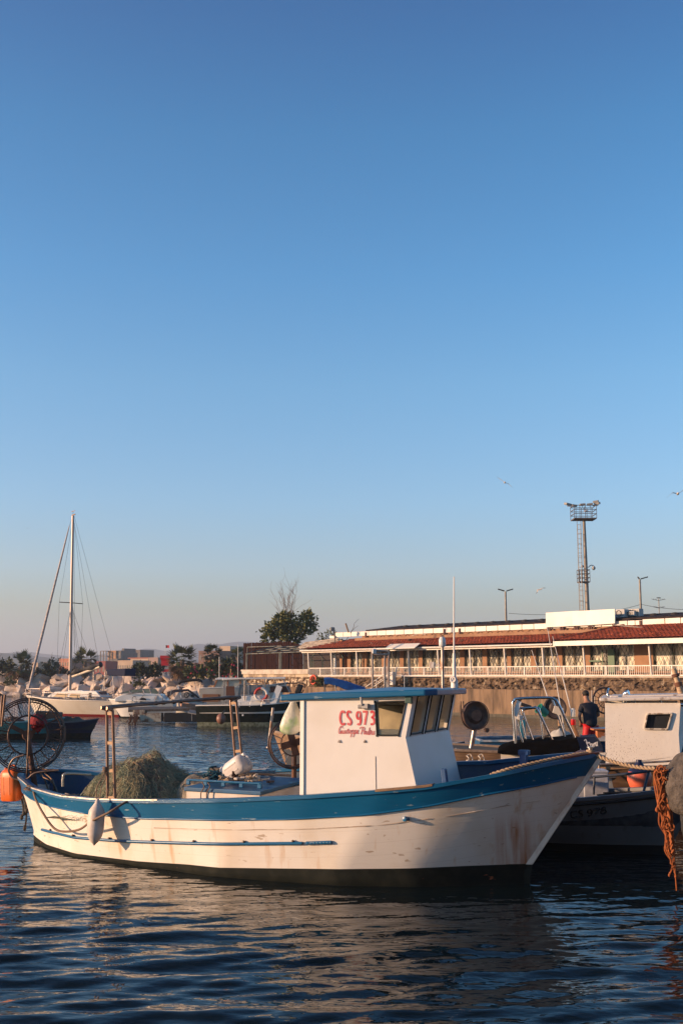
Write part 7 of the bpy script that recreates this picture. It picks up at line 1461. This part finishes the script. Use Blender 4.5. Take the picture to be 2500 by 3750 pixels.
def bush(x0, x1, y0, y1, Y, label, leaf, n, seed, size=.22, flowers=None):
    a, b_ = at(x0, y1, Y), at(x1, y0, Y); c = Vector(((a.x + b_.x) / 2, Y, 2.4)); T = Thing('bush', label, 'bush', c, 0, 'bushes behind the breakwater'); hw = (b_.x - a.x) / 2; top = b_.z - 2.4; mb = MB(); r_ = random.Random(seed); k = max(1, round(hw / 1.1))
    for i in range(k): x = lerp(-hw, hw, (i + .5) / k); hh = top * r_.uniform(.65, 1.0); leaf_cloud(mb, (x, 0, hh * .5), (hw / k * 1.35, 1.1, hh * .55), n // k // 2, size * 1.25, seed + i, 1.7, .4, 9)
    T.part('foliage', mb, leaf); mb = MB()
    for i in range(k): limb(mb, (lerp(-hw, hw, (i + .5) / k), 0, 0), (0, 0, 1), top * .7, .06, 2, r_)
    T.part('stem', mb, bark)
    if flowers:
        mb = MB()
        for i in range(flowers): p = Vector((r_.uniform(-hw, hw), -1.0, r_.uniform(.1, top * .8))); mb.blob(p, (.12, .1, .12), i, .3, sub=1)
        o = mb.build('blossom', M('crimson blossom', (0.42, 0.03, 0.06), 0.7), T.o); o['kind'] = 'stuff'
dk = leafm('dark glossy leaf', (0.045, 0.058, 0.024), (0.024, 0.034, 0.016)); md_ = leafm('mid green leaf', (0.115, 0.115, 0.032), (0.06, 0.07, 0.024))
bush(483, 597, 2420, 2472, 136, 'rounded dark green bush left of the red kiosk', dk, 2400, 41); bush(690, 800, 2425, 2500, 126, 'yellow green oleander bush with a few red flowers above the rocks', md_, 2400, 51, .26, 10); bush(790, 892, 2420, 2490, 122, 'dark oleander hedge with red flowers next to the palisade', leafm('oleander leaf', (0.05, 0.06, 0.022), (0.03, 0.036, 0.015)), 2200, 61, .26, 14)
bush(-30, 52, 2405, 2475, 153, 'ragged dark shrubs at the left edge of the picture', dk, 1800, 71); bush(165, 212, 2412, 2474, 152, 'small dark upright tree between the jib and the mast', dk, 1100, 81); bush(100, 262, 2440, 2476, 154, 'low dark hedge running behind the yacht', dk, 2200, 91); bush(30, 48, 2392, 2440, 155, 'thin pale reeds standing up at the far left', md_, 260, 95)
p = at(1180, 2490, 86.5); sh = Thing('shrub', 'small wild shrub growing from the quay wall beside the lifebuoy', 'shrub', qw.W(Vector((gu(1176), -.35, 1.95)))); mb = MB(); leaf_cloud(mb, (0, 0, .3), (.5, .3, .45), 400, .12, 77); sh.part('foliage', mb, md_); sh.part('stem', MB().tube([(0, .25, -.3), (0, 0, .4)], .03, 5), bark)
for i, (px, py, lab) in enumerate(((505, 2508, 'green tuft growing between the boulders behind the speedboat'), (36, 2497, 'green tuft growing among the leftmost boulders'))):
    p = at(px, py, 138.0 if i == 0 else 150); T = Thing('grass_tuft', lab, 'plant', p - Vector((0, 0, .4))); mb = MB(); leaf_cloud(mb, (0, 0, .4), (.8, .5, .6), 260, .2, 300 + i); T.part('foliage', mb, md_); T.part('stem', MB().tube([(0, .1, -.2), (0, 0, .3)], .03, 5), bark)
# ---- red lifeguard kiosk with flag
p = at(606, 2462, 142.0); kz = Thing('lifeguard_tower', 'bright red lifeguard tower with a small red flag behind the rocks', 'lifeguard tower', (p.x, 142, 2.4)); m_ = 142 / F_PX; red = M('glossy red panel', (0.50, 0.008, 0.014), 0.4); Zk = lambda y: at(606, y, 142).z - 2.4
mb = MB(); n = 4; prof = [(Zk(2438), .50), (Zk(2420), .50), (Zk(2410), .62), (Zk(2401), .62)]
rows = [[Vector((r_ * sx_, r_ * sy_, z)) for sx_, sy_ in ((-1, -1), (1, -1), (1, 1), (-1, 1))] for z, r_ in prof]; mb.grid(rows, closed=True); mb.f.append((12, 13, 14, 15)); mb.m.append(0); kz.part('cabin', mb, red)
mb = MB()
for sx_ in (-.4, .4):
    for sy_ in (-.4, .4): mb.beam((sx_, sy_, 0), (sx_, sy_, Zk(2438)), .09, .09)
mb.beam((-.4, -.4, .1), (.4, -.4, Zk(2440)), .06, .06); mb.box((0, 0, Zk(2446)), (1.0, 1.0, .08)); kz.part('stand', mb, M('white painted posts', (0.6, 0.55, 0.5), 0.5)); kz.part('lower_panel', MB().box((0, -.1, Zk(2456)), (1.0, .7, .3)), red)
fp_ = kz.part('flag_pole', MB().tube([(-.05, 0, Zk(2402)), (-.05, 0, Zk(2362))], .025, 6), white_gel); mb = MB(); mb.grid([[Vector((-.05 + x * .12, .05 * math.sin(x * 1.2), Zk(2363 + yy) + .01 * math.sin(x))) for x in range(5)] for yy in (0, 5, 10)]); kz.part('flag', mb, M('red flag cloth', (0.5, 0.03, 0.04), 0.8), fp_)
# ---- town
def house(px0, px1, pt, Y, depth, label, wallm, wins=(3, 4), base=2.4, roofm=None, para=.4, frame=False, cat='building', group='buildings of the far town'):
    a, b_ = at(px0, 2460, Y), at(px1, 2460, Y); w = b_.x - a.x; h = at(px0, pt, Y).z - base; T = Thing('town_building', label, cat, ((a.x + b_.x) / 2, Y + depth / 2, base), R(-28), group)
    if frame:
        mb = MB(); fl = wins[0]
        for i in range(wins[1] + 1):
            for y in (-depth / 2, depth / 2): mb.box((lerp(-w / 2, w / 2, i / wins[1]), y, h / 2), (.35, .35, h))
        for k in range(fl + 1): mb.box((0, 0, h * k / fl), (w, depth, .25))
        T.part('concrete_frame', mb, wallm); return T
    T.part('wall', MB().box((0, 0, h / 2), (w, depth, h)), wallm); T.part('roof', MB().box((0, 0, h + para / 2), (w * 1.01, depth * 1.01, para)), roofm or wallm)
    wm = M('dark far window', (0.05, 0.045, 0.045), 0.4)
    for i in range(wins[1]):
        for j in range(wins[0]):
            x = lerp(-w / 2, w / 2, (i + .5) / wins[1]); z = h * (j + .55) / wins[0]; T.part('window', MB().box((x, -depth / 2, z), (w / wins[1] * .38, .12, h / wins[0] * .42)), wm)
    return T
och = M('ochre render far', (0.42, 0.22, 0.10), 0.9, col2=(0.36, 0.18, 0.09), scale=.3); gry = M('bare grey blockwork', (0.17, 0.145, 0.13), 0.9, col2=(0.12, 0.1, 0.09), scale=.4); crm = M('cream render far', (0.46, 0.34, 0.24), 0.9, col2=(0.38, 0.28, 0.2), scale=.3); brn = M('brown render far', (0.15, 0.085, 0.065), 0.9, col2=(0.2, 0.12, 0.09), scale=.3); pnk = M('pink render far', (0.42, 0.19, 0.13), 0.9)
house(383, 409, 2384, 480, 10, 'bare concrete frame tower beside the ochre block', M('raw concrete far', (0.22, 0.18, 0.15), 0.9), (5, 2), frame=True)
house(408, 446, 2386, 480, 10, 'tall ochre apartment block with rows of small windows', och, (4, 4)); house(446, 462, 2386, 479, 10, 'grey unfinished wing joined to the ochre block', gry, (4, 2)); house(459, 469, 2378, 482, 8, 'narrow grey stair tower of the ochre block', gry, (4, 1))
house(476, 502, 2391, 500, 10, 'lower left half of the dark grey block', gry, (3, 3)); house(500, 534, 2383, 500, 10, 'dark flat grey block left of the red flag', gry, (1, 1))
house(446, 515, 2423, 330, 8, 'long cream low house with a terrace below the grey block', crm, (1, 7)); house(476, 570, 2412, 400, 8, 'pale long house with red roof boxes behind the cream house', crm, (1, 8), roofm=M('terracotta roof far', (0.3, 0.1, 0.06), 0.9)); house(560, 602, 2412, 360, 8, 'pinkish flat house left of the red kiosk', M('dusty rose far', (0.33, 0.22, 0.18), 0.9), (1, 3)); house(415, 450, 2416, 380, 7, 'half ruined house with broken facade below the ochre block', gry, (3, 4)); house(360, 410, 2426, 340, 7, 'low dark red house left of the ruined facade', M('dark red render far', (0.24, 0.07, 0.06), 0.9), (1, 3))
house(238, 285, 2418, 260, 8, 'pink house partly behind the yacht mast', pnk, (2, 4)); house(133, 162, 2432, 280, 6, 'small cream house right of the far left palm', crm, (1, 2)); house(160, 205, 2430, 300, 6, 'low grey house beside the small cream house', gry, (1, 3))
house(748, 838, 2388, 320, 10, 'dark brown long house behind the slender palm', brn, (2, 5)); house(833, 880, 2371, 330, 12, 'cream house with a raised roof block left of the palisade', crm, (2, 3)); house(630, 745, 2432, 330, 8, 'low pale house between the two palms', M('dusty rose far', (0.33, 0.22, 0.18), 0.9), (1, 6)); house(285, 360, 2432, 380, 8, 'low grey brown house behind the broad palm', brn, (1, 5)); house(-20, 60, 2446, 420, 8, 'low pale house row at the far left', crm, (1, 6))
# ---- hills
def hills(name, Y, prof, mat, depth=900):
    mb = MB(); xs = [p[0] for p in prof]; n = 220; rows = []; r_ = 0
    top = []
    for i in range(n + 1):
        px = lerp(xs[0], xs[-1], i / n); py = interp(px, xs, [p[1] for p in prof]) + 1.6 * mnoise.noise(Vector((px * .02, Y, 0))) + .6 * mnoise.noise(Vector((px * .09, Y, 3)))
        p = at(px, py, Y); top.append(p)
    for f in (0, .25, .5, .75, 1.0): rows.append([Vector((p.x + 40 * mnoise.noise(Vector((p.x * .004, f * 3, 5))), p.y - (1 - f) * depth + 60 * mnoise.noise(Vector((p.x * .006, f * 4, 9))), 2.4 + (p.z - 2.4) * f ** .85)) for p in top])
    rows.append([p + Vector((0, depth, -p.z + 2.4)) for p in top]); mb.grid(rows)
    o = mb.build(name, mat, smooth=180); tag(o, kind='structure')
hm = M('wooded hillside', (0.055, 0.065, 0.035), 0.95, col2=(0.09, 0.085, 0.05), scale=.006, lo=.4, hi=.6)
hills('far_hills', 3200, [(-900, 2405), (-200, 2402), (40, 2390), (90, 2385), (140, 2389), (200, 2396), (250, 2404), (330, 2404), (390, 2392), (450, 2376), (490, 2384), (520, 2376), (560, 2376), (600, 2384), (650, 2378), (700, 2362), (740, 2357), (800, 2362), (860, 2352), (900, 2350), (1000, 2358), (1200, 2372), (1600, 2390), (2600, 2400), (3400, 2420)], hm)
hills('near_hills', 1700, [(-900, 2410), (-300, 2395), (-60, 2388), (0, 2391), (60, 2396), (120, 2401), (200, 2408), (260, 2413), (330, 2420), (450, 2425), (700, 2428), (1200, 2432), (2600, 2436)], hm, 500)
# ---- gulls
gwhite = M('white grey plumage', (0.52, 0.46, 0.42), 0.8); gdark = M('dark wing tip', (0.09, 0.07, 0.06), 0.8)
def gull(px, py, Y, label, wl_, wr, body_dir, span):
    c = at(px, py, Y); T = Thing('seagull', label, 'seagull', c, 0, 'gulls in flight'); d = Vector(body_dir).normalized()
    mb = MB(); L_ = span * .36; mb.tube([d * L_ * .62, d * L_ * .52, d * L_ * .38, d * L_ * .1, -d * L_ * .25, -d * L_ * .55, -d * L_ * .7], [.004, span * .028, span * .036, span * .058, span * .05, span * .028, span * .03], 8); T.part('body', mb, gwhite, smooth=60)
    for (a, b_, tipb) in ((Vector(wl_[0]), Vector(wl_[1]), -1), (Vector(wr[0]), Vector(wr[1]), 1)):
        a, b_ = a * span / 2, b_ * span / 2; ch = d * span * .075; mb = MB(); q = a.lerp(b_, .62)
        mb.grid([[ch, a + ch * 1.15, q + ch * .75], [Vector((0, 0, .01)), a + Vector((0, 0, .015)), q + Vector((0, 0, .008))], [-ch * 1.3, a - ch, q - ch * .6]]); w_ = T.part('wing', mb, gwhite, smooth=60)
        mb = MB(); mb.grid([[q + ch * .75, b_ - ch * .4], [q + Vector((0, 0, .008)), b_ - ch * .45], [q - ch * .6, b_ - ch * .6]]); T.part('wing_tip', mb, gdark, w_)
gull(1847, 1767, 60, 'gull gliding with straight spread wings high above the restaurant', ((-.42, 0, .33), (-.93, 0, .66)), ((.38, 0, -.12), (.93, .1, -.62)), (.1, 1, .05), .98)
gull(1977, 2158, 60, 'gull with one drooping brown wing above the tiled roof', ((-.45, .1, -.05), (-.62, .2, -.75)), ((.4, -.1, .22), (.95, -.2, .2)), (.8, -.5, .25), .62)
gull(2480, 1808, 45, 'gull cut by the right edge of the picture', ((-.4, .1, .1), (-.95, .1, -.35)), ((.5, 0, .3), (1.0, .1, .45)), (-.2, -1, 0), .98)
gull(2143, 1872, 85, 'brown gull flying just in front of the floodlight platform', ((-.25, .2, .4), (-.1, .2, .85)), ((.3, 0, -.05), (.8, 0, -.05)), (-.9, -.3, -.45), .95)
gull(102, 1935, 150, 'tiny distant gull left of the yacht mast', ((-.5, 0, .15), (-.95, 0, 0)), ((.5, 0, .12), (.95, 0, .05)), (.2, -1, 0), .7)
# ---- quay under the camera; unseen bank and tall block added to dim sky light
def bank_x(y): return interp(y, [-2, 4, 9.5, 14, 16], [1.2, 1.9, 3.75, 5.6, 6.6])
mb = MB(); rows = []
for i in range(121):
    y = lerp(-9, 16.2, i / 120); row = []
    for j in range(61):
        s_ = 9.0 * (j / 60) ** 1.6; h = -.8 + 3.2 * min(1, s_ / 1.6) ** .7 + max(0, min(1, (s_ - 1.2) / 3)) * 2.4 * max(0, min(1, (y - 3) / 4)); k = mnoise.cell_vector(Vector(((bank_x(y) + s_) * .9, y * .9, 2)))
        if i == 120: h = -1
        row.append(Vector((bank_x(y) + s_ + .2 * k.x, y + .2 * k.y, h + (.9 * (k.z - .5) + .4 * mnoise.noise(Vector((s_ * 2, y * 2, 4)))) * min(1, s_ * 2))))
    rows.append(row)
mb.grid(rows); mb.box((26, -25, 2), (64, 30, 6)); mb.box((-1, -5.2, -.2), (8, 9.5, 2.4)); mb.box((24, -24, 7), (56, 20, 10))  # last box: unseen tall block added behind the camera to cut sky light
o = mb.build('quay', M('quay and sky blocker stone', (0.15, 0.115, 0.09), 0.95, col2=(0.08, 0.065, 0.055), scale=.9, bump=.8, bscale=6)); tag(o, kind='structure')
# ---- evening air
mb = MB(); mb.add([(-9500, -80, -3), (9500, -80, -3), (9500, 5200, -3), (-9500, 5200, -3), (-9500, -80, 115), (9500, -80, 115), (9500, 5200, 115), (-9500, 5200, 115)], [(3, 2, 1, 0), (4, 5, 6, 7), (0, 1, 5, 4), (1, 2, 6, 5), (2, 3, 7, 6), (3, 0, 4, 7)])
hz = bpy.data.materials.new('haze'); hz.use_nodes = True; t = hz.node_tree; t.nodes.clear(); pv = t.nodes.new('ShaderNodeVolumePrincipled'); ou = t.nodes.new('ShaderNodeOutputMaterial')
pv.inputs['Color'].default_value = (0.82, 0.89, 1.0, 1); pv.inputs['Density'].default_value = 0.00036; pv.inputs['Anisotropy'].default_value = 0.3
t.links.new(pv.outputs[0], ou.inputs['Volume']); o = mb.build('haze', hz); tag(o, kind='stuff')
import OpenImageIO as oiio, numpy as np, sys
im=oiio.ImageBuf(sys.argv[1]).get_pixels(oiio.FLOAT)[...,:3]; h,w=im.shape[:2]
for n,x,y in [('cabin',1200,2800),('cabinfront',1560,2800),('hullmid',1000,3080),('hullstern',400,3050),('hullbow',1900,3000),('blue mid',1000,2960),('blue bow',1900,2850),('cs978',2200,3050),('water bl',300,3600),('water br',2300,3600),('water mid',500,2750),('concrete',1850,2580),('rubble',1900,2500),('tiles',1700,2335),('fascia',1650,2305),('signboard',2180,2260),('fence',960,2420),('rock',480,2500),('yacht',300,2590),('roofblack',1900,2270),('cabin2',2280,2640)]:
    X,Y=int(x/2500*w),int(y/3750*h); r=im[Y-1:Y+2,X-1:X+2].mean((0,1))*255; print(n,r.astype(int))
